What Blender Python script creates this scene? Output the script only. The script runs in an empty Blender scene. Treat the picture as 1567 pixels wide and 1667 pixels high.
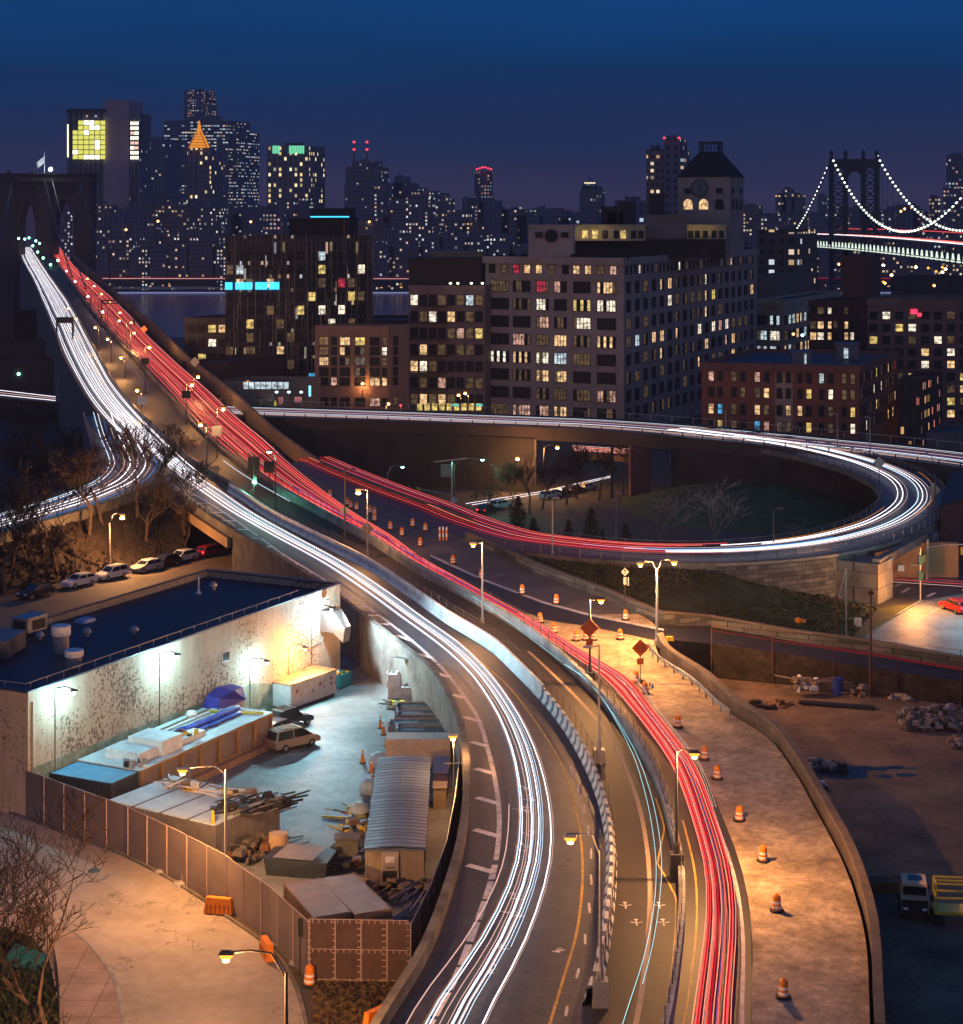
import bpy, math, random
from mathutils import Vector, Matrix
# ---------------------------------------------------------------- camera
F, HX, HY, CZ = 3000.0, 783.5, 340.0, 46.0
PW, PH = 1567.0, 1667.0
scene = bpy.context.scene
cam_data = bpy.data.cameras.new('camera')
cam = bpy.data.objects.new('camera', cam_data)
scene.collection.objects.link(cam)
cam.location = (0, 0, CZ)
cam.rotation_euler = (math.radians(90), 0, 0)
cam_data.sensor_fit = 'VERTICAL'
cam_data.sensor_height = 24.0
cam_data.lens = F / PH * 24.0
cam_data.shift_y = -(PH / 2 - HY) / PH
cam_data.clip_start = 1.0
cam_data.clip_end = 60000.0
scene.camera = cam
scene.view_settings.view_transform = 'Standard'
scene.view_settings.look = 'None'
scene.view_settings.exposure = 0.0
scene.view_settings.gamma = 1.0
cy = scene.cycles
cy.use_denoising = True
cy.max_bounces = 4
cy.diffuse_bounces = 2
cy.glossy_bounces = 3
cy.transmission_bounces = 2
cy.sample_clamp_indirect = 3.0
cy.sample_clamp_direct = 0.0
cy.use_light_tree = True
cy.caustics_reflective = False
cy.caustics_refractive = False
# ---------------------------------------------------------------- world
world = bpy.data.worlds.new('World')
scene.world = world
world.use_nodes = True
nt = world.node_tree
for n in list(nt.nodes): nt.nodes.remove(n)
out = nt.nodes.new('ShaderNodeOutputWorld')
sky = nt.nodes.new('ShaderNodeTexSky'); sky.sky_type = 'NISHITA'; sky.sun_disc = False
sky.sun_elevation = math.radians(-3.0); sky.sun_rotation = math.radians(200)
bg1 = nt.nodes.new('ShaderNodeBackground'); bg1.inputs[1].default_value = 0.004
nt.links.new(sky.outputs[0], bg1.inputs[0])
tc = nt.nodes.new('ShaderNodeTexCoord')
sep = nt.nodes.new('ShaderNodeSeparateXYZ'); nt.links.new(tc.outputs['Generated'], sep.inputs[0])
cn = nt.nodes.new('ShaderNodeTexNoise'); cn.inputs['Scale'].default_value = 3.0; cn.inputs['Detail'].default_value = 4
mp = nt.nodes.new('ShaderNodeMapping'); mp.inputs['Scale'].default_value = (1.2, 1, 14)
nt.links.new(tc.outputs['Generated'], mp.inputs[0]); nt.links.new(mp.outputs[0], cn.inputs['Vector'])
cm = nt.nodes.new('ShaderNodeMath'); cm.operation = 'MULTIPLY_ADD'; cm.inputs[1].default_value = 0.045; cm.inputs[2].default_value = -0.0225
nt.links.new(cn.outputs[0], cm.inputs[0])
ad = nt.nodes.new('ShaderNodeMath'); ad.operation = 'ADD'
nt.links.new(sep.outputs[2], ad.inputs[0]); nt.links.new(cm.outputs[0], ad.inputs[1])
mr = nt.nodes.new('ShaderNodeMapRange'); mr.inputs[1].default_value = -0.02; mr.inputs[2].default_value = 0.14
nt.links.new(ad.outputs[0], mr.inputs[0])
cr = nt.nodes.new('ShaderNodeValToRGB')
cr.color_ramp.elements[0].position = 0.0; cr.color_ramp.elements[0].color = (0.034, 0.026, 0.066, 1)
cr.color_ramp.elements[1].position = 1.0; cr.color_ramp.elements[1].color = (0.0, 0.060, 0.235, 1)
for p, c in ((0.16, (0.034, 0.028, 0.072)), (0.31, (0.016, 0.024, 0.075)), (0.457, (0.007, 0.025, 0.090)), (0.58, (0.001, 0.030, 0.110)), (0.68, (0.0, 0.039, 0.145)), (0.83, (0.0, 0.050, 0.195))):
 e = cr.color_ramp.elements.new(p); e.color = (*c, 1)
nt.links.new(mr.outputs[0], cr.inputs[0])
bg2 = nt.nodes.new('ShaderNodeBackground'); bg2.inputs[1].default_value = 1.0
nt.links.new(cr.outputs[0], bg2.inputs[0])
ash = nt.nodes.new('ShaderNodeAddShader')
nt.links.new(bg1.outputs[0], ash.inputs[0]); nt.links.new(bg2.outputs[0], ash.inputs[1])
# warm town glow added to the sky behind the camera to lift building fronts
def wm(op, a, c=None):
 n = nt.nodes.new('ShaderNodeMath'); n.operation = op
 for i, v in enumerate((a, c)):
  if v is None: continue
  if isinstance(v, (int, float)): n.inputs[i].default_value = v
  else: nt.links.new(v, n.inputs[i])
 return n.outputs[0]
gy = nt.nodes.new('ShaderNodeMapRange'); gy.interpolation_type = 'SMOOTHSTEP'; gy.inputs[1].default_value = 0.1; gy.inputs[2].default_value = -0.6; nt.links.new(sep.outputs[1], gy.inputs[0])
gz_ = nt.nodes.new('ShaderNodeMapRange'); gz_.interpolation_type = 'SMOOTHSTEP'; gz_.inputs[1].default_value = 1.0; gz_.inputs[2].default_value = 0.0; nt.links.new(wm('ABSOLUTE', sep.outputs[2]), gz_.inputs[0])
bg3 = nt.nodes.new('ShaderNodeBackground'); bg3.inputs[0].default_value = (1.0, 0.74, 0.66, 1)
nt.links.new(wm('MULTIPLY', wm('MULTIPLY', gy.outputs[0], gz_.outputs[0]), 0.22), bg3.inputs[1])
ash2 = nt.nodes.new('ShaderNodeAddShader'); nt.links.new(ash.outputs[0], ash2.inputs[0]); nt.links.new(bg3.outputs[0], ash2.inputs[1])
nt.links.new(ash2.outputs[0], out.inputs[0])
# ---------------------------------------------------------------- helpers
COL = scene.collection
rnd = random.Random(7)
def at(px, py, z=0.0):
 D = (CZ - z) * F / (py - HY)
 return Vector(((px - HX) * D / F, D, z))
def atD(px, py, D):
 return Vector(((px - HX) * D / F, D, CZ - (py - HY) * D / F))
def rz(D): return 1.2 + 0.018 * D
def road(px, py, dz=0.0):
 D = 44.8 / ((py - HY) / F + 0.018)
 return Vector(((px - HX) * D / F, D, rz(D) + dz))
GP = [(0, 0), (235, 0), (340, -6), (450, -9), (700, -15), (950, -20.3), (975, -23), (1430, -23), (1462, -18.5), (9000, -18.5)]
def gz(D):
 for (a, za), (b, zb) in zip(GP, GP[1:]):
  if D <= b: return za + (zb - za) * (D - a) / (b - a)
 return -18.5
def ground(px, py):
 D = 60.0
 prev = D
 while D < 3000:
  z = CZ - (py - HY) * D / F
  if z <= gz(D): return Vector(((px - HX) * D / F, D, gz(D)))
  D += 0.5
 return Vector(((px - HX) * D / F, D, gz(D)))
class Curve1:
 """x as a smooth function of y through pixel points"""
 def __init__(s, pts):
  s.p = sorted([(y, x) for x, y in pts])
 def __call__(s, y):
  p = s.p; n = len(p)
  if y <= p[0][0]:
   m = (p[1][1]-p[0][1])/(p[1][0]-p[0][0]); return p[0][1] + m*(y-p[0][0])
  if y >= p[-1][0]:
   m = (p[-1][1]-p[-2][1])/(p[-1][0]-p[-2][0]); return p[-1][1] + m*(y-p[-1][0])
  i = 0
  while p[i+1][0] < y: i += 1
  def sl(k):
   if k == 0: return (p[1][1]-p[0][1])/(p[1][0]-p[0][0])
   if k == n-1: return (p[-1][1]-p[-2][1])/(p[-1][0]-p[-2][0])
   h0 = p[k][0]-p[k-1][0]; h1 = p[k+1][0]-p[k][0]
   d0 = (p[k][1]-p[k-1][1])/h0; d1 = (p[k+1][1]-p[k][1])/h1
   return (d0*h1 + d1*h0)/(h0+h1)
  h = p[i+1][0]-p[i][0]; t = (y-p[i][0])/h
  m0, m1 = sl(i)*h, sl(i+1)*h
  return ((2*t**3-3*t*t+1)*p[i][1] + (t**3-2*t*t+t)*m0 + (-2*t**3+3*t*t)*p[i+1][1] + (t**3-t*t)*m1)
def smooth(pts, n=8):
 """Catmull-Rom through 3D points"""
 P = [pts[0]*2-pts[1]] + list(pts) + [pts[-1]*2-pts[-2]]
 o = []
 for i in range(1, len(P)-2):
  a, b, c, d = P[i-1], P[i], P[i+1], P[i+2]
  for k in range(n):
   t = k/n
   o.append(0.5*((2*b)+(c-a)*t+(2*a-5*b+4*c-d)*t*t+(3*b-a-3*c+d)*t**3))
 o.append(pts[-1].copy())
 return o
def offset(pts, w, dz=0.0):
 o = []
 for i, p in enumerate(pts):
  d = pts[min(i+1, len(pts)-1)] - pts[max(i-1, 0)]
  n = Vector((-d.y, d.x, 0)).normalized()
  o.append(p + n*w + Vector((0, 0, dz)))
 return o
class MB:
 def __init__(s): s.v = []; s.f = []; s.m = []
 def add(s, vs, fs, mi=0):
  b = len(s.v); s.v += [tuple(v) for v in vs]
  s.f += [tuple(b+i for i in f) for f in fs]; s.m += [mi]*len(fs)
 def quad(s, a, b, c, d, mi=0): s.add([a, b, c, d], [(0, 1, 2, 3)], mi)
 def poly(s, pts, mi=0): s.add(pts, [tuple(range(len(pts)))], mi)
 def box(s, c, size, rot=0.0, mi=0, top=1.0):
  """c = centre of the BASE; size full; top scales the top face"""
  x, y, z = size[0]/2, size[1]/2, size[2]
  ca, sa = math.cos(rot), math.sin(rot)
  vs = []
  for k, (zz, t) in enumerate(((0, 1.0), (z, top))):
   for sx, sy in ((-1, -1), (1, -1), (1, 1), (-1, 1)):
    X, Y = sx*x*t, sy*y*t
    vs.append((c[0]+X*ca-Y*sa, c[1]+X*sa+Y*ca, c[2]+zz))
  s.add(vs, [(3, 2, 1, 0), (4, 5, 6, 7), (0, 1, 5, 4), (1, 2, 6, 5), (2, 3, 7, 6), (3, 0, 4, 7)], mi)
 def prism(s, pts, z0, z1, mi=0, mtop=None):
  n = len(pts)
  area = sum(pts[i][0]*pts[(i+1) % n][1]-pts[(i+1) % n][0]*pts[i][1] for i in range(n))
  if area < 0: pts = list(reversed(pts))
  vs = [(p[0], p[1], z0) for p in pts] + [(p[0], p[1], z1) for p in pts]
  s.add(vs, [tuple(reversed(range(n)))] + [(i, (i+1) % n, n+(i+1) % n, n+i) for i in range(n)], mi)
  s.add(vs[n:], [tuple(range(n))], mi if mtop is None else mtop)
 def tube(s, pts, r, sides=6, mi=0, cap=True):
  pts = [Vector(p) for p in pts]
  rs = r if isinstance(r, (list, tuple)) else [r]*len(pts)
  b = len(s.v)
  for i, p in enumerate(pts):
   d = pts[min(i+1, len(pts)-1)] - pts[max(i-1, 0)]
   if d.length < 1e-6: d = Vector((0, 0, 1))
   d.normalize()
   up = Vector((0, 0, 1)) if abs(d.z) < 0.95 else Vector((1, 0, 0))
   a = d.cross(up).normalized(); c = a.cross(d).normalized()
   for k in range(sides):
    an = 2*math.pi*(k+0.5)/sides
    s.v.append(tuple(p + (a*math.cos(an)+c*math.sin(an))*rs[i]))
  nf = 0
  for i in range(len(pts)-1):
   for k in range(sides):
    k2 = (k+1) % sides
    s.f.append((b+i*sides+k, b+i*sides+k2, b+(i+1)*sides+k2, b+(i+1)*sides+k)); nf += 1
  if cap:
   s.f.append(tuple(b+k for k in reversed(range(sides)))); s.f.append(tuple(b+(len(pts)-1)*sides+k for k in range(sides))); nf += 2
  s.m += [mi]*nf
 def bar(s, a, b, w, h=None, mi=0):
  """square bar between two points"""
  s.tube([a, b], (w if h is None else (w+h)/2)*0.707, 4, mi)
 def lathe(s, c, prof, n=14, mi=0):
  b = len(s.v); nf = 0
  for r, z in prof:
   for k in range(n):
    an = 2*math.pi*k/n
    s.v.append((c[0]+r*math.cos(an), c[1]+r*math.sin(an), c[2]+z))
  for i in range(len(prof)-1):
   for k in range(n):
    k2 = (k+1) % n
    s.f.append((b+i*n+k, b+i*n+k2, b+(i+1)*n+k2, b+(i+1)*n+k)); nf += 1
  s.f.append(tuple(b+(len(prof)-1)*n+k for k in range(n))); nf += 1
  s.m += [mi]*nf
 def ribbon(s, A, B, mi=0):
  b = len(s.v); n = len(A)
  s.v += [tuple(p) for p in A] + [tuple(p) for p in B]
  for i in range(n-1): s.f.append((b+i, b+n+i, b+n+i+1, b+i+1))
  s.m += [mi]*(n-1)
 def wall(s, pts, w, h, mi=0, z0=None):
  """thick wall following a line; h above pts, base at pts (or z0 list)"""
  A = offset(pts, w/2); B = offset(pts, -w/2)
  n = len(pts)
  zb = [p.z for p in pts] if z0 is None else (list(z0) if hasattr(z0, '__len__') else [z0]*n)
  hh = h if hasattr(h, '__len__') else [h]*n
  vs = []
  for i in range(n):
   zt = pts[i].z + hh[i]
   vs += [(A[i].x, A[i].y, zb[i]), (A[i].x, A[i].y, zt), (B[i].x, B[i].y, zt), (B[i].x, B[i].y, zb[i])]
  fs = []
  for i in range(n-1):
   for k in range(4):
    fs.append((4*i+k, 4*i+(k+1) % 4, 4*i+4+(k+1) % 4, 4*i+4+k))
  fs += [(0, 1, 2, 3), (4*n-1, 4*n-2, 4*n-3, 4*n-4)]
  s.add(vs, fs, mi)
 def build(s, name, mats, parent=None, local=False, smooth_=False):
  if not isinstance(mats, (list, tuple)): mats = [mats]
  vs = s.v
  loc = Vector((0, 0, 0))
  if parent is not None:
   if not local:
    W = Matrix.Identity(4); P = parent
    while P is not None: W = Matrix.Translation(P.location) @ Matrix.Rotation(P.rotation_euler.z, 4, 'Z') @ W; P = P.parent
    W.invert(); vs = [tuple(W @ Vector(v)) for v in vs]
  elif not local and vs:
   xs = [v[0] for v in vs]; ys = [v[1] for v in vs]; zs = [v[2] for v in vs]
   loc = Vector(((min(xs)+max(xs))/2, (min(ys)+max(ys))/2, min(zs)))
   vs = [(v[0]-loc.x, v[1]-loc.y, v[2]-loc.z) for v in vs]
  me = bpy.data.meshes.new(name)
  me.from_pydata(vs, [], s.f)
  for m in mats: me.materials.append(m)
  if len(mats) > 1: me.polygons.foreach_set('material_index', s.m)
  if smooth_: me.polygons.foreach_set('use_smooth', [True]*len(me.polygons))
  me.update()
  o = bpy.data.objects.new(name, me); COL.objects.link(o)
  o.location = loc
  if parent is not None: o.parent = parent
  return o
def thing(name, label, cat, loc=(0, 0, 0), rot=0.0, group=None):
 o = bpy.data.objects.new(name, None); COL.objects.link(o)
 o.empty_display_size = 0.3
 o.location = loc; o.rotation_euler = (0, 0, rot)
 o['label'] = label; o['category'] = cat
 if group: o['group'] = group
 return o
def tag(o, label, cat, group=None, kind=None):
 o['label'] = label; o['category'] = cat
 if group: o['group'] = group
 if kind: o['kind'] = kind
 return o
def struct(o, label=None):
 o['kind'] = 'structure'
 if label: o['label'] = label
 return o
def copy_tree(o, parent=None):
 c = o.copy(); COL.objects.link(c)
 if parent is not None: c.parent = parent
 for ch in list(o.children): copy_tree(ch, c)
 return c
# ---------------------------------------------------------------- materials
MC = {}
def nodes(name):
 m = bpy.data.materials.new(name); m.use_nodes = True
 t = m.node_tree; b = t.nodes['Principled BSDF']
 return m, t, b
def mat(name, col, rough=0.8, var=0.25, scale=1.0, bump=0.0, metal=0.0, col2=None, spec=0.4, detail=6, cracks=0.0, crack_scale=0.15, stretch=None, wave=None):
 if name in MC: return MC[name]
 m, t, b = nodes(name)
 N, L = t.nodes.new, t.links.new
 tc = N('ShaderNodeTexCoord'); src = tc.outputs['Object']
 if stretch:
  mp = N('ShaderNodeMapping'); mp.inputs['Scale'].default_value = stretch; L(src, mp.inputs[0]); nsrc = mp.outputs[0]
 else: nsrc = src
 no = N('ShaderNodeTexNoise'); no.inputs['Scale'].default_value = scale; no.inputs['Detail'].default_value = detail; no.inputs['Roughness'].default_value = 0.65
 L(nsrc, no.inputs['Vector'])
 ra = N('ShaderNodeValToRGB'); ra.color_ramp.elements[0].position = 0.3; ra.color_ramp.elements[1].position = 0.7
 c2 = col2 if col2 else tuple(c*(1-var) for c in col)
 ra.color_ramp.elements[0].color = (*c2, 1)
 ra.color_ramp.elements[1].color = (*[min(1, c*(1+var*0.6)) for c in col], 1)
 L(no.outputs[0], ra.inputs[0]); cur = ra.outputs[0]
 # fine grain
 n2 = N('ShaderNodeTexNoise'); n2.inputs['Scale'].default_value = scale*9; n2.inputs['Detail'].default_value = 3; L(nsrc, n2.inputs['Vector'])
 mr = N('ShaderNodeMapRange'); mr.inputs[3].default_value = 1-var*0.5; mr.inputs[4].default_value = 1+var*0.5; L(n2.outputs[0], mr.inputs[0])
 vm = N('ShaderNodeVectorMath'); vm.operation = 'SCALE'; L(cur, vm.inputs[0]); L(mr.outputs[0], vm.inputs['Scale']); cur = vm.outputs[0]
 if cracks > 0:
  nd = N('ShaderNodeTexNoise'); nd.inputs['Scale'].default_value = 0.5; L(src, nd.inputs['Vector'])
  mx = N('ShaderNodeMixRGB'); mx.inputs[0].default_value = 0.35; L(src, mx.inputs[1])
  sc = N('ShaderNodeVectorMath'); sc.operation = 'SCALE'; sc.inputs['Scale'].default_value = 12; L(nd.outputs['Color'], sc.inputs[0])
  ad2 = N('ShaderNodeVectorMath'); ad2.operation = 'ADD'; L(src, ad2.inputs[0]); L(sc.outputs[0], ad2.inputs[1])
  vo = N('ShaderNodeTexVoronoi'); vo.feature = 'DISTANCE_TO_EDGE'; vo.inputs['Scale'].default_value = crack_scale; L(ad2.outputs[0], vo.inputs['Vector'])
  lt = N('ShaderNodeMapRange'); lt.inputs[1].default_value = 0.0; lt.inputs[2].default_value = 0.014; lt.inputs[3].default_value = 1-cracks; lt.inputs[4].default_value = 1.0
  L(vo.outputs['Distance'], lt.inputs[0])
  v3 = N('ShaderNodeVectorMath'); v3.operation = 'SCALE'; L(cur, v3.inputs[0]); L(lt.outputs[0], v3.inputs['Scale']); cur = v3.outputs[0]
 L(cur, b.inputs['Base Color'])
 b.inputs['Roughness'].default_value = rough; b.inputs['Metallic'].default_value = metal
 b.inputs['Specular IOR Level'].default_value = spec
 if bump > 0 or wave:
  bp = N('ShaderNodeBump'); bp.inputs['Strength'].default_value = bump if bump else 0.6; bp.inputs['Distance'].default_value = 0.05
  h = n2.outputs[0]
  if wave:
   wv = N('ShaderNodeTexWave'); wv.bands_direction = wave[0]; wv.inputs['Scale'].default_value = wave[1]; L(src, wv.inputs['Vector']); h = wv.outputs['Fac']
   mrw = N('ShaderNodeMapRange'); mrw.inputs[3].default_value = 0.72; mrw.inputs[4].default_value = 1.1; L(h, mrw.inputs[0])
   v4 = N('ShaderNodeVectorMath'); v4.operation = 'SCALE'; L(cur, v4.inputs[0]); L(mrw.outputs[0], v4.inputs['Scale']); L(v4.outputs[0], b.inputs['Base Color'])
  L(h, bp.inputs['Height']); L(bp.outputs[0], b.inputs['Normal'])
 MC[name] = m
 return m
def emit(name, col, strength, sample=True, rough=0.4):
 if name in MC: return MC[name]
 m, t, b = nodes(name)
 b.inputs['Base Color'].default_value = (0, 0, 0, 1); b.inputs['Specular IOR Level'].default_value = 0.0
 b.inputs['Emission Color'].default_value = (*col, 1)
 b.inputs['Emission Strength'].default_value = strength
 if not sample: m.cycles.emission_sampling = 'NONE'
 MC[name] = m
 return m
def litpane(name, col, strength, seed):
 """lit window: a room behind glass, uneven"""
 m, t, b = nodes(name)
 N, L = t.nodes.new, t.links.new
 tc = N('ShaderNodeTexCoord'); oi = N('ShaderNodeObjectInfo')
 ad = N('ShaderNodeVectorMath'); ad.operation = 'ADD'; L(tc.outputs['Object'], ad.inputs[0])
 cx = N('ShaderNodeCombineXYZ'); mu = N('ShaderNodeMath'); mu.operation = 'MULTIPLY'; mu.inputs[1].default_value = 97.0+seed; L(oi.outputs['Random'], mu.inputs[0]); L(mu.outputs[0], cx.inputs[1])
 L(cx.outputs[0], ad.inputs[1])
 no = N('ShaderNodeTexNoise'); no.inputs['Scale'].default_value = 1.1; no.inputs['Detail'].default_value = 3; L(ad.outputs[0], no.inputs['Vector'])
 mr = N('ShaderNodeMapRange'); mr.inputs[1].default_value = 0.35; mr.inputs[2].default_value = 0.65; mr.inputs[3].default_value = 0.25; mr.inputs[4].default_value = 1.25; L(no.outputs[0], mr.inputs[0])
 ms = N('ShaderNodeMath'); ms.operation = 'MULTIPLY'; ms.inputs[1].default_value = strength; L(mr.outputs[0], ms.inputs[0])
 b.inputs['Base Color'].default_value = (0.02, 0.02, 0.02, 1); b.inputs['Roughness'].default_value = 0.2
 b.inputs['Emission Color'].default_value = (*col, 1); L(ms.outputs[0], b.inputs['Emission Strength'])
 m.cycles.emission_sampling = 'NONE'
 MC[name] = m
 return m
def city(name, base, cw, ch, p, cols, strength=1.0, fw=0.55, fh=0.5, rough=0.7, spec=0.3, ani=(1, 1)):
 """wall of a far building: a grid of windows, a few of them lit"""
 if name in MC: return MC[name]
 m, t, b = nodes(name)
 N, L = t.nodes.new, t.links.new
 def M(op, a, c=None, d=None):
  n = N('ShaderNodeMath'); n.operation = op
  for i, v in enumerate((a, c, d)):
   if v is None: continue
   if isinstance(v, (int, float)): n.inputs[i].default_value = v
   else: L(v, n.inputs[i])
  return n.outputs[0]
 tc = N('ShaderNodeTexCoord'); s = N('ShaderNodeSeparateXYZ'); L(tc.outputs['Object'], s.inputs[0])
 ge = N('ShaderNodeNewGeometry'); vt = N('ShaderNodeVectorTransform'); vt.vector_type = 'NORMAL'; vt.convert_from = 'WORLD'; vt.convert_to = 'OBJECT'
 L(ge.outputs['Normal'], vt.inputs[0]); sn = N('ShaderNodeSeparateXYZ'); L(vt.outputs[0], sn.inputs[0])
 isx = M('GREATER_THAN', M('ABSOLUTE', sn.outputs[0]), M('ABSOLUTE', sn.outputs[1]))
 u = M('ADD', M('MULTIPLY', s.outputs[1], isx), M('MULTIPLY', s.outputs[0], M('SUBTRACT', 1.0, isx)))
 u = M('ADD', u, M('MULTIPLY', isx, 501.5))
 uu = M('DIVIDE', u, cw); vv = M('DIVIDE', s.outputs[2], ch)
 cu, cv = M('FLOOR', uu), M('FLOOR', vv)
 fu, fv = M('FRACT', uu), M('FRACT', vv)
 oi = N('ShaderNodeObjectInfo')
 cb = N('ShaderNodeCombineXYZ'); L(cu, cb.inputs[0]); L(cv, cb.inputs[1]); L(M('MULTIPLY', oi.outputs['Random'], 311.0), cb.inputs[2])
 wn = N('ShaderNodeTexWhiteNoise'); L(cb.outputs[0], wn.inputs['Vector'])
 thr = p
 cl = N('ShaderNodeTexNoise'); cl.inputs['Scale'].default_value = 0.30; an_ = N('ShaderNodeMapping'); an_.inputs['Scale'].default_value = (ani[0], ani[1], 1); L(cb.outputs[0], an_.inputs[0]); L(an_.outputs[0], cl.inputs['Vector'])
 mrc = N('ShaderNodeMapRange'); mrc.inputs[1].default_value = 0.4; mrc.inputs[2].default_value = 0.65; mrc.inputs[3].default_value = p*0.15; mrc.inputs[4].default_value = min(p*2.2, 0.95); L(cl.outputs[0], mrc.inputs[0]); thr = mrc.outputs[0]
 lit = M('LESS_THAN', wn.outputs['Value'], thr)
 win = M('MULTIPLY', M('LESS_THAN', M('ABSOLUTE', M('SUBTRACT', fu, 0.5)), fw/2), M('LESS_THAN', M('ABSOLUTE', M('SUBTRACT', fv, 0.5)), fh/2))
 side = M('LESS_THAN', M('ABSOLUTE', sn.outputs[2]), 0.5)
 win = M('MULTIPLY', win, side)
 mask = M('MULTIPLY', win, lit)
 cr = N('ShaderNodeValToRGB'); cr.color_ramp.interpolation = 'CONSTANT'
 els = cr.color_ramp.elements
 n = len(cols)
 els[0].color = (*cols[0], 1); els[0].position = 0.0
 els[1].color = (*cols[-1], 1); els[1].position = (n-1)/n if n > 1 else 0.99
 for i in range(1, n-1):
  e = els.new(i/n); e.color = (*cols[i], 1)
 sc = N('ShaderNodeSeparateColor'); L(wn.outputs['Color'], sc.inputs[0]); L(sc.outputs[1], cr.inputs[0])
 L(cr.outputs[0], b.inputs['Emission Color'])
 L(M('MULTIPLY', M('MULTIPLY', mask, strength), M('ADD', 0.25, sc.outputs[2])), b.inputs['Emission Strength'])
 mx = N('ShaderNodeMixRGB'); L(win, mx.inputs[0]); mx.inputs[2].default_value = (*[c*0.3 for c in base], 1)
 no = N('ShaderNodeTexNoise'); no.inputs['Scale'].default_value = 0.25; L(tc.outputs['Object'], no.inputs['Vector'])
 m2 = N('ShaderNodeMixRGB'); L(no.outputs[0], m2.inputs[0]); m2.inputs[1].default_value = (*[c*0.6 for c in base], 1); m2.inputs[2].default_value = (*[c*1.3 for c in base], 1)
 L(m2.outputs[0], mx.inputs[1]); L(mx.outputs[0], b.inputs['Base Color'])
 b.inputs['Roughness'].default_value = rough; b.inputs['Specular IOR Level'].default_value = spec
 m.cycles.emission_sampling = 'NONE'
 MC[name] = m
 return m
def brick(name, c1, c2, mortar, scale, rough=0.85, bw=0.5, bh=0.25, stain=0.0, spec=0.3, off=0.5):
 if name in MC: return MC[name]
 m, t, b = nodes(name)
 N, L = t.nodes.new, t.links.new
 tc = N('ShaderNodeTexCoord'); s = N('ShaderNodeSeparateXYZ'); L(tc.outputs['Object'], s.inputs[0])
 ge = N('ShaderNodeNewGeometry'); sn = N('ShaderNodeSeparateXYZ'); L(ge.outputs['Normal'], sn.inputs[0])
 up = N('ShaderNodeMath'); up.operation = 'GREATER_THAN'; up.inputs[1].default_value = 0.7
 ab = N('ShaderNodeMath'); ab.operation = 'ABSOLUTE'; L(sn.outputs[2], ab.inputs[0]); L(ab.outputs[0], up.inputs[0])
 a1 = N('ShaderNodeMath'); a1.operation = 'ADD'; L(s.outputs[0], a1.inputs[0]); L(s.outputs[1], a1.inputs[1])
 c1n = N('ShaderNodeCombineXYZ'); L(a1.outputs[0], c1n.inputs[0]); L(s.outputs[2], c1n.inputs[1])
 mxv = N('ShaderNodeMixRGB'); L(up.outputs[0], mxv.inputs[0]); L(c1n.outputs[0], mxv.inputs[1]); L(tc.outputs['Object'], mxv.inputs[2])
 br = N('ShaderNodeTexBrick'); br.inputs['Scale'].default_value = scale; br.offset = off
 br.inputs['Color1'].default_value = (*c1, 1); br.inputs['Color2'].default_value = (*c2, 1); br.inputs['Mortar'].default_value = (*mortar, 1)
 br.inputs['Mortar Size'].default_value = 0.018; br.inputs['Brick Width'].default_value = bw; br.inputs['Row Height'].default_value = bh
 L(mxv.outputs[0], br.inputs['Vector'])
 no = N('ShaderNodeTexNoise'); no.inputs['Scale'].default_value = 0.35; no.inputs['Detail'].default_value = 6; L(tc.outputs['Object'], no.inputs['Vector'])
 mr = N('ShaderNodeMapRange'); mr.inputs[1].default_value = 0.3; mr.inputs[2].default_value = 0.7; mr.inputs[3].default_value = 0.55; mr.inputs[4].default_value = 1.2; L(no.outputs[0], mr.inputs[0])
 vm = N('ShaderNodeVectorMath'); vm.operation = 'SCALE'; L(br.outputs[0], vm.inputs[0]); L(mr.outputs[0], vm.inputs['Scale'])
 if stain:
  n5 = N('ShaderNodeTexNoise'); n5.inputs['Scale'].default_value = 1.3; n5.inputs['Detail'].default_value = 7; n5.inputs['Roughness'].default_value = 0.7; L(tc.outputs['Object'], n5.inputs['Vector'])
  m5 = N('ShaderNodeMapRange'); m5.inputs[1].default_value = 0.35; m5.inputs[2].default_value = 0.62; m5.inputs[3].default_value = 1-stain; m5.inputs[4].default_value = 1.15; L(n5.outputs[0], m5.inputs[0])
  v5 = N('ShaderNodeVectorMath'); v5.operation = 'SCALE'; L(vm.outputs[0], v5.inputs[0]); L(m5.outputs[0], v5.inputs['Scale']); vm = v5
 L(vm.outputs[0], b.inputs['Base Color']); b.inputs['Roughness'].default_value = rough; b.inputs['Specular IOR Level'].default_value = spec
 MC[name] = m
 return m
# ---------------------------------------------------------------- palette
ASPH = mat('asphalt_road', (0.036, 0.037, 0.048), 0.5, 0.6, 0.55, 0.5, cracks=0.9, crack_scale=0.16, spec=0.5, col2=(0.014, 0.013, 0.016), detail=9)
ASPH_D = mat('asphalt_dark', (0.026, 0.023, 0.024), 0.6, 0.3, 0.3, 0.2, spec=0.5)
ASPH_B = mat('asphalt_path', (0.031, 0.023, 0.018), 0.65, 0.4, 0.35, 0.3, detail=8)
STREET = mat('concrete_street', (0.30, 0.25, 0.21), 0.7, 0.45, 0.14, 0.25, cracks=0.6, crack_scale=0.08)
YARD = mat('yard_asphalt', (0.17, 0.18, 0.18), 0.6, 0.6, 0.16, 0.25, cracks=0.55, crack_scale=0.12)
DIRT = mat('yard_dirt', (0.20, 0.125, 0.075), 0.95, 0.6, 0.16, 0.6, col2=(0.055, 0.036, 0.026), detail=9, cracks=.35, crack_scale=.07)
SOIL = mat('bare_soil', (0.075, 0.045, 0.026), 1.0, 0.6, 0.5, 0.8, col2=(0.022, 0.014, 0.01))
GROUND = mat('city_ground', (0.045, 0.040, 0.038), 0.9, 0.5, 0.05)
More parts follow.
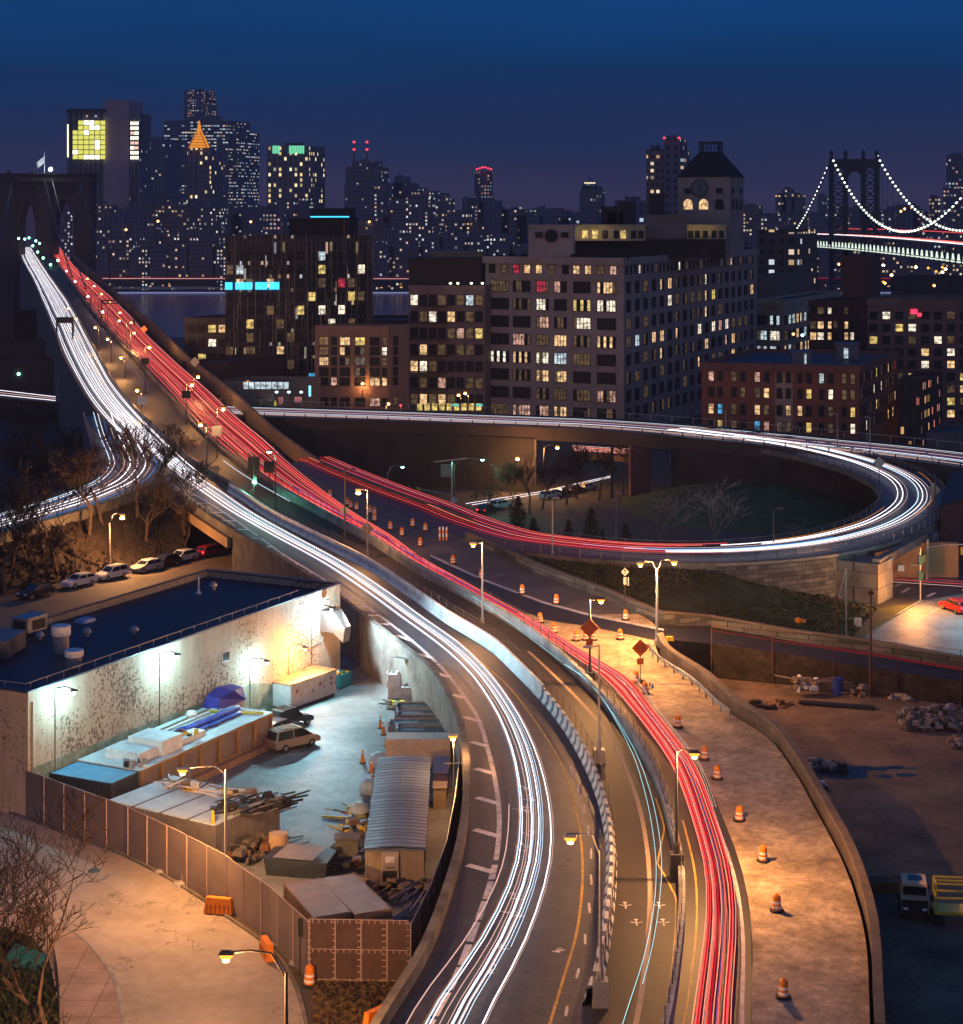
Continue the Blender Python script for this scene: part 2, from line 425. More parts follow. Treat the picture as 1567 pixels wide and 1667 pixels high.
GRASS = mat('dull_grass', (0.050, 0.055, 0.016), 1.0, 0.6, 0.4, 0.8, col2=(0.030, 0.024, 0.010))
GRASS_G = mat('green_grass', (0.040, 0.085, 0.022), 1.0, 0.5, 0.4, 0.8, col2=(0.022, 0.040, 0.012))
CONC = mat('concrete', (0.30, 0.285, 0.27), 0.85, 0.4, 0.5, 0.3, col2=(0.15, 0.14, 0.13))
CONC_D = mat('old_concrete', (0.15, 0.135, 0.115), 0.9, 0.5, 0.5, 0.4, col2=(0.06, 0.05, 0.045))
CONC_B = mat('barrier_concrete', (0.60, 0.60, 0.60), 0.8, 0.3, 0.8, 0.2)
PAINT_W = mat('road_paint_white', (0.62, 0.60, 0.58), 0.6, 0.4, 1.6, 0.0, col2=(0.30, 0.28, 0.27))
PAINT_Y = mat('road_paint_yellow', (0.50, 0.30, 0.05), 0.6, 0.5, 1.6)
STONE = brick('stone_wall', (0.17, 0.155, 0.14), (0.055, 0.055, 0.055), (0.025, 0.025, 0.025), 0.55, bw=0.9, bh=0.28)
PANELC = brick('panel_wall', (0.21, 0.19, 0.165), (0.16, 0.145, 0.13), (0.05, 0.045, 0.04), 0.45, bw=0.8, bh=0.8)
PAVER = brick('paving_blocks', (0.56, 0.42, 0.27), (0.45, 0.335, 0.215), (0.36, 0.27, 0.18), 1.25, bw=0.5, bh=0.6, stain=.38)
BLOCKW = brick('block_wall', (0.14, 0.10, 0.075), (0.10, 0.07, 0.055), (0.05, 0.035, 0.03), 0.8, bw=1.0, bh=0.5)
STEEL = mat('galvanised_steel', (0.34, 0.34, 0.35), 0.45, 0.2, 2.0, metal=0.6)
DARKM = mat('dark_metal', (0.035, 0.035, 0.038), 0.5, 0.3, 2.0, metal=0.4)
BLACK = mat('black_rubber', (0.018, 0.018, 0.018), 0.8, 0.2, 3.0)
RUSTM = mat('rusty_steel', (0.16, 0.075, 0.035), 0.85, 0.6, 1.5, 0.3, col2=(0.06, 0.03, 0.02))
ORANGE = mat('orange_plastic', (0.80, 0.24, 0.02), 0.5, 0.12, 2.0)
WHITE_R = mat('reflective_white', (0.85, 0.83, 0.80), 0.4, 0.08, 2.0)
WHITE = mat('white_paint', (0.66, 0.66, 0.64), 0.5, 0.18, 1.5)
GLASS_D = mat('dark_glass', (0.012, 0.014, 0.018), 0.12, 0.1, 1.0, spec=0.7)
BARK = mat('tree_bark', (0.10, 0.065, 0.045), 0.95, 0.4, 2.0, 0.6)
BARK_P = mat('pale_bark', (0.24, 0.21, 0.18), 0.95, 0.3, 2.0, 0.4)
HOT = emit('hot_core', (1.0, 0.62, 0.22), 22.0, sample=False)
HOTC = emit('cool_core', (0.8, 0.97, 1.0), 25.0, sample=False)
SODIUM = emit('sodium_bulb', (1.0, 0.34, 0.04), 2.6, sample=False)
COOL = emit('cool_bulb', (0.55, 0.92, 1.0), 6.0, sample=False)
GREENB = emit('green_bulb', (0.28, 1.0, 0.62), 9.0, sample=False)
REDB = emit('red_bulb', (1.0, 0.03, 0.04), 5.0, sample=False)
# ---------------------------------------------------------------- terrain, water
m = MB()
Ds = [40, 150, 235, 290, 340, 395, 450, 575, 700, 820, 950, 957]
XW = 2600
m.ribbon([Vector((-XW, d, gz(d))) for d in Ds], [Vector((XW, d, gz(d))) for d in Ds])
g = m.build('ground', GROUND); struct(g)
m = MB()
m.ribbon([Vector((-9000, d, -18.5)) for d in (1456, 3000, 9000, 30000)], [Vector((9000, d, -18.5)) for d in (1456, 3000, 9000, 30000)])
m.quad((-9000, 1456, -25), (9000, 1456, -25), (9000, 1456, -18.5), (-9000, 1456, -18.5))
struct(m.build('far_shore_ground', GROUND))
# river
wm, t, b = nodes('river_water')
b.inputs['Base Color'].default_value = (0.010, 0.036, 0.120, 1); b.inputs['Roughness'].default_value = 0.2; b.inputs['Specular IOR Level'].default_value = 0.35
tcn = t.nodes.new('ShaderNodeTexCoord'); mpn = t.nodes.new('ShaderNodeMapping'); mpn.inputs['Scale'].default_value = (0.02, 0.09, 1)
non = t.nodes.new('ShaderNodeTexNoise'); non.inputs['Scale'].default_value = 1.0; non.inputs['Detail'].default_value = 5
bpn = t.nodes.new('ShaderNodeBump'); bpn.inputs['Strength'].default_value = 0.5; bpn.inputs['Distance'].default_value = 2.0
t.links.new(tcn.outputs['Object'], mpn.inputs[0]); t.links.new(mpn.outputs[0], non.inputs['Vector']); t.links.new(non.outputs[0], bpn.inputs['Height']); t.links.new(bpn.outputs[0], b.inputs['Normal'])
m = MB(); m.quad((-9000, 945, -21), (9000, 945, -21), (9000, 1470, -21), (-9000, 1470, -21))
struct(m.build('river_water', wm))
# ---------------------------------------------------------------- the big roads (pixel outlines read as x of y)
L0 = Curve1([(600, 1710), (625, 1667), (690, 1560), (725, 1470), (748, 1390), (759, 1300), (755, 1220), (735, 1155), (700, 1100), (640, 1051), (555, 985), (480, 932), (374, 868), (300, 818), (262, 786), (200, 722), (152, 668), (122, 620), (102, 580), (84, 533), (66, 490), (51, 454), (38, 430), (30.6, 412)])
R0 = Curve1([(945, 1710), (962, 1660), (985, 1585), (997, 1510), (1003, 1446), (1003, 1385), (990, 1312), (960, 1238), (913, 1165), (845, 1092), (813, 1062), (733, 1012), (680, 975), (600, 923), (514, 879), (443, 842), (397, 812), (330, 771), (285, 735), (232, 686), (184, 628), (166, 596), (143, 552), (112, 496), (77, 446), (59, 418), (54, 410)])
RL = Curve1([(1080, 1710), (1089, 1665), (1102, 1581), (1110, 1484), (1108, 1430), (1095, 1365), (1060, 1262), (1020, 1196), (975, 1140), (948, 1112), (892, 1061), (833, 1018), (740, 965), (680, 933), (599, 882), (525, 842), (427, 788), (374, 748), (330, 710), (281, 656), (230, 598), (194, 560), (163, 526), (122, 473), (96, 436), (82, 412)])
RR = Curve1([(1224, 1710), (1223, 1665), (1222, 1500), (1213, 1440), (1200, 1393), (1176, 1330), (1138, 1250), (1103, 1206), (1068, 1163), (1022, 1106), (961, 1073), (922, 1048), (884, 1021), (846, 1000), (807, 977), (756, 948), (700, 917), (650, 880), (600, 850), (530, 800), (480, 760), (440, 722), (398, 688), (332, 628), (296, 597), (245, 549), (222, 522), (194, 494), (158, 463), (128, 440), (105, 412)])
RX = Curve1([(1418, 1710), (1416, 1667), (1403, 1500), (1374, 1409), (1329, 1322), (1286, 1247), (1251, 1202), (1189, 1160), (1141, 1117), (1075, 1070), (1066, 1050), (1055, 1008), (1035, 998), (973, 971), (910, 947), (859, 927), (790, 895), (740, 870), (690, 842), (606, 806), (530, 778), (480, 752)])
def row(c, y, dz=0.0): return road(c(y), y, dz)
def ys(a, b, n): return [a+(b-a)*(i/n)**1.0 for i in range(n+1)]
def yD(a, b, n):
 """pixel rows evenly spaced in distance"""
 Da = 44.8/((a-HY)/F+0.018); Db = 44.8/((b-HY)/F+0.018)
 return [HY+F*(44.8/(Da+(Db-Da)*i/n)-0.018) for i in range(n+1)]
def strip(name, ca, cb, y0, y1, mt, dz=0.0, n=90):
 Y = yD(y0, y1, n); m = MB()
 m.ribbon([row(ca, y, dz) for y in Y], [row(cb, y, dz) for y in Y])
 return m.build(name, mt)
struct(strip('inbound_road', L0, R0, 1705, 403, ASPH, 0, 140))
struct(strip('cycle_path', R0, RL, 1705, 403, ASPH_B, 0, 140))
struct(strip('outbound_road', RL, RR, 1705, 403, ASPH_D, 0, 140))
struct(strip('paved_apron', RR, RX, 1705, 1000, PAVER, 0, 60))
struct(strip('concrete_apron', RR, RX, 1000, 765, mat('concrete_apron', (0.115, 0.095, 0.085), 0.75, 0.35, 0.3, 0.2), 0, 60))
# exit road dropping away to the right behind the yard wall
EXN = [road(1062, 1048), at(1157, 1052, 3.0), at(1286, 1070, 2.6), at(1416, 1091, 2.2), at(1567, 1114, 1.9), at(1700, 1134, 1.6)]
EXF = [road(1055, 1008), at(1157, 1020, 3.6), at(1286, 1043, 3.0), at(1416, 1061, 2.6), at(1567, 1088.5, 2.2), at(1700, 1110, 1.8)]
m = MB(); m.ribbon(EXN, EXF); struct(m.build('exit_road', ASPH_D))
m = MB()
U_ = [(700, 906), (782, 944), (884, 982.5), (961, 1003), (1080, 1027)]; L_ = [(700, 922), (782, 962), (884, 1009), (961, 1020), (1080, 1046)]
m.ribbon([road(*p, 0.006) for p in L_], [road(*p, 0.006) for p in U_]); struct(m.build('dark_exit_lane_road', ASPH_D))
m = MB()
m.ribbon([road(x, y, 0.012) for x, y in U_], [road(x+1, y-3.2, 0.012) for x, y in U_]); struct(m.build('lane_edge_marking', PAINT_W))
# left leg: slip road curling away to the left edge
SLP = smooth([road(182, 676), road(196, 715), road(212, 748), road(214, 766), road(196, 788), road(160, 806), road(110, 825), road(50, 843), road(0, 857), road(-80, 880)], 6)
m = MB(); m.ribbon(offset(SLP, 5.2, -0.01), offset(SLP, -5.2, -0.01)); struct(m.build('slip_road', ASPH))
# loop ramp
zl = 5.5
LP = [road(505, 752), road(560, 776), road(640, 808), road(700, 830), road(757, 854)]
LP = [Vector((p.x, p.y, max(p.z, zl)-0.0)) for p in LP]
LP += [at(833, 878, zl), at(900, 889, zl), at(1000, 899, zl), at(1100, 903, zl), at(1200, 901, zl), at(1300, 892, zl), at(1380, 877, zl), at(1445, 855, zl), at(1484, 825, zl), at(1482, 797, zl), at(1450, 774, zl), at(1390, 752, zl), at(1300, 731, zl), at(1200, 716, zl), at(1100, 703.5, zl)]
LOOP = smooth(LP, 6)
m = MB(); m.ribbon(offset(LOOP, 4.6, 0.01), offset(LOOP, -4.6, 0.01)); struct(m.build('loop_ramp_road', ASPH))
VD = smooth([at(330, 671, zl), at(500, 677, zl), at(650, 682, zl), at(800, 688, zl), at(950, 694, zl), at(1080, 703, zl), at(1220, 716, zl), at(1350, 729, zl), at(1450, 739, zl), at(1567, 753, zl), at(1700, 772, zl)], 5)
m = MB(); A, B = offset(VD, 8.0), offset(VD, -8.0); m.ribbon(A, B); struct(m.build('expressway_road', ASPH))
# a street at the far left edge beyond the bridge legs
m = MB(); m.ribbon([at(-60, 628, -4), at(95, 643, -4)], [at(-60, 642, -4), at(95, 656, -4)]); struct(m.build('far_left_road', ASPH))
# ---------------------------------------------------------------- painted markings
LW = Curve1([(700, 1667), (739.5, 1595), (773, 1510), (794, 1452), (806.5, 1403), (812.5, 1342), (811, 1306), (806.5, 1275), (794, 1221), (773, 1160), (756.6, 1136), (726, 1095), (680, 1051), (611, 998), (555, 962), (522, 940), (463, 904), (420, 873), (341, 819.5), (300, 796)])
YL = Curve1([(894.7, 1667), (919, 1586), (937, 1525), (946, 1464), (948, 1403), (943, 1349), (931, 1294), (910, 1236), (888.6, 1200), (861, 1160), (820, 1110), (782, 1077), (751.5, 1049), (700, 1012)])
def line(c, y0, y1, w, mt, name, dz=0.008, n=60, dashes=None):
 Y = yD(y0, y1, n); m = MB()
 P = [row(c, y, dz) for y in Y]
 A, B = offset(P, w/2), offset(P, -w/2)
 if dashes:
  k = 0
  for i in range(n):
   if (i % dashes[0]) < dashes[1]: m.ribbon(A[i:i+2], B[i:i+2])
 else: m.ribbon(A, B)
 o = m.build(name, mt); struct(o); return o
line(LW, 1700, 1408, 0.42, PAINT_W, 'edge_line_marking', n=70, dashes=(9, 8))
line(LW, 1400, 800, 0.34, PAINT_W, 'edge_line_marking')
line(YL, 1700, 1030, 0.16, PAINT_Y, 'yellow_line_marking')
line(lambda y: YL(y)*0.55+R0(y)*0.45, 1480, 1060, 0.08, mat('faded_paint', (.17, .12, .07), .8, .4, 2), 'faded_line_marking', n=80, dashes=(4, 3))
# slanted hatch bars between the edge line and the parapet
m = MB()
y = 1420
while y > 800:
 w = 0.46
 a = row(LW, y, 0.012)
 x2 = LW(y)*0.32 + L0(y)*0.68
 if y < 1040: x2 = LW(y)*0.12 + L0(y)*0.88
 k = 0.62 if y > 1150 else 0.2
 b = road(x2, y - abs(LW(y)-x2)*(0.28 if y > 1040 else 0.02), 0.012)
 d = (b-a).normalized(); nn = Vector((-d.y, d.x, 0))*w/2*1.3
 m.quad(a+nn, a-nn, b-nn, b+nn)
 y -= 14 if y < 1040 else (26 + (y-1040)*0.085)
struct(m.build('hatch_marking', mat('hatch_paint', (0.85, 0.80, 0.74), 0.6, 0.25, 1.2, col2=(0.55, 0.5, 0.46))))
m = MB()
y = 1650
while y > 1235:
 xa, xb = YL(y)+10+(y-1235)*0.02, R0(y)-38
 xa = xa+(xb-xa)*0.25
 for dx in (0, 9):
  a = road(xa, y+dx*0.5, 0.01); b = road(xb-4, y-12+dx*0.5, 0.01)
  d = (b-a).normalized(); nn = Vector((-d.y, d.x, 0))*0.07
  m.quad(a+nn, a-nn, b-nn, b+nn)
 y -= 24+(y-1235)*0.09
struct(m.build('worn_tick_marking', PAINT_W))
# cross joints
m = MB()
for (xa, ya, xb, yb) in ((640, 1069, 838, 1096), (570, 993, 660, 1004), (408, 884, 440, 862), (720, 1243, 935, 1240)):
 a, b = road(xa, ya, 0.010), road(xb, yb, 0.010)
 d = (b-a).normalized(); nn = Vector((-d.y, d.x, 0))*(0.35 if ya < 1200 else 0.06)
 m.quad(a+nn, a-nn, b-nn, b+nn)
struct(m.build('expansion_joint_marking', mat('joint_concrete', (0.16, 0.13, 0.12), 0.8, 0.4, 1.0)))
# path markings, outbound lines
PC = Curve1([(1035, 1667), (1048, 1590), (1056, 1510), (1058, 1450), (1053, 1380), (1042, 1320), (1022, 1260), (990, 1195), (952, 1150), (893, 1091), (845, 1048), (790, 1008), (700, 958)])
line(PC, 1700, 1060, 0.30, mat('path_paint', (0.42, 0.30, 0.20), 0.7, 0.3, 1.5), 'path_centre_marking')
line(lambda y: RL(y)-9-max(0, 26-abs(y-1405)*0.45), 1700, 1300, 0.12, PAINT_Y, 'path_edge_marking')
line(lambda y: RR(y)-15, 1705, 1085, 0.22, PAINT_W, 'outbound_edge_marking', n=90)
line(lambda y: RL(y)+24, 1705, 1335, 0.12, PAINT_Y, 'outbound_yellow_marking')
line(lambda y: (RL(y)+RR(y))/2, 860, 430, 0.14, PAINT_W, 'lane_dash_marking', n=160, dashes=(3, 1))
# little cyclist/pedestrian stencils
m = MB()
for px, py in ((1018, 1475), (1036, 1503), (1073, 1475), (1080, 1503)):
 c = road(px, py, 0.01)
 for a_ in (0.5, 1.57, 2.6, 4.7):
  d = Vector((math.cos(a_), math.sin(a_), 0)); nn = Vector((-d.y, d.x, 0))*0.05
  m.quad(c+nn, c-nn, c+d*0.42-nn, c+d*0.42+nn)
 m.lathe((c.x, c.y+0.55, c.z), [(0.14, 0), (0.13, 0.003)], 8)
struct(m.build('path_stencil_marking', PAINT_W))
# worn scraps of old lane paint, too broken to read
m = MB(); r4 = random.Random(3)
for cx_, cy_, n_, sp_ in ((857, 1284, 6, 8), (866, 1300, 6, 8), (850, 1320, 10, 7), (858, 1358, 8, 11), (846, 1380, 6, 7), (836, 1460, 5, 6), (834, 1490, 9, 8), (817, 1544, 7, 7), (905, 1548, 5, 6), (800, 1580, 5, 7)):
 for q in range(n_):
  c = road(cx_+r4.uniform(-sp_, sp_), cy_+r4.uniform(-5, 5), 0.011); an = r4.choice((0.1, 0.2, 1.6, 2.8)); L_ = r4.uniform(0.15, 0.6)
  d = Vector((math.cos(an), math.sin(an), 0))*L_; nn = Vector((-math.sin(an), math.cos(an), 0))*r4.uniform(0.04, 0.09)
  m.quad(c+nn, c-nn, c+d-nn*0.6, c+d+nn*0.8)
struct(m.build('worn_lane_marking', PAINT_W))
# ---------------------------------------------------------------- barriers, parapets
def wall_thing(name, label, cat, c, y0, y1, w, h, mt, n=90, below=0.0, group=None, dx=0.0):
 Y = yD(y0, y1, n); P = [row(c, y) for y in Y]
 if dx: P = offset(P, dx)
 m = MB(); z0 = [p.z-0.05 if below == 0 else max(gz(p.y)-0.6, -22) for p in P]
 m.wall(P, w, h, 0, z0)
 o = m.build(name, mt); tag(o, label, cat, group); return o, P
RW1, Pp = wall_thing('parapet_wall', 'low weathered concrete parapet and wall carrying the inbound road above the yard', 'wall', L0, 1705, 872, 0.5, 0.85, CONC_D, 90, below=1)
wall_thing('parapet_wall', 'concrete parapet along the outer left edge of the inbound bridge road near the stone tower', 'wall', L0, 715, 410, 0.5, 0.8, CONC_D, 60, below=1)
# overpass span between
Y = yD(872, 800, 14); P = [row(L0, y) for y in Y]
m = MB(); A = offset(P, 0.25); B = offset(P, -0.25)
m.wall(P, 0.5, 0.8, 0, [p.z-0.3 for p in P])
ov = thing('overpass', 'short overpass span with orange lit steel girder over the car lined street', 'overpass', P[7])
m.build('parapet', CONC_D, ov)
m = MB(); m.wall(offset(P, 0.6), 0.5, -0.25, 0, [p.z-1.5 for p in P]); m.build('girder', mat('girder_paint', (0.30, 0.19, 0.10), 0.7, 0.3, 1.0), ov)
m = MB()
for i in range(0, len(P)-1):
 m.bar(P[i]+Vector((0, 0, 0.8)), P[i]+Vector((0, 0, 1.3)), 0.08)
m.tube([p+Vector((0, 0, 1.3)) for p in P], 0.05, 4); m.build('railing', STEEL, ov)
# jersey barrier between inbound road and path: striped lower half
NJ = 150
Y = yD(1640, 800, NJ); P = [row(R0, y) for y in Y]; P = offset(P, 0.35)
jb = thing('jersey_barrier', 'long concrete barrier curving between inbound lanes and cycle path with blue and white striped section', 'barrier', P[0])
BLUEP = mat('blue_stripe_paint', (0.035, 0.055, 0.11), 0.6, 0.25, 2.0)
def jersey(m, P, mi=0, hh=1.0):
 prof = ((-0.36, 0), (-0.36, 0.12), (-0.18, 0.40), (-0.11, hh), (0.11, hh), (0.18, 0.40), (0.36, 0.12), (0.36, 0))
 rows = [offset(P, -a, z) for a, z in prof]
 for r0, r1 in zip(rows, rows[1:]): m.ribbon(r1, r0, mi)
# unstriped part
split = 92
while P[split].y < 152: split += 1
while P[split].y > 158: split -= 1
m = MB(); jersey(m, P[split:], 0, 1.25); m.build('barrier_run', CONC_B, jb)
m = MB(); mw = MB()
S = P[:split+1]; acc = 0.0
fine = []
for a, b in zip(S, S[1:]):
 k = max(1, int((b-a).length/0.35))
 for q in range(k): fine.append(a.lerp(b, q/k))
fine.append(S[-1])
rows_ = None
prof = ((-0.36, 0), (-0.36, 0.12), (-0.18, 0.40), (-0.11, 1.0), (0.11, 1.0), (0.18, 0.40), (0.36, 0.12), (0.36, 0))
lo = [offset(fine, -a, z) for a, z in prof]
for i in range(len(fine)-1):
 for j in range(len(prof)-1):
  idx = (i + (0, 0, 0, 1, 1, 2, 2)[j]) % 5
  mi = 1 if idx < 2 else 0
  m.quad(lo[j+1][i], lo[j][i], lo[j][i+1], lo[j+1][i+1], mi)
m.build('striped_barrier_run', [CONC_B, BLUEP], jb)
def fence_thing(name, label, P, h, mt, step=2.5, rails=(1.0,), r=0.03, z=0.0, cat='fence', mesh=None, group=None):
 f = thing(name, label, cat, P[0], 0, group)
 acc = 0; qs = [P[0]]
 for a, b in zip(P, P[1:]):
  L_ = (b-a).length; d = step-acc
  while d < L_:
   qs.append(a.lerp(b, d/L_)); d += step
  acc = L_-(d-step)
 post = None
 for q in qs[:100]:
  if post is None:
   m = MB(); m.bar((0, 0, z), (0, 0, z+h), r*2); post = m.build('fence_post', mt, f, local=True); p = post
  else: p = post.copy(); COL.objects.link(p)
  p.location = q-f.location
 if len(qs) > 100:
  m = MB()
  for q in qs[100:]: m.bar(q+Vector((0, 0, z)), q+Vector((0, 0, z+h)), r*2)
  o = m.build('fence_post', mt, f); o['kind'] = 'stuff'
 m = MB()
 for k in rails: m.tube([p+Vector((0, 0, z+h*k)) for p in P], r*0.8, 4)
 m.build('rail', mt, f)
 if mesh:
  m = MB(); m.ribbon([p+Vector((0, 0, z)) for p in P], [p+Vector((0, 0, z+h)) for p in P]); m.build('mesh_panel', mesh, f)
 return f
RAILM = mat('brown_rail', (0.10, 0.065, 0.045), 0.6, 0.3, 2.0, metal=0.3)
fence_thing('railing', 'thin metal railing on top of the barrier beside the cycle path', offset(P, -0.3), 1.9, RAILM, 2.4, (1.0, 0.8), 0.025)
# path / outbound barrier with panels
Y = yD(1700, 800, 130); P2 = [row(RL, y) for y in Y]
pb = thing('panel_barrier', 'pale concrete barrier with bolted panels between cycle path and red outbound lanes', 'barrier', P2[0])
m = MB(); m.wall(P2, 0.4, 1.05, 0); m.build('wall', brick('panel_barrier', (0.36, 0.37, 0.38), (0.28, 0.29, 0.30), (0.06, 0.06, 0.06), 0.8, bw=1.8, bh=0.7), pb)
fence_thing('railing', 'dark mesh railing standing on the panel barrier beside the red lanes', P2, 2.0, RAILM, 2.4, (1.0, 0.76), 0.028)
wall_thing('parapet_wall', 'low wall between walkway and outbound bridge lanes near the river', 'wall', RL, 800, 420, 0.3, 0.8, CONC_D, 60)
wall_thing('parapet_wall', 'low wall between inbound bridge lanes and walkway near the river', 'wall', R0, 800, 420, 0.3, 1.3, CONC_D, 60)
# outer wall of outbound side, long
OW = Curve1([(757, 850), (698, 829), (606, 797), (540, 770), (490, 738), (440, 700), (410, 672), (350, 620), (305, 585), (250, 530), (222, 508), (190, 480), (160, 452), (130, 426), (115, 412)])
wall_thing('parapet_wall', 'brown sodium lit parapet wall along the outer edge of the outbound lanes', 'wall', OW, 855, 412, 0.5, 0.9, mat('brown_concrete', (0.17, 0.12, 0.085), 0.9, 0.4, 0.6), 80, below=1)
# big apron parapet, lower right
Y = yD(1705, 1052, 80); P3 = [row(RX, y) for y in Y]; P3o = offset(P3, -0.45)
ap = thing('parapet_wall', 'tall curved stone parapet with concrete coping between paved apron and dark dirt yard', 'wall', P3[0])
m = MB(); m.wall(P3o, 0.4, 1.15, 0, [-0.4]*len(P3o)); m.build('wall', BLOCKW, ap)
m = MB(); m.wall([p+Vector((0, 0, 1.153)) for p in offset(P3, -0.45)], 0.55, 0.14, 0, [p.z+1.153 for p in P3]); m.build('coping', mat('coping', (0.17, 0.12, 0.08), 0.85, 0.35, 0.8), ap)
# guard rail on the apron
Y = yD(1168, 1056, 20); Pg = [row(RX, y) for y in Y]
fence_thing('guard_rail', 'double steel guard rail in front of the apron parapet below the double lamp', offset(Pg, 0.7), 0.75, STEEL, 2.0, (0.95, 0.8, 0.55), 0.07, cat='guard rail')
# far parapet of the exit
EXP = [road(x, y) for x, y in ((757, 880), (790, 894), (859, 927), (910, 948), (973, 971), (1035, 998), (1078, 1014))] + EXF[1:]
ep = thing('parapet_wall', 'long stone parapet between the exit road and the dark grass bank', 'wall', EXP[0])
m = MB(); m.wall(offset(EXP, 0.25), 0.5, 1.0, 0, [-1]*len(EXP)); m.build('wall', STONE, ep)
m = MB(); m.wall([p+Vector((0, 0, 1.003)) for p in offset(EXP, 0.25)], 0.62, 0.12, 0, [p.z+1.003 for p in EXP]); m.build('coping', mat('coping', (0, 0, 0)), ep)
# near wall of the exit (faces the dirt yard)
nw = thing('retaining_wall', 'dark block retaining wall closing the back of the dirt yard', 'wall', EXN[2])
m = MB(); m.wall(offset(EXN[1:], -0.2), 0.4, 0.35, 0, [-0.4]*5)
m.wall([EXN[1]+Vector((-0.3, 0, 0)), road(1088, 1046), road(1074, 1060)], 0.4, 0.3, 0, [-0.4]*3)
m.build('wall', brick('dark_block', (0.055, 0.038, 0.032), (0.035, 0.026, 0.022), (0.015, 0.012, 0.01), 0.8, bw=1.0, bh=0.5, stain=.5), nw)
fence_thing('chain_fence', 'thin chain link fence posts along the yard retaining wall', [p+Vector((0, -0.6, -p.z)) for p in EXN[1:]], 5.2, RUSTM, 6.0, (1.0,), 0.035)
# ================================================================ left yard
UV = Vector((0.451, 0.893, 0)).normalized(); VV = Vector((-UV.y, UV.x, 0)); UA = math.atan2(UV.y, UV.x)
m = MB(); m.poly([at(560, 1052, 0.02), at(470, 1150, 0.02), at(200, 1260, 0.02), at(30, 1330, 0.02), at(200, 1395, 0.02), at(375, 1482, 0.02), at(503, 1592, 0.02), at(668, 1592, 0.02), at(735, 1450, 0.02), at(765, 1300, 0.02), at(745, 1180, 0.02), at(665, 1100, 0.02)])
struct(m.build('yard_ground', YARD))
STP = [at(-40, 1300, .01), at(38, 1332, .01), at(120, 1362, .01), at(200, 1392, .01), at(290, 1440, .01), at(365, 1490, .01), at(440, 1545, .01), at(478, 1600, .01), at(500, 1680, .01), at(505, 1800, .01)]
KI = smooth([at(-60, 1452, .01), at(20, 1474, .01), at(85, 1497, .01), at(140, 1532, .01), at(180, 1580, .01), at(200, 1640, .01), at(206, 1720, .01), at(206, 1800, .01)], 5)
m = MB(); m.poly(STP+list(reversed(KI))); struct(m.build('street_road', STREET))
m = MB(); A = KI; B = [at(-60, 1440, 0), at(-60, 1800, 0)]
m.wall(offset(KI, -0.1), 0.25, 0.14, 0, 0.0); struct(m.build('kerb', CONC))
m = MB(); m.poly([p+Vector((0, 0, 0.12)) for p in offset(KI, -0.22)]+[at(93, 1800, .12), at(95, 1640, .12), at(80, 1560, .12), at(50, 1525, .12), at(-60, 1490, .12)])
struct(m.build('sidewalk_pavement', brick('sidewalk', (0.34, 0.25, 0.20), (0.33, 0.24, 0.195), (0.20, 0.145, 0.115), 0.4, bw=0.9, bh=0.9, off=0.0)))
m = MB(); m.poly([at(95, 1800, .05), at(95, 1640, .05), at(80, 1560, .05), at(50, 1525, .05), at(-60, 1490, .05), at(-60, 1800, .05)])
struct(m.build('planted_ground', GRASS))
m = MB(); m.wall([p+Vector((0, 0, 0)) for p in smooth(STP, 4)], 0.22, 0.13, 0, 0.0); struct(m.build('kerb', CONC_D))
m = MB(); m.poly([at(505, 1592, .02), at(640, 1592, .02), at(690, 1592, .02), at(640, 1700, .02), at(505, 1700, .02)]); struct(m.build('bare_soil_ground', SOIL))
m = MB(); m.ribbon([p+Vector((0.3, 0.15, 0.02)) for p in STP[1:8]], [p+Vector((0.9, 1.0, 0.02)) for p in STP[1:8]]); struct(m.build('verge_ground', SOIL))
# oil dark stains, patches and sawcut lines on the street
m = MB(); c = at(153, 1417, .018); m.lathe(c, [(0.45, 0), (0.44, 0.012)], 18); tag(m.build('manhole_cover', DARKM), 'round manhole cover in the street below the brown fence', 'manhole cover')
# white painted warehouse -----------------------------------------------------
A0 = Vector((-34.3, 139.4, 0)); B0 = Vector((-13.8, 180.0, 0)); Wd = 15.6
A1, B1 = A0+VV*Wd, B0+VV*Wd
wh = thing('warehouse', 'long low warehouse with flaking pale painted wall and flat dark blue roof', 'warehouse', A0)
wm2, t, b = nodes('flaking_paint')
N, L = t.nodes.new, t.links.new
tcx = N('ShaderNodeTexCoord')
n1 = N('ShaderNodeTexNoise'); n1.inputs['Scale'].default_value = 3.6; n1.inputs['Detail'].default_value = 7; n1.inputs['Roughness'].default_value = 0.7; L(tcx.outputs['Object'], n1.inputs['Vector'])
n2 = N('ShaderNodeTexNoise'); n2.inputs['Scale'].default_value = 0.14; n2.inputs['Detail'].default_value = 2; L(tcx.outputs['Object'], n2.inputs['Vector'])
mA = N('ShaderNodeMath'); mA.operation = 'MULTIPLY_ADD'; mA.inputs[1].default_value = 0.55; L(n2.outputs[0], mA.inputs[0]); L(n1.outputs[0], mA.inputs[2])
rA = N('ShaderNodeValToRGB'); rA.color_ramp.elements[0].position = 0.86; rA.color_ramp.elements[1].position = 0.885
rA.color_ramp.elements[0].color = (0.40, 0.335, 0.25, 1); rA.color_ramp.elements[1].color = (0.13, 0.085, 0.06, 1)
L(mA.outputs[0], rA.inputs[0])
n3 = N('ShaderNodeTexNoise'); n3.inputs['Scale'].default_value = 0.5; n3.inputs['Detail'].default_value = 5; L(tcx.outputs['Object'], n3.inputs['Vector'])
mr3 = N('ShaderNodeMapRange'); mr3.inputs[3].default_value = 0.7; mr3.inputs[4].default_value = 1.2; L(n3.outputs[0], mr3.inputs[0])
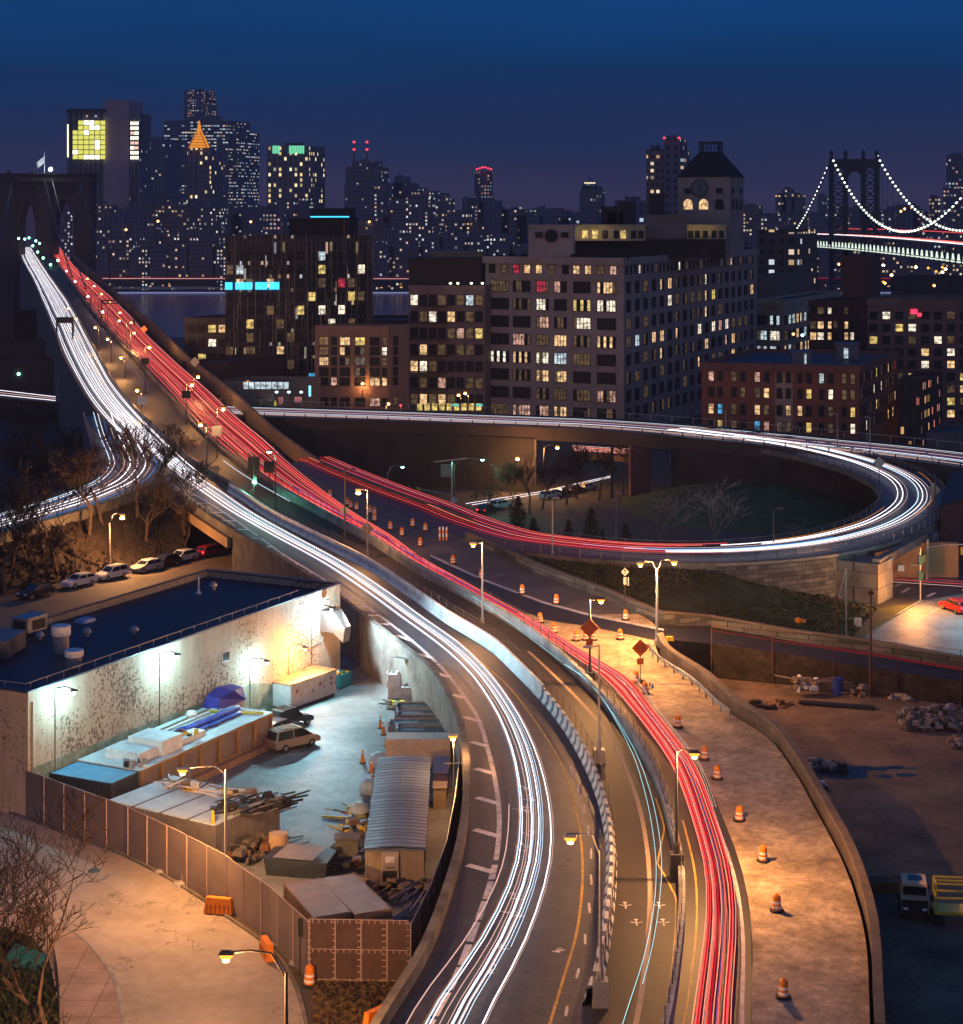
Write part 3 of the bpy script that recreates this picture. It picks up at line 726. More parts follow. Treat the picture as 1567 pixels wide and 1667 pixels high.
mpd = N('ShaderNodeMapping'); mpd.inputs['Scale'].default_value = (1.6, 1.6, .13); L(tcx.outputs['Object'], mpd.inputs[0])
n6 = N('ShaderNodeTexNoise'); n6.inputs['Scale'].default_value = 1.4; n6.inputs['Detail'].default_value = 5; L(mpd.outputs[0], n6.inputs['Vector'])
m6 = N('ShaderNodeMapRange'); m6.inputs[1].default_value = .42; m6.inputs[2].default_value = .62; m6.inputs[3].default_value = .86; m6.inputs[4].default_value = 1.0; L(n6.outputs[0], m6.inputs[0])
mm6 = N('ShaderNodeMath'); mm6.operation = 'MULTIPLY'; L(m6.outputs[0], mm6.inputs[0]); L(mr3.outputs[0], mm6.inputs[1])
v3 = N('ShaderNodeVectorMath'); v3.operation = 'SCALE'; L(rA.outputs[0], v3.inputs[0]); L(mm6.outputs[0], v3.inputs['Scale'])
L(v3.outputs[0], b.inputs['Base Color']); b.inputs['Roughness'].default_value = 0.8
bpx = N('ShaderNodeBump'); bpx.inputs['Strength'].default_value = 0.5; bpx.inputs['Distance'].default_value = 0.04; L(mA.outputs[0], bpx.inputs['Height']); L(bpx.outputs[0], b.inputs['Normal'])
FLAKE = wm2
m = MB(); H_ = 9.5
# open box of walls 0.35 thick with parapet, roof deck sunk 0.7 m
def ring(m, pts, th, z0, z1):
 n = len(pts); c = sum(pts, Vector((0, 0, 0)))/n
 inn = [p+(c-p).normalized()*th*1.4 for p in pts]
 for i in range(n):
  j = (i+1) % n
  a, b2, c2, d = pts[i], pts[j], inn[j], inn[i]
  m.quad((a.x, a.y, z0), (b2.x, b2.y, z0), (b2.x, b2.y, z1), (a.x, a.y, z1))
  m.quad((d.x, d.y, z0), (d.x, d.y, z1), (c2.x, c2.y, z1), (c2.x, c2.y, z0))
  m.quad((a.x, a.y, z1), (b2.x, b2.y, z1), (c2.x, c2.y, z1), (d.x, d.y, z1), )
 return inn
inn = ring(m, [A0, B0, B1, A1], 0.35, -0.5, H_-0.14)
m.build('wall', FLAKE, wh)
ROOFB = mat('blue_black_roof', (0.012, 0.017, 0.036), 0.5, 0.7, 0.16, 0.25, col2=(0.004, 0.006, 0.012), spec=0.35, detail=8)
m = MB(); m.poly([Vector((p.x, p.y, H_-0.75)) for p in inn]); rf = m.build('roof', ROOFB, wh)
m = MB(); cc = [A0, B0, B1, A1]; n = 4; cen = sum(cc, Vector())/4
o_ = [p+(p-cen).normalized()*0.12 for p in cc]; i_ = [p+(cen-p).normalized()*0.62 for p in cc]
for i in range(4):
 j = (i+1) % 4
 m.add([(o_[i].x, o_[i].y, H_-0.137), (o_[j].x, o_[j].y, H_-0.137), (i_[j].x, i_[j].y, H_-0.137), (i_[i].x, i_[i].y, H_-0.137),
           (o_[i].x, o_[i].y, H_), (o_[j].x, o_[j].y, H_), (i_[j].x, i_[j].y, H_), (i_[i].x, i_[i].y, H_)],
          [(0, 1, 5, 4), (4, 5, 6, 7), (3, 7, 6, 2), (0, 3, 2, 1)])
m.build('coping', mat('roof_edge', (0.03, 0.04, 0.075), 0.5, 0.3, 1.0), wh)
# pipe rail along the roof edge
rp = [A0+VV*15+Vector((0, 0, 9.75)), A0+VV*1.0+UV*0.9+Vector((0, 0, 9.75)), B0+VV*1.0-UV*6+Vector((0, 0, 9.75))]
m = MB(); m.tube(rp, 0.045, 5)
for i in range(20):
 q = rp[1].lerp(rp[2], (i+0.3)/20); m.bar(q-Vector((0, 0, 0.9)), q, 0.07)
for i in range(5):
 q = rp[0].lerp(rp[1], (i+0.3)/5); m.bar(q-Vector((0, 0, 0.9)), q, 0.07)
tag(m.build('roof_pipe', STEEL), 'low pipe rail running along the roof edge of the pale warehouse', 'pipe')
# window, door lintel, vent box on wall
def wallpt(t, z, out_=0.0): return A0+UV*t+Vector((0, 0, z))-VV*out_
Lw = (B0-A0).length
m = MB(); c = wallpt(26.0, 6.05, 0.02); m.box(c, (1.1, 0.10, 0.9), UA, 0); wf = m.build('window_frame', WHITE, wh)
m = MB()
for s in (-0.27, 0.27): m.box(c+UV*s-VV*0.06+Vector((0, 0, 0.08)), (0.44, 0.03, 0.74), UA, 0)
m.build('window_pane', GLASS_D, wf)
m = MB()
c = wallpt(42.5, 5.5, 0.75); m.box(c, (1.5, 1.5, 2.0), UA+0.0, 0)
m.add([c-UV*0.75-VV*0.75, c+UV*0.75-VV*0.75, c+UV*0.6-VV*1.7+Vector((0, 0, -0.9)), c-UV*0.6-VV*1.7+Vector((0, 0, -0.9)),
       c-UV*0.75-VV*0.75+Vector((0, 0, 2)), c+UV*0.75-VV*0.75+Vector((0, 0, 2)), c+UV*0.6-VV*1.9+Vector((0, 0, 0.5)), c-UV*0.6-VV*1.9+Vector((0, 0, 0.5))],
      [(0, 1, 5, 4), (4, 5, 6, 7), (7, 6, 2, 3), (0, 4, 7, 3), (1, 2, 6, 5), (0, 3, 2, 1)])
m.build('vent_hood', mat('hood_metal', (.16, .155, .15), .5, .3, 1.0, metal=.4), wh)
m = MB(); m.tube([wallpt(40, 4.4, 0.1), wallpt(41.8, 4.5, 0.1), wallpt(42.4, 5.2, 0.1), wallpt(42.5, 5.6, 0.1)], 0.07, 6)
m.tube([wallpt(33, 4.0, 0.08), wallpt(40, 4.4, 0.1)], 0.03, 4)
m.tube([wallpt(0.4, 0, 0.08), wallpt(0.4, 8.6, 0.08)], 0.06, 5); m.tube([wallpt(44.5, 4.5, 0.06), wallpt(44.5, 9.0, 0.06)], 0.05, 5)
m.build('conduit', mat('conduit', (0.22, 0.2, 0.18), 0.6, 0.2, 2), wh)
m = MB(); c = wallpt(41.3, 0, 0.03); m.box(c, (1.0, 0.08, 2.2), UA, 0); m.build('door', mat('door_grey', (0.25, 0.27, 0.27), 0.6, 0.2, 2), wh)
# dirty skirt band low on the wall
m = MB(); m.quad(wallpt(0.3, 0, 0.02), wallpt(44, 0, 0.02), wallpt(30, 3.2, 0.02), wallpt(0.3, 3.6, 0.02)); m.build('wall_base', mat('mossy_wall', (0.19, 0.21, 0.16), 0.9, 0.6, 0.8, 0.3, col2=(0.08, 0.09, 0.06)), wh)
LAMP_GAIN = 2.4
def plight(name, loc, col, power, parent=None, r=0.12, spot=None, aim=None):
 if spot:
  ld = bpy.data.lights.new(name, 'SPOT'); ld.spot_size = math.radians(spot); ld.spot_blend = 0.5
 else: ld = bpy.data.lights.new(name, 'POINT')
 ld.energy = power*(LAMP_GAIN if col[2] < .3 and col[0] > .9 and power > 200 else 1.0); ld.color = col; ld.shadow_soft_size = r
 o = bpy.data.objects.new(name, ld); COL.objects.link(o)
 o.location = loc
 if spot:
  d = Vector(aim) if aim else Vector((0, 0, -1)); o.rotation_euler = d.to_track_quat('-Z', 'Y').to_euler()
 if parent is not None: o.parent = parent; o.location = Vector(loc)-parent.location
 return o
SOD = (1.0, 0.455, 0.145); CL = (0.45, 0.90, 1.0)
WLO = (1.0, .36, .07)
def wall_lamp(t, z, col, bulb, power, label, out_=1.7):
 p = wallpt(t, z, out_)
 th = thing('wall_lamp', label, 'lamp', wallpt(t, z, 0.0))
 m = MB(); m.tube([wallpt(t, z+0.1, 0), wallpt(t, z+0.3, out_*0.5), p+Vector((0, 0, 0.2))], 0.04, 5); m.box(p+Vector((0, 0, 0.06)), (0.36, 0.5, 0.14), UA, 0, 0.7); m.build('bracket', DARKM, th)
 m = MB(); m.lathe(p-Vector((0, 0, 0.1)), [(0.05, 0), (0.14, 0.05), (0.16, 0.14)], 10); m.build('bulb', bulb, th)
 m = MB(); m.lathe(p-Vector((0, 0, 0.22)), [(0.05, 0), (0.12, 0.06), (0.05, 0.12)], 8); m.build('hot_bulb', HOTC if bulb is COOL else HOT, th)
 m = MB(); m.tube([wallpt(t-0.25, 0.0, 0.05), wallpt(t-0.25, z+0.1, 0.05)], 0.035, 4); m.build('conduit', DARKM, th)
 plight('lamp_light', p-Vector((0, 0, 0.3)), col, power, th)
wall_lamp(3.3, 8.9, CL, COOL, 1500, 'cool white lamp highest near the left corner of the pale warehouse wall')
wall_lamp(16.6, 8.8, CL, COOL, 2200, 'cool white lamp under the roof edge in the middle of the warehouse wall')
wall_lamp(30.0, 5.3, CL, COOL, 1400, 'cool white lamp low on the warehouse wall above the blue tarp')
wall_lamp(36.4, 5.2, WLO, SODIUM, 1700, 'orange lamp glowing on the flaking warehouse wall above the white shed')
wall_lamp(40.4, 8.1, (0.55, 0.86, 1.0), COOL, 3000, 'brilliant white floodlight beside the metal vent hood on the warehouse wall', 2.1)
fl = thing('floodlight', 'small floodlight head turned towards the concrete wall above the vent hood', 'lamp', wallpt(41.6, 8.3, 0.9))  # extra floodlight added to brighten the concrete wall and the yard
m = MB(); m.box(wallpt(41.6, 8.3, 0.9), (.5, .3, .35), UA+.6); m.build('lamp_head', DARKM, fl)
plight('lamp_light', wallpt(41.9, 8.3, 1.9), (0.62, 0.88, 1.0), 16000, fl, 0.15, spot=110, aim=(1.0, 0.25, -0.32))
plight('lamp_light', wallpt(38.0, 8.3, 2.4), (0.40, 0.86, 1.0), 11000, fl, 0.15, spot=120, aim=(.55, -0.75, -0.75))  # second extra beam for the yard, with no lamp head of its own
# roof furniture
def drum_vent(px, py, r, h, label, z=8.75):
 p = at(px, py, z); th = thing('roof_vent', label, 'roof vent', p)
 m = MB(); m.lathe(p, [(r*0.92, 0), (r*0.92, h*0.7)], 18); m.build('stack', STEEL, th)
 m = MB(); m.lathe(p+Vector((0, 0, h*0.7+0.01)), [(r*1.08, 0), (r*1.08, h*0.35), (r*1.0, h*0.38)], 18); m.build('cap', WHITE, th)
drum_vent(99, 1062, 0.75, 2.1, 'tall white drum vent on the dark blue roof')
drum_vent(120, 1086, 0.72, 1.3, 'shorter white drum vent nearest the roof edge on the dark blue roof')
for px, py, lb in ((64, 1042, 'small dome vent left of the white drums on the blue roof'), (141, 1036, 'small dome vent right of the tall white drum on the blue roof'), (218, 1033, 'small dome vent near the middle of the blue roof'), (347, 960, 'small dome vent near the far end of the blue roof')):
 p = at(px, py, 8.75); m = MB(); m.lathe(p, [(0.2, 0), (0.2, 0.35), (0.42, 0.36), (0.36, 0.6), (0.15, 0.78)], 12); tag(m.build('dome_vent', STEEL), lb, 'roof vent')
p = at(323, 966, 8.75); m = MB(); m.lathe(p, [(0.3, 0), (0.08, 0.35), (0.08, 1.6)], 8); tag(m.build('vent_pipe', WHITE), 'thin white vent pipe at the far end of the blue roof', 'pipe')
p = at(48, 1030, 8.75); th = thing('air_handler', 'boxy metal air handling unit on the left of the blue roof', 'air handler', p, UA)
m = MB(); m.box((0, 0, 0.2), (2.6, 1.7, 1.25)); m.box((0, 0, 1.46), (2.7, 1.8, 0.08)); m.build('housing', STEEL, th, local=True)
m = MB(); m.box((-1.34, 0, 0.3), (0.08, 1.3, 1.0)); m.box((0.2, -0.88, 0.4), (1.6, 0.08, 0.85)); m.build('grille', DARKM, th, local=True)
p = at(138, 1012, 8.75); m = MB(); m.box(p, (1.6, 1.2, 0.3), UA, 0, 0.9); tag(m.build('skylight', mat('skylight', (0.25, 0.4, 0.6), 0.2, 0.1, 1.0)), 'square skylight hatch on the blue roof', 'skylight')
# seams on the roof
m = MB(); a = at(0, 1068, 8.76); b2 = at(395, 952, 8.76); d = (b2-a).normalized(); nn = Vector((-d.y, d.x, 0))*0.35; m.quad(a+nn, a-nn, b2-nn, b2+nn)
m.build('roof_seam', mat('roof_seam', (0.008, 0.010, 0.02), 0.5, 0.3, 0.4), wh)
# lower annex at the far left with a pale roof
m = MB(); q = [at(-60, 1085, 9.0), at(-60, 1052, 9.0), at(2, 1052, 9.0), at(46, 1048+10, 9.0)]
an = thing('annex', 'low annex with pale roof at the left end of the warehouse', 'annex', q[0])
m.prism([at(-80, 1075, 8.8), at(-80, 1040, 8.8), at(42, 1052, 8.8), at(12, 1072, 8.8)], 8.76, 10.2, 0, 1); m.build('wall', [CONC_D, mat('annex_roof', (0.25, 0.22, 0.22), 0.8, 0.3, 0.5)], an)
# end wall details: lamp housing
m = MB(); p = A0+VV*4.6+Vector((0, 0, 6.4))-UV*0.1; m.lathe(p-Vector((0, 0, 0.2)), [(0.1, 0), (0.4, 0.1), (0.42, 0.3), (0.2, 0.6)], 12); m.build('round_vent', DARKM, wh)
# retaining wall behind the yard gate gets a pale washed face
# shipping containers under the wall ------------------------------------------
CRG = mat('corrugated_pale', (0.64, 0.76, 0.78), 0.55, 0.25, 0.6, 0.0, wave=('X', 2.2))
CRB = mat('corrugated_blue', (0.12, 0.36, 0.55), 0.5, 0.25, 0.6, 0.0, wave=('X', 2.2))
ROOFP = mat('pale_roof_sheet', (0.66, 0.75, 0.76), 0.6, 0.35, 0.5, 0.1)
FRAMEO = mat('ochre_frame', (0.34, 0.20, 0.08), 0.7, 0.3, 1.5)
PANEL = mat('grey_brown_panel', (0.21, 0.17, 0.16), 0.7, 0.2, 0.8)
C0 = Vector((-18.0, 158.0, 0))
def rowpt(t, v, z=0.0): return C0+UV*t+VV*v+Vector((0, 0, z))
row_root = thing('panel_store', 'long low storage bay with ochre framed grey panels below the warehouse wall', 'storage bay', C0, UA)
m = MB(); m.box((-9.1, 3.0, 0.0), (18.2, 5.9, 2.75)); m.build('body', PANEL, row_root, local=True)
m = MB(); m.box((-9.1, 3.0, 2.753), (18.4, 6.1, 0.10)); m.build('roof', [CRG], row_root, local=True)
for k in range(7):
 x = -18.2+2.6*k+1.3
 m = MB()
 for sx in (-1.22, 1.22): m.box((x+sx, -0.06, 0.6), (0.14, 0.16, 2.1))
 m.box((x, -0.055, 0.60), (2.3, 0.13, 0.12)); m.box((x, -0.055, 2.6), (2.3, 0.13, 0.12))
 m.build('panel_frame', FRAMEO, row_root, local=True)
m = MB(); m.box((-9.1, -0.35, 0), (18.3, 0.55, 0.55)); m.build('plinth', mat('plinth', (0.26, 0.17, 0.12), 0.9, 0.3, 1.0), row_root, local=True)
def container(name, label, p, L_, W_, H_, rot, wallm, roofm, doors=True, cat='shipping container', group=None, ribs=True):
 """p = centre of the base"""
 th = thing(name, label, cat, p, rot, group)
 m = MB()
 n = int(L_/0.28) if ribs else 1
 m.box((0, 0, 0.12), (L_-0.1, W_-0.1, H_-0.2))
 if ribs:
  for i in range(n):
   x = -L_/2+0.2+(L_-0.4)*i/max(1, n-1)
   for s in (-1, 1): m.box((x, s*(W_/2-0.04), 0.15), (0.13, 0.06, H_-0.3))
  n2_ = int(W_/0.28)
  for i in range(n2_):
   y = -W_/2+0.2+(W_-0.4)*i/max(1, n2_-1); m.box((-L_/2+0.04, y, 0.15), (0.06, 0.13, H_-0.3))
 m.build('body', wallm, th, local=True)
 m = MB()
 for sx in (-1, 1):
  for sy in (-1, 1): m.box((sx*(L_/2-0.06), sy*(W_/2-0.06), 0), (0.14, 0.14, H_))
 for sy in (-1, 1):
  m.box((0, sy*(W_/2-0.05), H_-0.13), (L_-0.2, 0.11, 0.13)); m.box((0, sy*(W_/2-0.05), 0.02), (L_-0.2, 0.11, 0.14))
 m.build('frame', wallm, th, local=True)
 m = MB(); m.box((0, 0, H_-0.075), (L_-0.18, W_-0.18, 0.08)); m.build('roof', roofm, th, local=True)
 if doors:
  m = MB()
  for s in (-1, 1):
   m.box((L_/2-0.02, s*W_*0.235, 0.2), (0.06, W_*0.45, H_-0.42))
   for q in (0.15, 0.32): m.bar((L_/2+0.04, s*W_*q, 0.25), (L_/2+0.04, s*W_*q, H_-0.3), 0.04)
  m.build('door', wallm, th, local=True)
 return th
DARKSTEEL = mat('container_brown', (0.20, 0.13, 0.10), 0.7, 0.3, 1.0)
NAVY = mat('container_navy', (0.035, 0.05, 0.075), 0.6, 0.3, 1.0)
container('shipping_container', 'container with bright blue ribbed roof at the left corner of the yard', rowpt(-20.1, 3.0), 5.9, 3.3, 2.75, UA+math.pi/2, NAVY, CRB)
# white hazard shed with rusty roof
WSH = mat('shed_white', (0.55, 0.52, 0.50), 0.6, 0.15, 1.0)
ms = at(473.6, 1160, 0); me_ = at(546, 1133.6, 0); dd = (me_-ms); sa = math.atan2(dd.y, dd.x); dn = dd.normalized(); dv = Vector((-dn.y, dn.x, 0))
sc_ = ms+dd*0.5+dv*1.35
sh = thing('metal_shed', 'white locker shed with orange rusted roof standing below the warehouse floodlight', 'shed', sc_, sa)
m = MB(); m.box((0, 0, 0.35), (6.9, 2.7, 2.1)); m.build('body', WSH, sh, local=True)
m = MB(); m.box((0, 0, 2.453), (7.1, 2.9, 0.12), 0, 0, 0.98); m.build('roof', mat('rusted_roof', (0.42, 0.23, 0.10), 0.8, 0.7, 0.9, 0.3, col2=(0.12, 0.045, 0.02)), sh, local=True)
m = MB(); m.box((0, 0, 0), (6.6, 2.4, 0.34)); m.build('skid', DARKM, sh, local=True)
for k in range(4):
 x = -2.6+1.73*k; m = MB(); m.box((x, -1.375, 0.45), (1.6, 0.04, 1.9)); d_ = m.build('door', WSH, sh, local=True)
 m = MB(); m.box((x+0.6, -1.41, 1.2), (0.05, 0.03, 0.3)); m.build('handle', DARKM, d_, local=True)
REDM = mat('faded_red', (0.30, 0.06, 0.06), 0.6, 0.2, 2.0)
for x, z in ((-2.5, 1.75), (0.9, 1.75), (2.6, 1.9), (2.6, 1.4)):
 m = MB(); m.add([(x-0.22, -1.402, z), (x, -1.402, z-0.22), (x+0.22, -1.402, z), (x, -1.402, z+0.22)], [(0, 1, 2, 3)]); m.build('hazard_placard', REDM, sh, local=True)
# three containers side by side with pale roofs
qa, qb, qc, qd = at(188, 1302, 2.6), at(265, 1262, 2.6), at(458, 1300, 2.6), at(350, 1344, 2.6)
cen = (qa+qb+qc+qd)/4; cen.z = 0
wdir = ((qc-qb)+(qd-qa)).normalized(); ldir = Vector((-wdir.y, wdir.x, 0))
wr = math.atan2(ldir.y, ldir.x)
STGREY = mat('container_grey', (0.16, 0.15, 0.16), 0.6, 0.25, 1.0)
for k, lb in ((-1.5, 'leftmost of four abutting containers with pale ribbed roofs behind the brown fence'), (-0.5, 'second from left of four abutting containers with pale ribbed roofs'), (0.5, 'third from left of four abutting containers with pale ribbed roofs'), (1.5, 'rightmost of four abutting pale roofed containers with scrap steel on top')):
 container('shipping_container', lb, cen+wdir*2.62*k, 7.2, 2.55, 2.6, wr, STGREY, CRG, group='row of four pale roofed containers')
# pair of containers bottom, brown
qa, qb, qc, qd = at(462, 1437, 2.7), at(575, 1421, 2.7), at(642, 1482, 2.7), at(507, 1492, 2.7)
BRN = mat('brown_corrugated', (0.20, 0.13, 0.105), 0.6, 0.3, 0.8, 0.0, wave=('X', 2.2))
for (p0, p1, p2, p3), lb in (((qa, qa.lerp(qb, .5), qd.lerp(qc, .5), qd), 'left of two brown ribbed roof containers inside the fence corner'), ((qa.lerp(qb, .5), qb, qc, qd.lerp(qc, .5)), 'right of two brown ribbed roof containers inside the fence corner')):
 c = (p0+p1+p2+p3)/4; c.z = 0; d = ((p2-p1)+(p3-p0)); L_ = d.length/2; W_ = ((p1-p0).length+(p2-p3).length)/2-0.04
 container('shipping_container', lb, c, L_, W_, 2.7, math.atan2(d.y, d.x), DARKSTEEL, BRN, group='two brown containers')
# office trailer
f0, f1 = at(588, 1379, 3.1), at(684, 1379, 3.1)
th_ = math.atan2(146-121, 0.2)
tc_ = Vector(((f0.x+f1.x)/2+0.15, f0.y+10.2, 0)); TW = f1.x-f0.x
tr = thing('office_trailer', 'long site office trailer with blue grey seamed roof and air conditioner on its end', 'trailer', tc_, math.radians(0.6))
m = MB(); m.box((0, 0, 0.5), (TW, 20.4, 2.5)); m.build('body', mat('trailer_beige', (0.40, 0.32, 0.22), 0.6, 0.15, 0.8, 0.0, wave=('X', 1.9)), tr, local=True)
m = MB()
xs = [-TW/2-0.1, -TW/4, 0, TW/4, TW/2+0.1]; zsr = [3.003, 3.12, 3.17, 3.12, 3.003]
for i in range(4):
 m.quad((xs[i], -10.3, zsr[i]), (xs[i+1], -10.3, zsr[i+1]), (xs[i+1], 10.3, zsr[i+1]), (xs[i], 10.3, zsr[i]))
rr_ = random.Random(4)
for k in range(30):
 y = -10+k*0.68+rr_.uniform(-.1, .1)
 for i in range(4): m.quad((xs[i], y-0.05+rr_.uniform(-.05, .05), zsr[i]+0.035), (xs[i+1], y-0.05, zsr[i+1]+0.035), (xs[i+1], y+0.05, zsr[i+1]+0.035), (xs[i], y+0.05, zsr[i]+0.035))
 for i in range(4): m.quad((xs[i], y-0.16, zsr[i]+0.004), (xs[i+1], y-0.16, zsr[i+1]+0.004), (xs[i+1], y-0.05, zsr[i+1]+0.035), (xs[i], y-0.05, zsr[i]+0.035))
m.box((0, -10.3, 2.9), (TW+0.2, 0.1, 0.1))
m.build('roof', mat('trailer_roof', (0.10, 0.145, 0.22), 0.45, 0.3, 0.4, 0.2), tr, local=True)
m = MB(); m.box((0, 0, 0), (TW-0.4, 19.8, 0.5)); m.build('skirt', DARKM, tr, local=True)
m = MB(); m.box((-0.3, -10.5, 0.9), (1.15, 0.5, 1.95)); ac = m.build('air_conditioner', mat('ac_metal', (0.38, 0.33, 0.27), 0.5, 0.15, 1.0), tr, local=True)
m = MB(); m.box((-0.3, -10.78, 1.0), (0.95, 0.06, 0.7)); 
for i in range(6): m.box((-0.55+i*0.1, -10.77, 1.85), (0.04, 0.05, 0.14))
m.build('grille', BLACK, ac, local=True)
m = MB(); m.box((-0.3, -10.77, 2.25), (0.62, 0.04, 0.4)); m.build('notice_plate', WHITE, ac, local=True)
m = MB()
for i in range(5): m.box((TW/2+0.02, -8+i*3.9, 1.5), (0.05, 1.1, 0.9))
m.build('window', GLASS_D, tr, local=True)
# warm white ribbed container behind it and small units
container('shipping_container', 'cream container with ribbed side lying crosswise behind the office trailer', at(680, 1243, 0), 5.3, 2.1, 2.3, 0.0, mat('cream_metal', (0.52, 0.44, 0.36), 0.6, 0.2, 1.0), mat('cream_metal', (0, 0, 0)), doors=True)
BOXL = (('steel_box', 'blue tarp covered box beside the trailer', 718, 1285, (1.1, 4.4, 1.9), mat('purple_tarp', (0.08, 0.06, 0.16), 0.5, 0.3, 1.5)),
  ('steel_box', 'small tan cabinet beside the trailer below the tarp covered box', 716, 1312, (1.0, 1.6, 1.6), mat('tan_cabinet', (0.34, 0.27, 0.19), 0.6, 0.2, 1.0)))
for nm, lb, px, py, s, mt in BOXL:
 p = at(px, py, 0); m = MB(); m.box(p, s, 0.0, 0, 0.97); m.box(p+Vector((0, 0, s[2]+0.003)), (s[0]+0.1, s[1]+0.1, 0.06)); tag(m.build(nm, mt), lb, 'box')
# flat beds / long steel boxes stacked crosswise
GREYB = mat('grey_blue_steel', (0.17, 0.18, 0.22), 0.5, 0.3, 0.8, metal=0.3)
for k, (px, py, L_, lb) in enumerate(((691, 1216, 5.0, 'grey flatbed truck body nearest the cream container'), (684, 1204, 5.6, 'grey blue flatbed truck body second from the cream container'), (690, 1188, 5.0, 'dark ribbed truck body third from the cream container'), (686, 1176, 4.8, 'dark truck body farthest from the cream container'))):
 p = at(px, py, 0); th = thing('truck_body', lb, 'truck body', p, 0.02*k)
 m = MB(); m.box((0, 0, 0.7), (L_, 1.75, 0.8)); m.build('bed', GREYB if k != 3 else mat('teal_dark', (0.03, 0.05, 0.055), 0.5, 0.3, 1.0), th, local=True)
 m = MB()
 for sy in (-0.85, 0.85): m.box((0.2, sy, 1.503), (L_*0.9, 0.1, 0.16))
 m.box((-L_/2+0.12, 0, 1.503), (0.2, 1.6, 0.3)); m.build('rim', STEEL, th, local=True)
 m = MB(); m.box((L_*0.2, 0, 1.503), (L_*0.45, 1.1, 0.05)); m.build('plate', DARKM, th, local=True)
 for x in (-L_*0.33, L_*0.33):
  for s in (-1, 1):
   m = MB()
   m.tube([(x, s*0.75, 0.42), (x, s*0.95, 0.42)], 0.42, 14); m.build('wheel', BLACK, th, local=True)
# wrapped pallet stacks
PINKW = mat('shrink_wrap', (0.50, 0.42, 0.42), 0.4, 0.35, 1.5, 0.6)
for px, py, w, h, lb in ((641, 1137, 1.3, 2.5, 'tall wrapped pallet stack nearest the concrete wall'), (658, 1136, 1.6, 2.3, 'wrapped pallet stack in the middle of the three by the fence'), (667, 1148, 1.8, 1.9, 'squat wrapped pallet stack in front of the other two')):
 p = at(px, py, 0); th = thing('pallet_stack', lb, 'pallet stack', p, 0.05)
 m = MB()
 for i in range(3): m.box(((-1+i)*w*0.4, 0, 0), (0.1, w, 0.12))
 m.box((0, 0, 0.125), (w, w, 0.04)); m.build('pallet', mat('pallet_wood', (0.22, 0.15, 0.09), 0.9, 0.3, 2.0), th, local=True)
 r5 = random.Random(px)
 m = MB(); k = int(h/0.55)
 for i in range(k): m.box((r5.uniform(-.06, .06), r5.uniform(-.06, .06), 0.17+i*0.55), (w*r5.uniform(.88, .98), w*0.9, 0.53), r5.uniform(-.04, .04), 0, 0.96)
 for i in range(9): m.box((r5.uniform(-w/2, w/2)*0.8, r5.uniform(-w/2, w/2)*0.8, 0.18+k*0.55), (0.3, 0.25, r5.uniform(.1, .3)), r5.uniform(0, 3), 0, 0.6)
 m.build('wrapped_load', PINKW, th, local=True)
# scrap piles -----------------------------------------------------------------
def junk(name, label, c, spread, n, mats_, seed, size=(0.2, 0.9), lng=0.3, hgt=0.6, cat='scrap pile', rot=None):
 r = random.Random(seed); m = MB()
 for i in range(n):
  p = Vector(c)+Vector((r.uniform(-1, 1)*spread[0], r.uniform(-1, 1)*spread[1], r.random()**1.5*hgt))
  mi = r.randrange(len(mats_))
  if r.random() < lng:
   a = r.uniform(0, 3.14) if rot is None else rot+r.uniform(-.12, .12); L_ = r.uniform(1.0, 2.6)*size[1]*1.2
   q = p+Vector((math.cos(a)*L_, math.sin(a)*L_, r.uniform(-.05, .25))); m.bar(p, q, r.uniform(.05, .14), mi=mi)
  else:
   m.box(p, (r.uniform(*size), r.uniform(*size), r.uniform(.08, .45)), r.uniform(0, 3), mi, r.uniform(.6, 1))
 o = m.build(name, mats_); tag(o, label, cat); return o
WOOD = mat('weathered_wood', (0.24, 0.16, 0.10), 0.9, 0.4, 2.0)
YEL = mat('yellow_paint', (0.62, 0.45, 0.03), 0.5, 0.2, 2.0)
BLUET = mat('blue_tarp', (0.02, 0.10, 0.52), 0.45, 0.5, 2.2, 0.8, col2=(0.01, 0.04, 0.25))
junk('scrap_pile', 'jumble of pipes and offcuts between the pallet stacks and the truck bodies', at(668, 1158, 0), (2.2, 1.4), 46, [STEEL, WOOD, DARKM, YEL], 5)
junk('scrap_pile', 'dark scrap heap in the yard corner left of the office trailer', at(540, 1408, 0), (3.2, 2.0), 70, [DARKM, BLACK, RUSTM, STEEL], 6, hgt=0.9)
junk('scrap_pile', 'boards and tins heaped beside the ribbed container end', at(415, 1395, 0), (2.0, 1.6), 50, [WOOD, DARKM, CONC_D, RUSTM], 7, hgt=1.0)
junk('scrap_pile', 'hoses and tools heaped by the left flank of the office trailer', at(583, 1345, 0), (0.9, 3.2), 40, [STEEL, DARKM, WOOD, YEL], 8)
junk('scrap_pile', 'broken boards and drums in front of the office trailer end', at(640, 1462, 0), (2.2, 0.9), 44, [WOOD, CONC_D, RUSTM, DARKM], 9, hgt=1.1)
junk('scrap_pile', 'bundle of blue grey pipes leaning inside the fence beside the brown containers', at(655, 1510, 0), (0.9, 2.4), 26, [GREYB, STEEL], 10, lng=1.0, rot=1.2, hgt=1.6)
junk('scrap_pile', 'tangled black scrap steel on the roofs of the ribbed containers', at(405, 1318, 2.65), (2.6, 1.4), 70, [DARKM, BLACK, STEEL], 11, lng=0.6, rot=0.6, hgt=0.8)
junk('scrap_pile', 'broken timber frame on the back of the pale container roofs', at(300, 1280, 2.65), (1.4, 1.0), 24, [WOOD, WHITE, RUSTM], 12, lng=0.6, hgt=0.4)
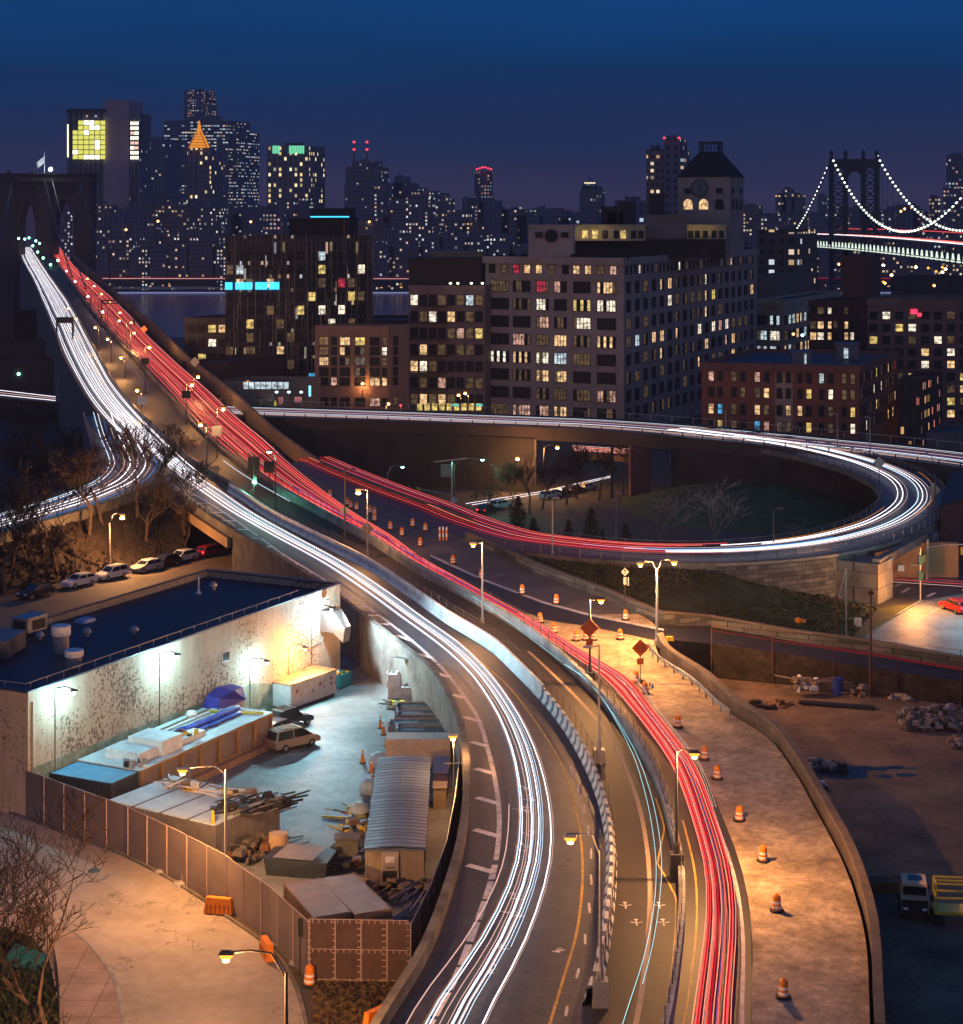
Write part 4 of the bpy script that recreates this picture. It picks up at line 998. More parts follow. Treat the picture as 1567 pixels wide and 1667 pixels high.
junk('scrap_pile', 'yellow and white boards lying on the pale container roofs', at(378, 1295, 2.65), (2.0, 0.6), 18, [YEL, WHITE, WOOD], 13, lng=0.9, rot=2.9, hgt=0.3)
p = at(346, 1340, 2.62); m = MB(); m.box(p, (0.28, 0.2, 0.9), 0.3, 0, 0.6); tag(m.build('yellow_post', YEL), 'short yellow post standing at the edge of the pale container roofs', 'post')
junk('scrap_pile', 'small heap of blocks at the corner of the blue roofed container', rowpt(-17.6, 1.0, 2.87), (0.9, 0.6), 16, [CONC, WHITE, DARKM], 14, size=(.15, .5), lng=0.1, hgt=0.25)
# stuff on the long roof: pipes, blue bundle, white boxes
th = thing('pipe_bundle', 'bundle of long pale pipes with rounded ends on the storage bay roof', 'pipes', rowpt(-8, 4.6, 2.86), UA)
for k in range(7):
 m = MB(); y = 0.3-0.28*k+0.02*k; r_ = (0.11, 0.08, 0.12, 0.07, 0.1, 0.06, 0.09)[k]
 m.tube([(-6.2+k*0.5, y, r_), (6.0-k*0.45, y+0.1, r_)], r_, 8); m.build('pipe', WHITE if k % 3 else WOOD, th, local=True)
m = MB(); m.lathe((3.2, 0.3, 0.1), [(0.45, 0), (0.5, 0.3), (0.35, 0.55)], 12); m.build('reel', WHITE, th, local=True)
th = thing('tarp_bundle', 'long bundle wrapped in bright blue tarp on the storage bay roof', 'tarp bundle', rowpt(-5.4, 2.6, 2.86), UA)
r6 = random.Random(2)
m = MB(); pts = [(-4.2+i*0.6, r6.uniform(-.08, .08), 0.34) for i in range(15)]; m.tube(pts, [0.30+r6.uniform(-.06, .1) for _ in pts], 9)
m.build('wrap', BLUET, th, local=True, smooth_=True)
m = MB(); pts = [(-3.2+i*0.6, -0.75+r6.uniform(-.1, .1), 0.18) for i in range(12)]; m.tube(pts, [0.15+r6.uniform(-.05, .08) for _ in pts], 7); m.build('loose_tarp', BLUET, th, local=True, smooth_=True)
p = rowpt(1.6, 3.4, 0)
th = thing('covered_boat', 'bulky load under a dark blue tarp beside the white shed', 'covered load', rowpt(0.4, 5.2, 2.86) , UA)
m = MB(); m.add([(-2.2, -1.0, 0), (2.0, -1.0, 0), (2.5, 0.9, 0), (-1.9, 1.0, 0), (-1.7, -0.7, 0.9), (1.7, -0.8, 1.15), (2.0, 0.6, 1.2), (-1.5, 0.7, 1.0), (0, -1.1, 1.25), (0, 0.7, 1.35)],
  [(0, 1, 5, 8, 4), (1, 2, 6, 5), (2, 3, 7, 9, 6), (3, 0, 4, 7), (4, 8, 9, 7), (8, 5, 6, 9)]); m.build('tarp', mat('violet_tarp', (0.04, 0.04, 0.30), 0.5, 0.5, 1.4, 0.8), th, local=True)
m = MB(); m.box((0, 0, -2.8), (3.6, 1.8, 2.79)); m.build('load', WSH, th, local=True)
th = thing('ladder_stack', 'white and yellow ladders across the end of the storage bay roof', 'ladders', rowpt(-1.5, 2.6, 2.86), 0.0)
for k in range(2):
 m = MB()
 for s in (-0.2, 0.2): m.bar((-2.4, s+k*0.55, 0.1), (2.4, s-0.5+k*0.55, 0.1), 0.1)
 for i in range(12): m.bar((-2.3+i*0.4, -0.2-i*0.042+k*0.55, 0.1), (-2.3+i*0.4, 0.2-i*0.042+k*0.55, 0.1), 0.04)
 m.build('ladder', (YEL, WHITE)[k], th, local=True)
th = thing('white_crate', 'stepped white box unit on the storage bay roof near the blue container', 'crate', rowpt(-14.6, 2.6, 2.86), UA)
m = MB(); m.box((-1.2, 0.2, 0), (2.2, 3.4, 0.75)); m.build('low_box', ROOFP, th, local=True)
m = MB(); m.box((1.3, -0.3, 0), (2.7, 3.3, 1.15)); m.build('tall_box', ROOFP, th, local=True)
m = MB(); m.box((4.6, -0.9, 0), (3.6, 1.3, 0.42)); m.build('tray', ROOFP, th, local=True)
junk('scrap_pile', 'yellow and red tools lying beside the white box unit on the roof', rowpt(-10.3, 1.6, 3.3), (1.0, 0.4), 12, [YEL, REDM, DARKM], 17, size=(.1, .35), lng=0.6, hgt=0.2)
# dumpster
p = at(551, 1118, 0); th = thing('dumpster', 'teal dumpster filled with coloured bags at the end of the white shed', 'dumpster', p, UA)
TEAL = mat('teal_metal', (0.02, 0.22, 0.26), 0.5, 0.25, 1.5)
m = MB()
for (a_, b_, s_) in (((0, -0.8, 0.2), (1.9, 0.08, 1.2), 1), ((0, 0.8, 0.2), (1.9, 0.08, 1.2), 1), ((-0.95, 0, 0.2), (0.08, 1.68, 1.2), 1), ((0.95, 0, 0.2), (0.08, 1.68, 1.2), 1), ((0, 0, 0.14), (1.9, 1.6, 0.06), 1)): m.box(a_, b_)
m.build('bin', TEAL, th, local=True)
m = MB(); r7 = random.Random(8); mm = [YEL, REDM, WHITE, GRASS_G]
for i in range(16): m.box((r7.uniform(-.7, .7), r7.uniform(-.6, .6), 1.0+r7.uniform(0, .3)), (.35, .3, .25), r7.uniform(0, 3), r7.randrange(4), 0.6)
m.build('bags', mm, th, local=True)
for sx in (-1, 1):
 for sy in (-1, 1):
  m = MB(); m.tube([(sx*0.75, sy*0.6-0.05, 0.09), (sx*0.75, sy*0.6+0.05, 0.09)], 0.09, 8); m.build('caster', BLACK, th, local=True)
# round white tank pieces, covered drums left of trailer
for px, py, lb in ((615, 1247, 'pale blue domed tank at the far left corner of the office trailer'), (601, 1290, 'white fibreglass hood beside the office trailer'), (585, 1330, 'white plastic bag of rubbish by the office trailer')):
 p = at(px, py, 0); m = MB(); m.lathe(p, [(0.75, 0), (0.8, 0.5), (0.6, 0.95), (0.25, 1.15)], 14); tag(m.build('covered_tank', mat('pale_blue_cover', (0.42, 0.55, 0.62), 0.45, 0.3, 1.5)), lb, 'tank')
# skip (open box with sheet roof) and barrel drum
p = at(490, 1418, 0); th = thing('skip', 'dark open topped skip with a ribbed metal sheet across it', 'skip', p, -0.2)
m = MB(); m.box((0, 0, 0), (4.2, 2.6, 1.2), 0, 0, 1.08); m.build('body', NAVY, th, local=True)
m = MB(); m.add([(-1.7, -1.2, 1.25), (1.2, -1.4, 1.3), (1.6, 0.9, 1.5), (-1.3, 1.1, 1.45), (-1.7, -1.2, 1.22), (1.2, -1.4, 1.27), (1.6, 0.9, 1.47), (-1.3, 1.1, 1.42)], [(0, 1, 2, 3), (7, 6, 5, 4)]); m.build('sheet', mat('ribbed_sheet', (0.28, 0.27, 0.30), 0.4, 0.2, 1.0, 0.0, wave=('X', 2.0)), th, local=True)
p = at(453, 1400, 0); m = MB(); m.lathe(p, [(0.7, 0), (0.72, 0.1), (0.68, 0.9), (0.72, 1.0), (0.68, 1.9), (0.5, 1.95)], 16); tag(m.build('tan_drum', mat('tan_drum', (0.42, 0.30, 0.18), 0.7, 0.3, 1.0)), 'large tan drum standing left of the dark skip', 'drum')
p = at(565, 1402, 0); th = thing('utility_cabinet', 'grey cabinet at the near left corner of the office trailer', 'cabinet', p)
m = MB(); m.box((0, 0, 0), (1.6, 1.1, 1.7)); m.build('body', mat('cab_grey', (0.12, 0.13, 0.12), 0.5, 0.3, 1.0), th, local=True); m = MB(); m.box((0, 0, 1.703), (1.8, 1.3, 0.08)); m.build('lid', CONC_D, th, local=True)
# cones
def cone_thing():
 th = thing('traffic_cone', 'x', 'traffic cone', (0, 0, 0), 0, 'orange cones in the yard')
 m = MB(); m.box((0, 0, 0), (0.5, 0.5, 0.06)); m.build('base', BLACK, th, local=True)
 m = MB(); m.lathe((0, 0, 0.063), [(0.19, 0), (0.05, 1.05)], 12); m.build('cone', ORANGE, th, local=True)
 m = MB(); m.lathe((0, 0, 0.75), [(0.105, 0), (0.085, 0.18)], 12); m.build('white_band', WHITE_R, th, local=True)
 return th
proto = cone_thing(); first = True
for px, py, lb in ((619, 1185, 'farthest orange cone of the curved row near the truck bodies'), (624, 1196, 'second farthest orange cone of the row near the truck bodies'), (632, 1206, 'orange cone of the row closest to the grey flatbed body'), (629, 1215, 'orange cone right against the cream container corner'), (590, 1242, 'lone orange cone out on the open yard asphalt'), (606, 1277, 'orange cone beside the white fibreglass hood'), (604, 1258, 'orange cone between the domed tank and the hood')):
 c = proto if first else copy_tree(proto); first = False
 c.location = at(px, py, 0.03); c['label'] = lb
# privacy fence ---------------------------------------------------------------
FP = [at(38, 1328, 0), at(66, 1338, 0), at(120, 1360, 0), at(200, 1390, 0), at(290, 1436, 0), at(366, 1478, 0), at(395, 1502, 0), at(440, 1535, 0), at(470, 1565, 0), at(503, 1597, 0)]
FM, t, b = nodes('fence_fabric')
N, L = t.nodes.new, t.links.new
tcx = N('ShaderNodeTexCoord'); n1 = N('ShaderNodeTexNoise'); n1.inputs['Scale'].default_value = 0.5; n1.inputs['Detail'].default_value = 5; L(tcx.outputs['Object'], n1.inputs['Vector'])
rA = N('ShaderNodeValToRGB'); rA.color_ramp.elements[0].color = (0.085, 0.068, 0.065, 1); rA.color_ramp.elements[1].color = (0.21, 0.16, 0.15, 1); L(n1.outputs[0], rA.inputs[0]); L(rA.outputs[0], b.inputs['Base Color']); b.inputs['Roughness'].default_value = 0.85
bpx = N('ShaderNodeBump'); bpx.inputs['Strength'].default_value = 0.6; bpx.inputs['Distance'].default_value = 0.1; L(n1.outputs[0], bpx.inputs['Height']); L(bpx.outputs[0], b.inputs['Normal'])
FPOST = mat('fence_post_pink', (0.40, 0.30, 0.27), 0.6, 0.2, 2.0)
fence_thing('privacy_fence', 'tall brown fabric covered fence between the street and the container yard', FP, 3.5, FPOST, 2.6, (1.0,), 0.04, mesh=FM)
FP2 = [at(503, 1597, 0), at(665, 1600, 0)]
f2 = fence_thing('fence_gate', 'dark fabric fence panel with pale ties facing the bare soil', FP2, 3.7, FPOST, 1.55, (1.0, 0.52, 0.03), 0.035, mesh=mat('fence_dark', (0.085, 0.05, 0.045), 0.85, 0.3, 1.0))
m = MB(); m.box((0, 0, 0), (0.22, 0.03, 0.05)); tie = m.build('tie', FPOST, f2, local=True); tq = []
for k in range(5):
 q = FP2[0].lerp(FP2[1], k/4)
 tq += [(q.x, q.y-0.05, 0.2+i*0.37) for i in range(10)]
for i in range(16):
 q = FP2[0].lerp(FP2[1], (i+.5)/16)
 tq += [(q.x, q.y-0.05, z) for z in (0.08, 1.85, 3.6)]
for k, q in enumerate(tq):
 o = tie if k == 0 else tie.copy()
 if k: COL.objects.link(o)
 o.location = Vector(q)-f2.location
 if k >= 50: o.rotation_euler = (0, math.pi/2, 0)
FP3 = [at(668, 1598, 0), at(700, 1530, 0), at(727, 1450, 0), at(741, 1370, 0), at(748, 1300, 0), at(746, 1240, 0), at(733, 1190, 0), at(712, 1155, 0), at(690, 1128, 0), at(668, 1104, 0)]
fence_thing('chain_fence', 'curved chain link fence with grey fabric between the yard and the road wall', FP3, 3.4, STEEL, 2.8, (1.0, 0.02), 0.04, mesh=mat('fence_grey', (0.13, 0.11, 0.13), 0.8, 0.3, 1.0))
fence_thing('dark_fence', 'short dark fence closing the gap beside the warehouse corner', [at(38, 1328, 0), at(45, 1305, 0)], 3.8, DARKM, 1.2, (1.0,), 0.04, mesh=mat('fence_black', (0.02, 0.025, 0.03), 0.7, 0.3, 1.0))
# plastic barriers
def jersey_plastic(label, p, rot):
 th = thing('plastic_barrier', label, 'barrier', p, rot)
 m = MB(); m.box((0, 0, 0.05), (1.9, 0.55, 0.35)); m.box((0, 0, 0.402), (1.86, 0.42, 0.65), 0, 0, 0.9); m.build('body', ORANGE, th, local=True)
 m = MB()
 for k in range(6): m.box((-0.75+k*0.3, -0.262, 0.12), (0.08, 0.05, 0.5))
 m.build('slot', mat('slot_dark', (0.25, 0.08, 0.01), 0.8, 0.2, 1.0), th, local=True)
jersey_plastic('orange water filled barrier at the foot of the street lamp by the fence', at(356, 1487, 0.02), math.radians(-12))
jersey_plastic('orange water filled barrier tilted on the kerb near the fence corner', at(434, 1558, 0.02), math.radians(-70))
jersey_plastic('orange plastic barrier scrap against the road wall at the bottom edge', at(613, 1672, 0.02), math.radians(50))
# kerb rubble and boards
for px, py, lb in ((262, 1420, 'pale slab of rubble on the verge left of the leaning boards'), (292, 1440, 'lump of rubble on the verge by the leaning board'), (448, 1540, 'pale block behind the tilted barrier'), (482, 1568, 'flat pale slab near the fence corner')):
 p = at(px, py, 0.02); r8 = random.Random(px); m = MB(); m.lathe(p, [(0.5, 0), (0.42, 0.15), (0.2, 0.22)], 7); tag(m.build('rubble_slab', CONC), lb, 'rubble')
for px, py, lb in ((240, 1408, 'thin board leaning on the brown fence, left of two'), (297, 1440, 'thin board leaning on the brown fence, right of two')):
 p = at(px, py, 0.02); m = MB(); m.bar(p, p+Vector((-0.2, 0.5, 1.5)), 0.09); tag(m.build('leaning_board', WOOD), lb, 'board')
# ================================================================ loop, right side
LO = offset(LOOP, -4.6)   # outer side (computed, see below)
LI = offset(LOOP, 4.6)
cen = sum(LOOP, Vector())/len(LOOP)
if (LO[60]-cen).length < (LI[60]-cen).length: LO, LI = LI, LO
sgn = 1 if (offset(LOOP, 1.0)[60]-cen).length > (LOOP[60]-cen).length else -1
def pxof(p): return HX+p.x*F/p.y, HY+(CZ-p.z)*F/p.y
wl = [p for p in LO if 1150 < pxof(p)[0] < 1432 and pxof(p)[1] > 880]
rw = thing('retaining_wall', 'curved rough stone retaining wall carrying the loop ramp above the grass bank', 'wall', wl[0])
m = MB(); m.wall(offset(wl, 0), 0.6, -0.35, 0, [-0.5]*len(wl)); m.build('wall', STONE, rw)
m = MB(); m.wall([p-Vector((0, 0, 0.347)) for p in wl], 0.9, 0.25, 0, [p.z-0.347 for p in wl]); m.build('coping', mat('coping_grey', (0.22, 0.20, 0.185), 0.85, 0.35, 0.8), rw)
gl = [p for p in LO if not (pxof(p)[0] < 840 and pxof(p)[1] < 885)]
fence_thing('guard_rail', 'steel guard rail with posts round the outer edge of the loop ramp', gl, 1.0, mat('dull_rail', (0.12, 0.12, 0.135), 0.5, 0.3, 1.5, metal=0.5), 2.6, (1.0, 0.75, 0.5), 0.06, cat='guard rail')
gi = [p for p in LI if pxof(p)[0] > 900]
fence_thing('guard_rail', 'steel guard rail along the inner edge of the loop ramp', gi, 0.8, mat('dull_rail', (0, 0, 0)), 3.2, (1.0, 0.6), 0.06, cat='guard rail')
# edge girder under the deck on the loop
eg = thing('ramp_deck', 'concrete edge deck of the loop ramp over the side street', 'ramp deck', LO[0])
m = MB(); m.wall([p-Vector((0, 0, 0.02)) for p in LO], 0.5, -0.0, 0, [p.z-0.9 for p in LO]); m.wall([p-Vector((0, 0, 0.02)) for p in LI], 0.4, 0.0, 0, [p.z-0.9 for p in LI]); m.build('edge', CONC_D, eg)
m = MB(); U = [p-Vector((0, 0, 0.6)) for p in LO]; V_ = [p-Vector((0, 0, 0.6)) for p in LI]; m.ribbon(U, V_); m.build('soffit', CONC_D, eg)
# two panelled abutments either side of the street opening
pa = at(1429, 985, 0.0); pb_ = at(1451, 974, 0.0)
ab = thing('abutment', 'panelled concrete abutment at the right end of the stone wall', 'abutment', pa)
dd = (pb_-pa).normalized(); n_ = Vector((-dd.y, dd.x, 0))
m = MB(); m.prism([pa, pb_+dd*0.4, pb_+dd*0.4+n_*8.5, pa+n_*8.5], -0.5, 4.7); m.build('wall', PANELC, ab)
pa2 = at(1508, 935, 0.0); pb2 = at(1531, 920, 0.0); d2 = (pb2-pa2).normalized(); n2 = Vector((-d2.y, d2.x, 0))
ab2 = thing('abutment', 'panelled concrete abutment on the far side of the street opening beside the red building', 'abutment', pa2)
m = MB(); m.prism([pa2, pb2, pb2+Vector((.6, 3, 0)), pa2+Vector((.6, 3, 0))], -0.5, 4.55); m.build('wall', PANELC, ab2)
m = MB(); m.prism([pa+n_*0.1+dd*1.0, pa2+d2*0.3, pa2+d2*0.3+n2*1.0, pa+n_*1.1+dd*1.0], 4.1, 5.1); m.build('girder', PANELC, ab2)
# opening: lit ochre wall inside
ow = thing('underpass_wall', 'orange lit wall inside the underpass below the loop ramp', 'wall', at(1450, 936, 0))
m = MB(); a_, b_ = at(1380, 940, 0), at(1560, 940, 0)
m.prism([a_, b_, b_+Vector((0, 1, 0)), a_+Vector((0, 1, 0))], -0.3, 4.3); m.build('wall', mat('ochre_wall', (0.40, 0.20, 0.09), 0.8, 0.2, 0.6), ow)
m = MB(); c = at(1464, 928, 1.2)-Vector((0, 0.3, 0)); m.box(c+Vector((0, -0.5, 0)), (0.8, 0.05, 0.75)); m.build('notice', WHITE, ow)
plight('lamp_light', at(1478, 940, 3.2)+Vector((0, -3.0, 0)), (1, .36, .06), 2200, ow)
# red building behind at the right edge
rb = thing('brick_warehouse', 'plain dark red wall of a building at the right edge beyond the underpass', 'building', at(1540, 925, 0))
q0, q1 = at(1531, 922, 0), at(1640, 880, 0)
m = MB(); m.prism([q0, q1, q1+Vector((14, 30, 0)), q0+Vector((9, 30, 0))], -0.5, 7.6); m.build('wall', mat('dark_red_wall', (0.14, 0.035, 0.03), 0.85, 0.4, 0.5), rb)
m = MB(); m.prism([q0+Vector((-.2, -.2, 0)), q1+Vector((0, -.2, 0)), q1+Vector((14, 30, 0)), q0+Vector((9, 30, 0))], 7.603, 7.9); m.build('roof', mat('dark_roof', (0.02, 0.022, 0.03), 0.7, 0.4, 0.5), rb)
# side street (right) and crossing street
m = MB(); m.poly([at(1377, 1052, .012), at(1500, 978, .012), at(1620, 958, .012), at(1700, 1080, .012), at(1500, 1110, .012)]); struct(m.build('side_street_road', mat('pale_street', (0.21, 0.22, 0.24), 0.6, 0.5, 0.25, 0.2, cracks=0.6, crack_scale=0.09)))
m = MB(); m.poly([at(1425, 960, .008), at(1438, 938, .008), at(1700, 938, .008), at(1720, 985, .008), at(1500, 980, .008)]); struct(m.build('cross_street_road', ASPH))
m = MB()
for q in ((1456, 955, 1466, 950), (1468, 965, 1480, 957), (1509, 971, 1522, 965)): 
 a, b2 = at(q[0], q[1], .02), at(q[2], q[3], .02); d = (b2-a).normalized(); nn = Vector((-d.y, d.x, 0))*0.2; m.quad(a+nn, a-nn, b2-nn, b2+nn)
a, b2 = at(1500, 985, .02), at(1540, 972, .02)
m.quad(at(1452, 942, .02), at(1567, 948, .02), at(1567, 946.5, .02), at(1452, 940.5, .02))
m.quad(at(1515, 997, .02), at(1540, 983, .02), at(1541, 983.8, .02), at(1516, 997.8, .02))
struct(m.build('street_marking', PAINT_W))
m = MB(); m.wall([at(1377, 1052, 0), at(1500, 978, 0)], 0.25, 0.14, 0, 0.0); struct(m.build('kerb', CONC))
# dark joint across pale street
# grass bank
def Zq(x, y, z): return at(x, y, z)
m = MB()
top = [at(870, 905, 5.0), at(960, 912, 5.0), at(1060, 918, 5.0), at(1160, 930, 4.6), at(1230, 945, 3.0), at(1330, 968, 0.9), at(1429, 990, 0.05), at(1500, 978, 0.05)]
bot = [at(840, 918, 4.6), at(920, 948, 4.3), at(1000, 975, 4.0), at(1080, 1005, 3.2), at(1160, 1016, 2.4), at(1290, 1040, 0.6), at(1377, 1053, 0.05), at(1380, 1056, 0.05)]
for t_ in range(4):
 A = [p.lerp(q, t_/4)+Vector((0, 0, 0.25*math.sin(i*1.7+t_))) if 0 < t_ < 4 else p.lerp(q, t_/4) for i, (p, q) in enumerate(zip(top, bot))]
 B = [p.lerp(q, (t_+1)/4)+Vector((0, 0, 0.25*math.sin(i*1.7+t_+1))) if 0 < t_+1 < 4 else p.lerp(q, (t_+1)/4) for i, (p, q) in enumerate(zip(top, bot))]
 m.ribbon(A, B)
struct(m.build('bank_ground', GRASS))
# inner mound of the loop
m = MB(); R_, S_ = 7, 24; mc = ground(1240, 830); rows = []
for i in range(R_+1):
 f = i/R_; rr = []
 for k in range(S_):
  an = 2*math.pi*k/S_
  x, y = mc.x+math.cos(an)*f*24, mc.y+4+math.sin(an)*f*40
  rr.append(Vector((x, y, gz(y)-0.2+4.2*(1-f*f)**1.2+0.3*math.sin(k*2.3+i)*(1-f))))
 rows.append(rr)
for a, b2 in zip(rows, rows[1:]): m.ribbon(a+[a[0]], b2+[b2[0]])
struct(m.build('mound_ground', GRASS_G))
m = MB(); m.ribbon([ground(1240, 851)+Vector((0, 0, 1.0)), ground(1340, 846)+Vector((0, 0, 1.0)), ground(1430, 855)+Vector((0, 0, 0.6))], [ground(1240, 846)+Vector((0, 0, 1.0)), ground(1340, 840)+Vector((0, 0, 1.0)), ground(1440, 845)+Vector((0, 0, 0.6))])
struct(m.build('dirt_path', SOIL))
# dirt yard (right)
m = MB(); m.poly([at(1060, 1075, .012), at(1157, 1093, .012), at(1351, 1118, .012), at(1700, 1165, .012), at(2300, 1250, .012), at(2300, 1750, .012), at(1440, 1750, .012), at(1420, 1550, .012), at(1330, 1300, .012), at(1220, 1180, .012), at(1100, 1105, .012)])
struct(m.build('dirt_yard_ground', DIRT))
# wet dark patches
m = MB(); r9 = random.Random(1)
def blob(m, c, r, sq=0.5, n=16, seed=0):
 q = random.Random(seed); m.poly([(c.x+math.cos(2*math.pi*i/n)*r*q.uniform(.7, 1.2), c.y+math.sin(2*math.pi*i/n)*r*sq*q.uniform(.7, 1.2), 0.02+seed*0.0007) for i in range(n)])
for i, (px, py, r, s_) in enumerate(((1370, 1258, 2.6, .8), (1330, 1245, 1.6, 1), (1405, 1250, 0.9, .7), (1430, 1252, 0.8, .7), (1455, 1250, 0.9, .6), (1475, 1262, 0.9, .5), (1440, 1264, 0.7, .6), (1486, 1251, 0.5, .6))): blob(m, at(px, py, 0), r, s_, 16, i+1)
struct(m.build('wet_patch_ground', mat('wet_dirt', (0.006, 0.005, 0.006), 0.35, 0.3, 1.0)))
# viaduct body ----------------------------------------------------------------
VA, VB = offset(VD, -8.0), offset(VD, 8.0)
near = VA if VA[20].y < VB[20].y else VB; far = VB if near is VA else VA
vt_ = thing('viaduct', 'long dark elevated expressway crossing behind the loop with steel girder sides', 'viaduct', VD[0])
m = MB(); m.wall([p+Vector((0, 0, 0.0)) for p in near], 0.5, 0.55, 0, [p.z-1.9 for p in near]); m.wall(far, 0.5, 0.75, 0, [p.z-1.9 for p in far]); m.build('girder', mat('viaduct_steel', (0.05, 0.032, 0.032), 0.7, 0.4, 0.4), vt_)
m = MB(); m.ribbon([p-Vector((0, 0, 1.2)) for p in far], [p-Vector((0, 0, 1.2)) for p in near]); m.build('soffit', CONC_D, vt_)
# solid embankment under left and right stretches
VIW = mat('viaduct_wall', (0.034, 0.028, 0.028), 0.9, 0.5, 0.3)
seg = [p for p in near if pxof(p)[0] < 885]; seg[-1:] = seg[-1:]
m = MB(); m.wall([p-Vector((0, 0, 1.6)) for p in offset(seg, 0)], 1.0, 0.0, 0, [gz(p.y)-1 for p in seg]); m.build('wall', VIW, vt_)
seg2 = [p for p in near if pxof(p)[0] > 1075 and pxof(p)[0] < 1700]
m = MB(); m.wall([p-Vector((0, 0, 1.6)) for p in seg2], 1.0, 0.0, 0, [gz(p.y)-1 for p in seg2]); m.build('wall', VIW, vt_)
for px in (1052,):
 p = min(near, key=lambda q: abs(pxof(q)[0]-px)); m = MB(); m.box((p.x, p.y+2, gz(p.y)-1), (3.6, 4, p.z-1.9-gz(p.y)+1)); m.build('pier', mat('pier_red', (0.13, 0.06, 0.055), 0.9, 0.4, 0.5), vt_)
 m = MB(); m.box((p.x-5.2, p.y-1, gz(p.y)-1), (0.5, 0.5, p.z-1.9-gz(p.y)+1)); m.build('column', DARKM, vt_)
fence_thing('railing', 'dark post railing along the near side of the elevated expressway', [p+Vector((0, 0, 0.5)) for p in near], 0.8, DARKM, 4.2, (1.0,), 0.09, group=None)
fence_thing('railing', 'pale mesh railing along the far side of the elevated expressway', [p+Vector((0, 0, 0.7)) for p in far], 1.2, STEEL, 4.5, (1.0,), 0.05)
# lower deck seen through the opening
lo_a, lo_b = atD(935, 738, 352), atD(1042, 745, 340)
m = MB(); m.ribbon([lo_a, lo_b], [lo_a+Vector((2, 12, 0)), lo_b+Vector((2, 12, 0))]); m.quad(lo_a, lo_b, lo_b-Vector((0, 0, 1.0)), lo_a-Vector((0, 0, 1.0)))
ld_ = m.build('lower_deck_road', mat('viaduct_steel', (0, 0, 0))); struct(ld_)
# ---------------------------------------------------------------- light trails
def trail_mat(name, col, s): 
 mt = emit(name, col, s, sample=True); return mt
TW1 = trail_mat('trail_white', (1.0, 0.90, 0.96), 2.0)
TB1 = trail_mat('trail_bluish', (0.60, 0.80, 1.0), 1.5)
TP1 = trail_mat('trail_pinkish', (1.0, 0.62, 0.52), 0.9)
TR1 = trail_mat('trail_red', (1.0, 0.085, 0.08), 1.35)
TR2 = trail_mat('trail_hot_red', (1.0, 0.22, 0.15), 2.0)
TRD = trail_mat('trail_deep_red', (0.75, 0.012, 0.03), 0.75)
TRP = trail_mat('trail_magenta', (0.75, 0.05, 0.28), 0.6)
TVI = trail_mat('trail_violet', (0.32, 0.22, 0.8), 0.4)
TAM = trail_mat('trail_amber', (1.0, 0.36, 0.06), 0.9)
TBL = trail_mat('trail_blue', (0.10, 0.35, 1.0), 0.7)
TCY = trail_mat('trail_cyan', (0.45, 0.92, 1.0), 1.3)
def trail(P, r, mt, label, group, taper=0.0):
 m = MB(); rr_ = [r*0.52*(1.0+taper*(p.y-100)/400) for p in P]
 m.tube(P, rr_, 5); o = m.build('light_trail', mt); tag(o, label, 'light trail', group); return o
def road_trail(ca, cb, s, y0, y1, h, r, mt, label, group, wob=0.0, seed=0, n=None, taper=0.05):
 Da = 44.8/((y0-HY)/F+0.018); Db = 44.8/((y1-HY)/F+0.018)
 n = n or max(12, int((Db-Da)/4.0)); Y = yD(y0, y1, n); P = []; rr_ = random.Random(seed); ph = rr_.uniform(0, 6)
 for i, y in enumerate(Y):
  a, b2 = row(ca, y, h), row(cb, y, h)
  f = s(y) if callable(s) else s
  f += wob*math.sin(ph+i*0.25)
  P.append(a.lerp(b2, f))
 return trail(P, r, mt, label, group, taper)
def lin(*kv):
 kv = sorted(kv)
 def f(y):
  if y <= kv[0][0]: return kv[0][1]
  for (a, va), (b2, vb) in zip(kv, kv[1:]):
   if y <= b2:
    t = (y-a)/(b2-a); t = t*t*(3-2*t); return va+(vb-va)*t
  return kv[-1][1]
 return f
G1, Lb1 = 'headlight trails on the inbound road', 'thin white headlight trail sweeping down the inbound lanes from the stone tower'
# (fraction at y=1660, 1400, 1160, 960, 760) near bunch
def F5(a, b2, c, d, e, f_=None): return lin((1660, a), (1400, b2), (1160, c), (960, d), (760, e), (640, f_ if f_ is not None else e))
spec = [  # s at rows, y0, y1, r, material
 ((.235, .375, .37, .42, .40, .30), 1705, 404, .085, TB1), ((.25, .39, .385, .44, .43, .33), 1705, 404, .06, TW1), ((.222, .362, .36, .41, .38, .28), 1705, 620, .022, TAM),
 ((.335, .435, .42, .49, .47, .42), 1705, 404, .05, TP1), ((.355, .455, .455, .52, .50, .47), 1705, 404, .10, TW1), ((.368, .468, .47, .54, .53, .50), 1705, 404, .05, TB1),
 ((.395, .50, .50, .57, .58, .56), 1705, 404, .07, TW1), ((.382, .485, .485, .55, .55, .53), 1705, 640, .03, TP1), ((.41, .515, .52, .60, .62, .60), 1705, 404, .045, TB1),
 ((.505, .585, .56, .66, .70, .70), 1705, 404, .085, TW1), ((.52, .60, .575, .68, .73, .74), 1705, 404, .035, TP1), ((.44, .53, .54, .63, .66, .66), 1560, 404, .035, TB1),
]
for i, (s6, y0, y1, r, mt) in enumerate(spec):
 road_trail(L0, R0, F5(*s6), y0, y1, 0.65, r, mt, Lb1, G1, seed=i, wob=0.003)
road_trail(L0, R0, F5(.14, .30, .3, .3, .3), 1705, 1325, 0.65, .07, TP1, 'short pinkish headlight trail starting beside the broken edge line', None, seed=50)
road_trail(L0, R0, F5(.30, .42, .42, .4, .4), 1705, 1325, 0.65, .05, TP1, 'short pale headlight trail starting in the middle of the inbound lane', None, seed=51)
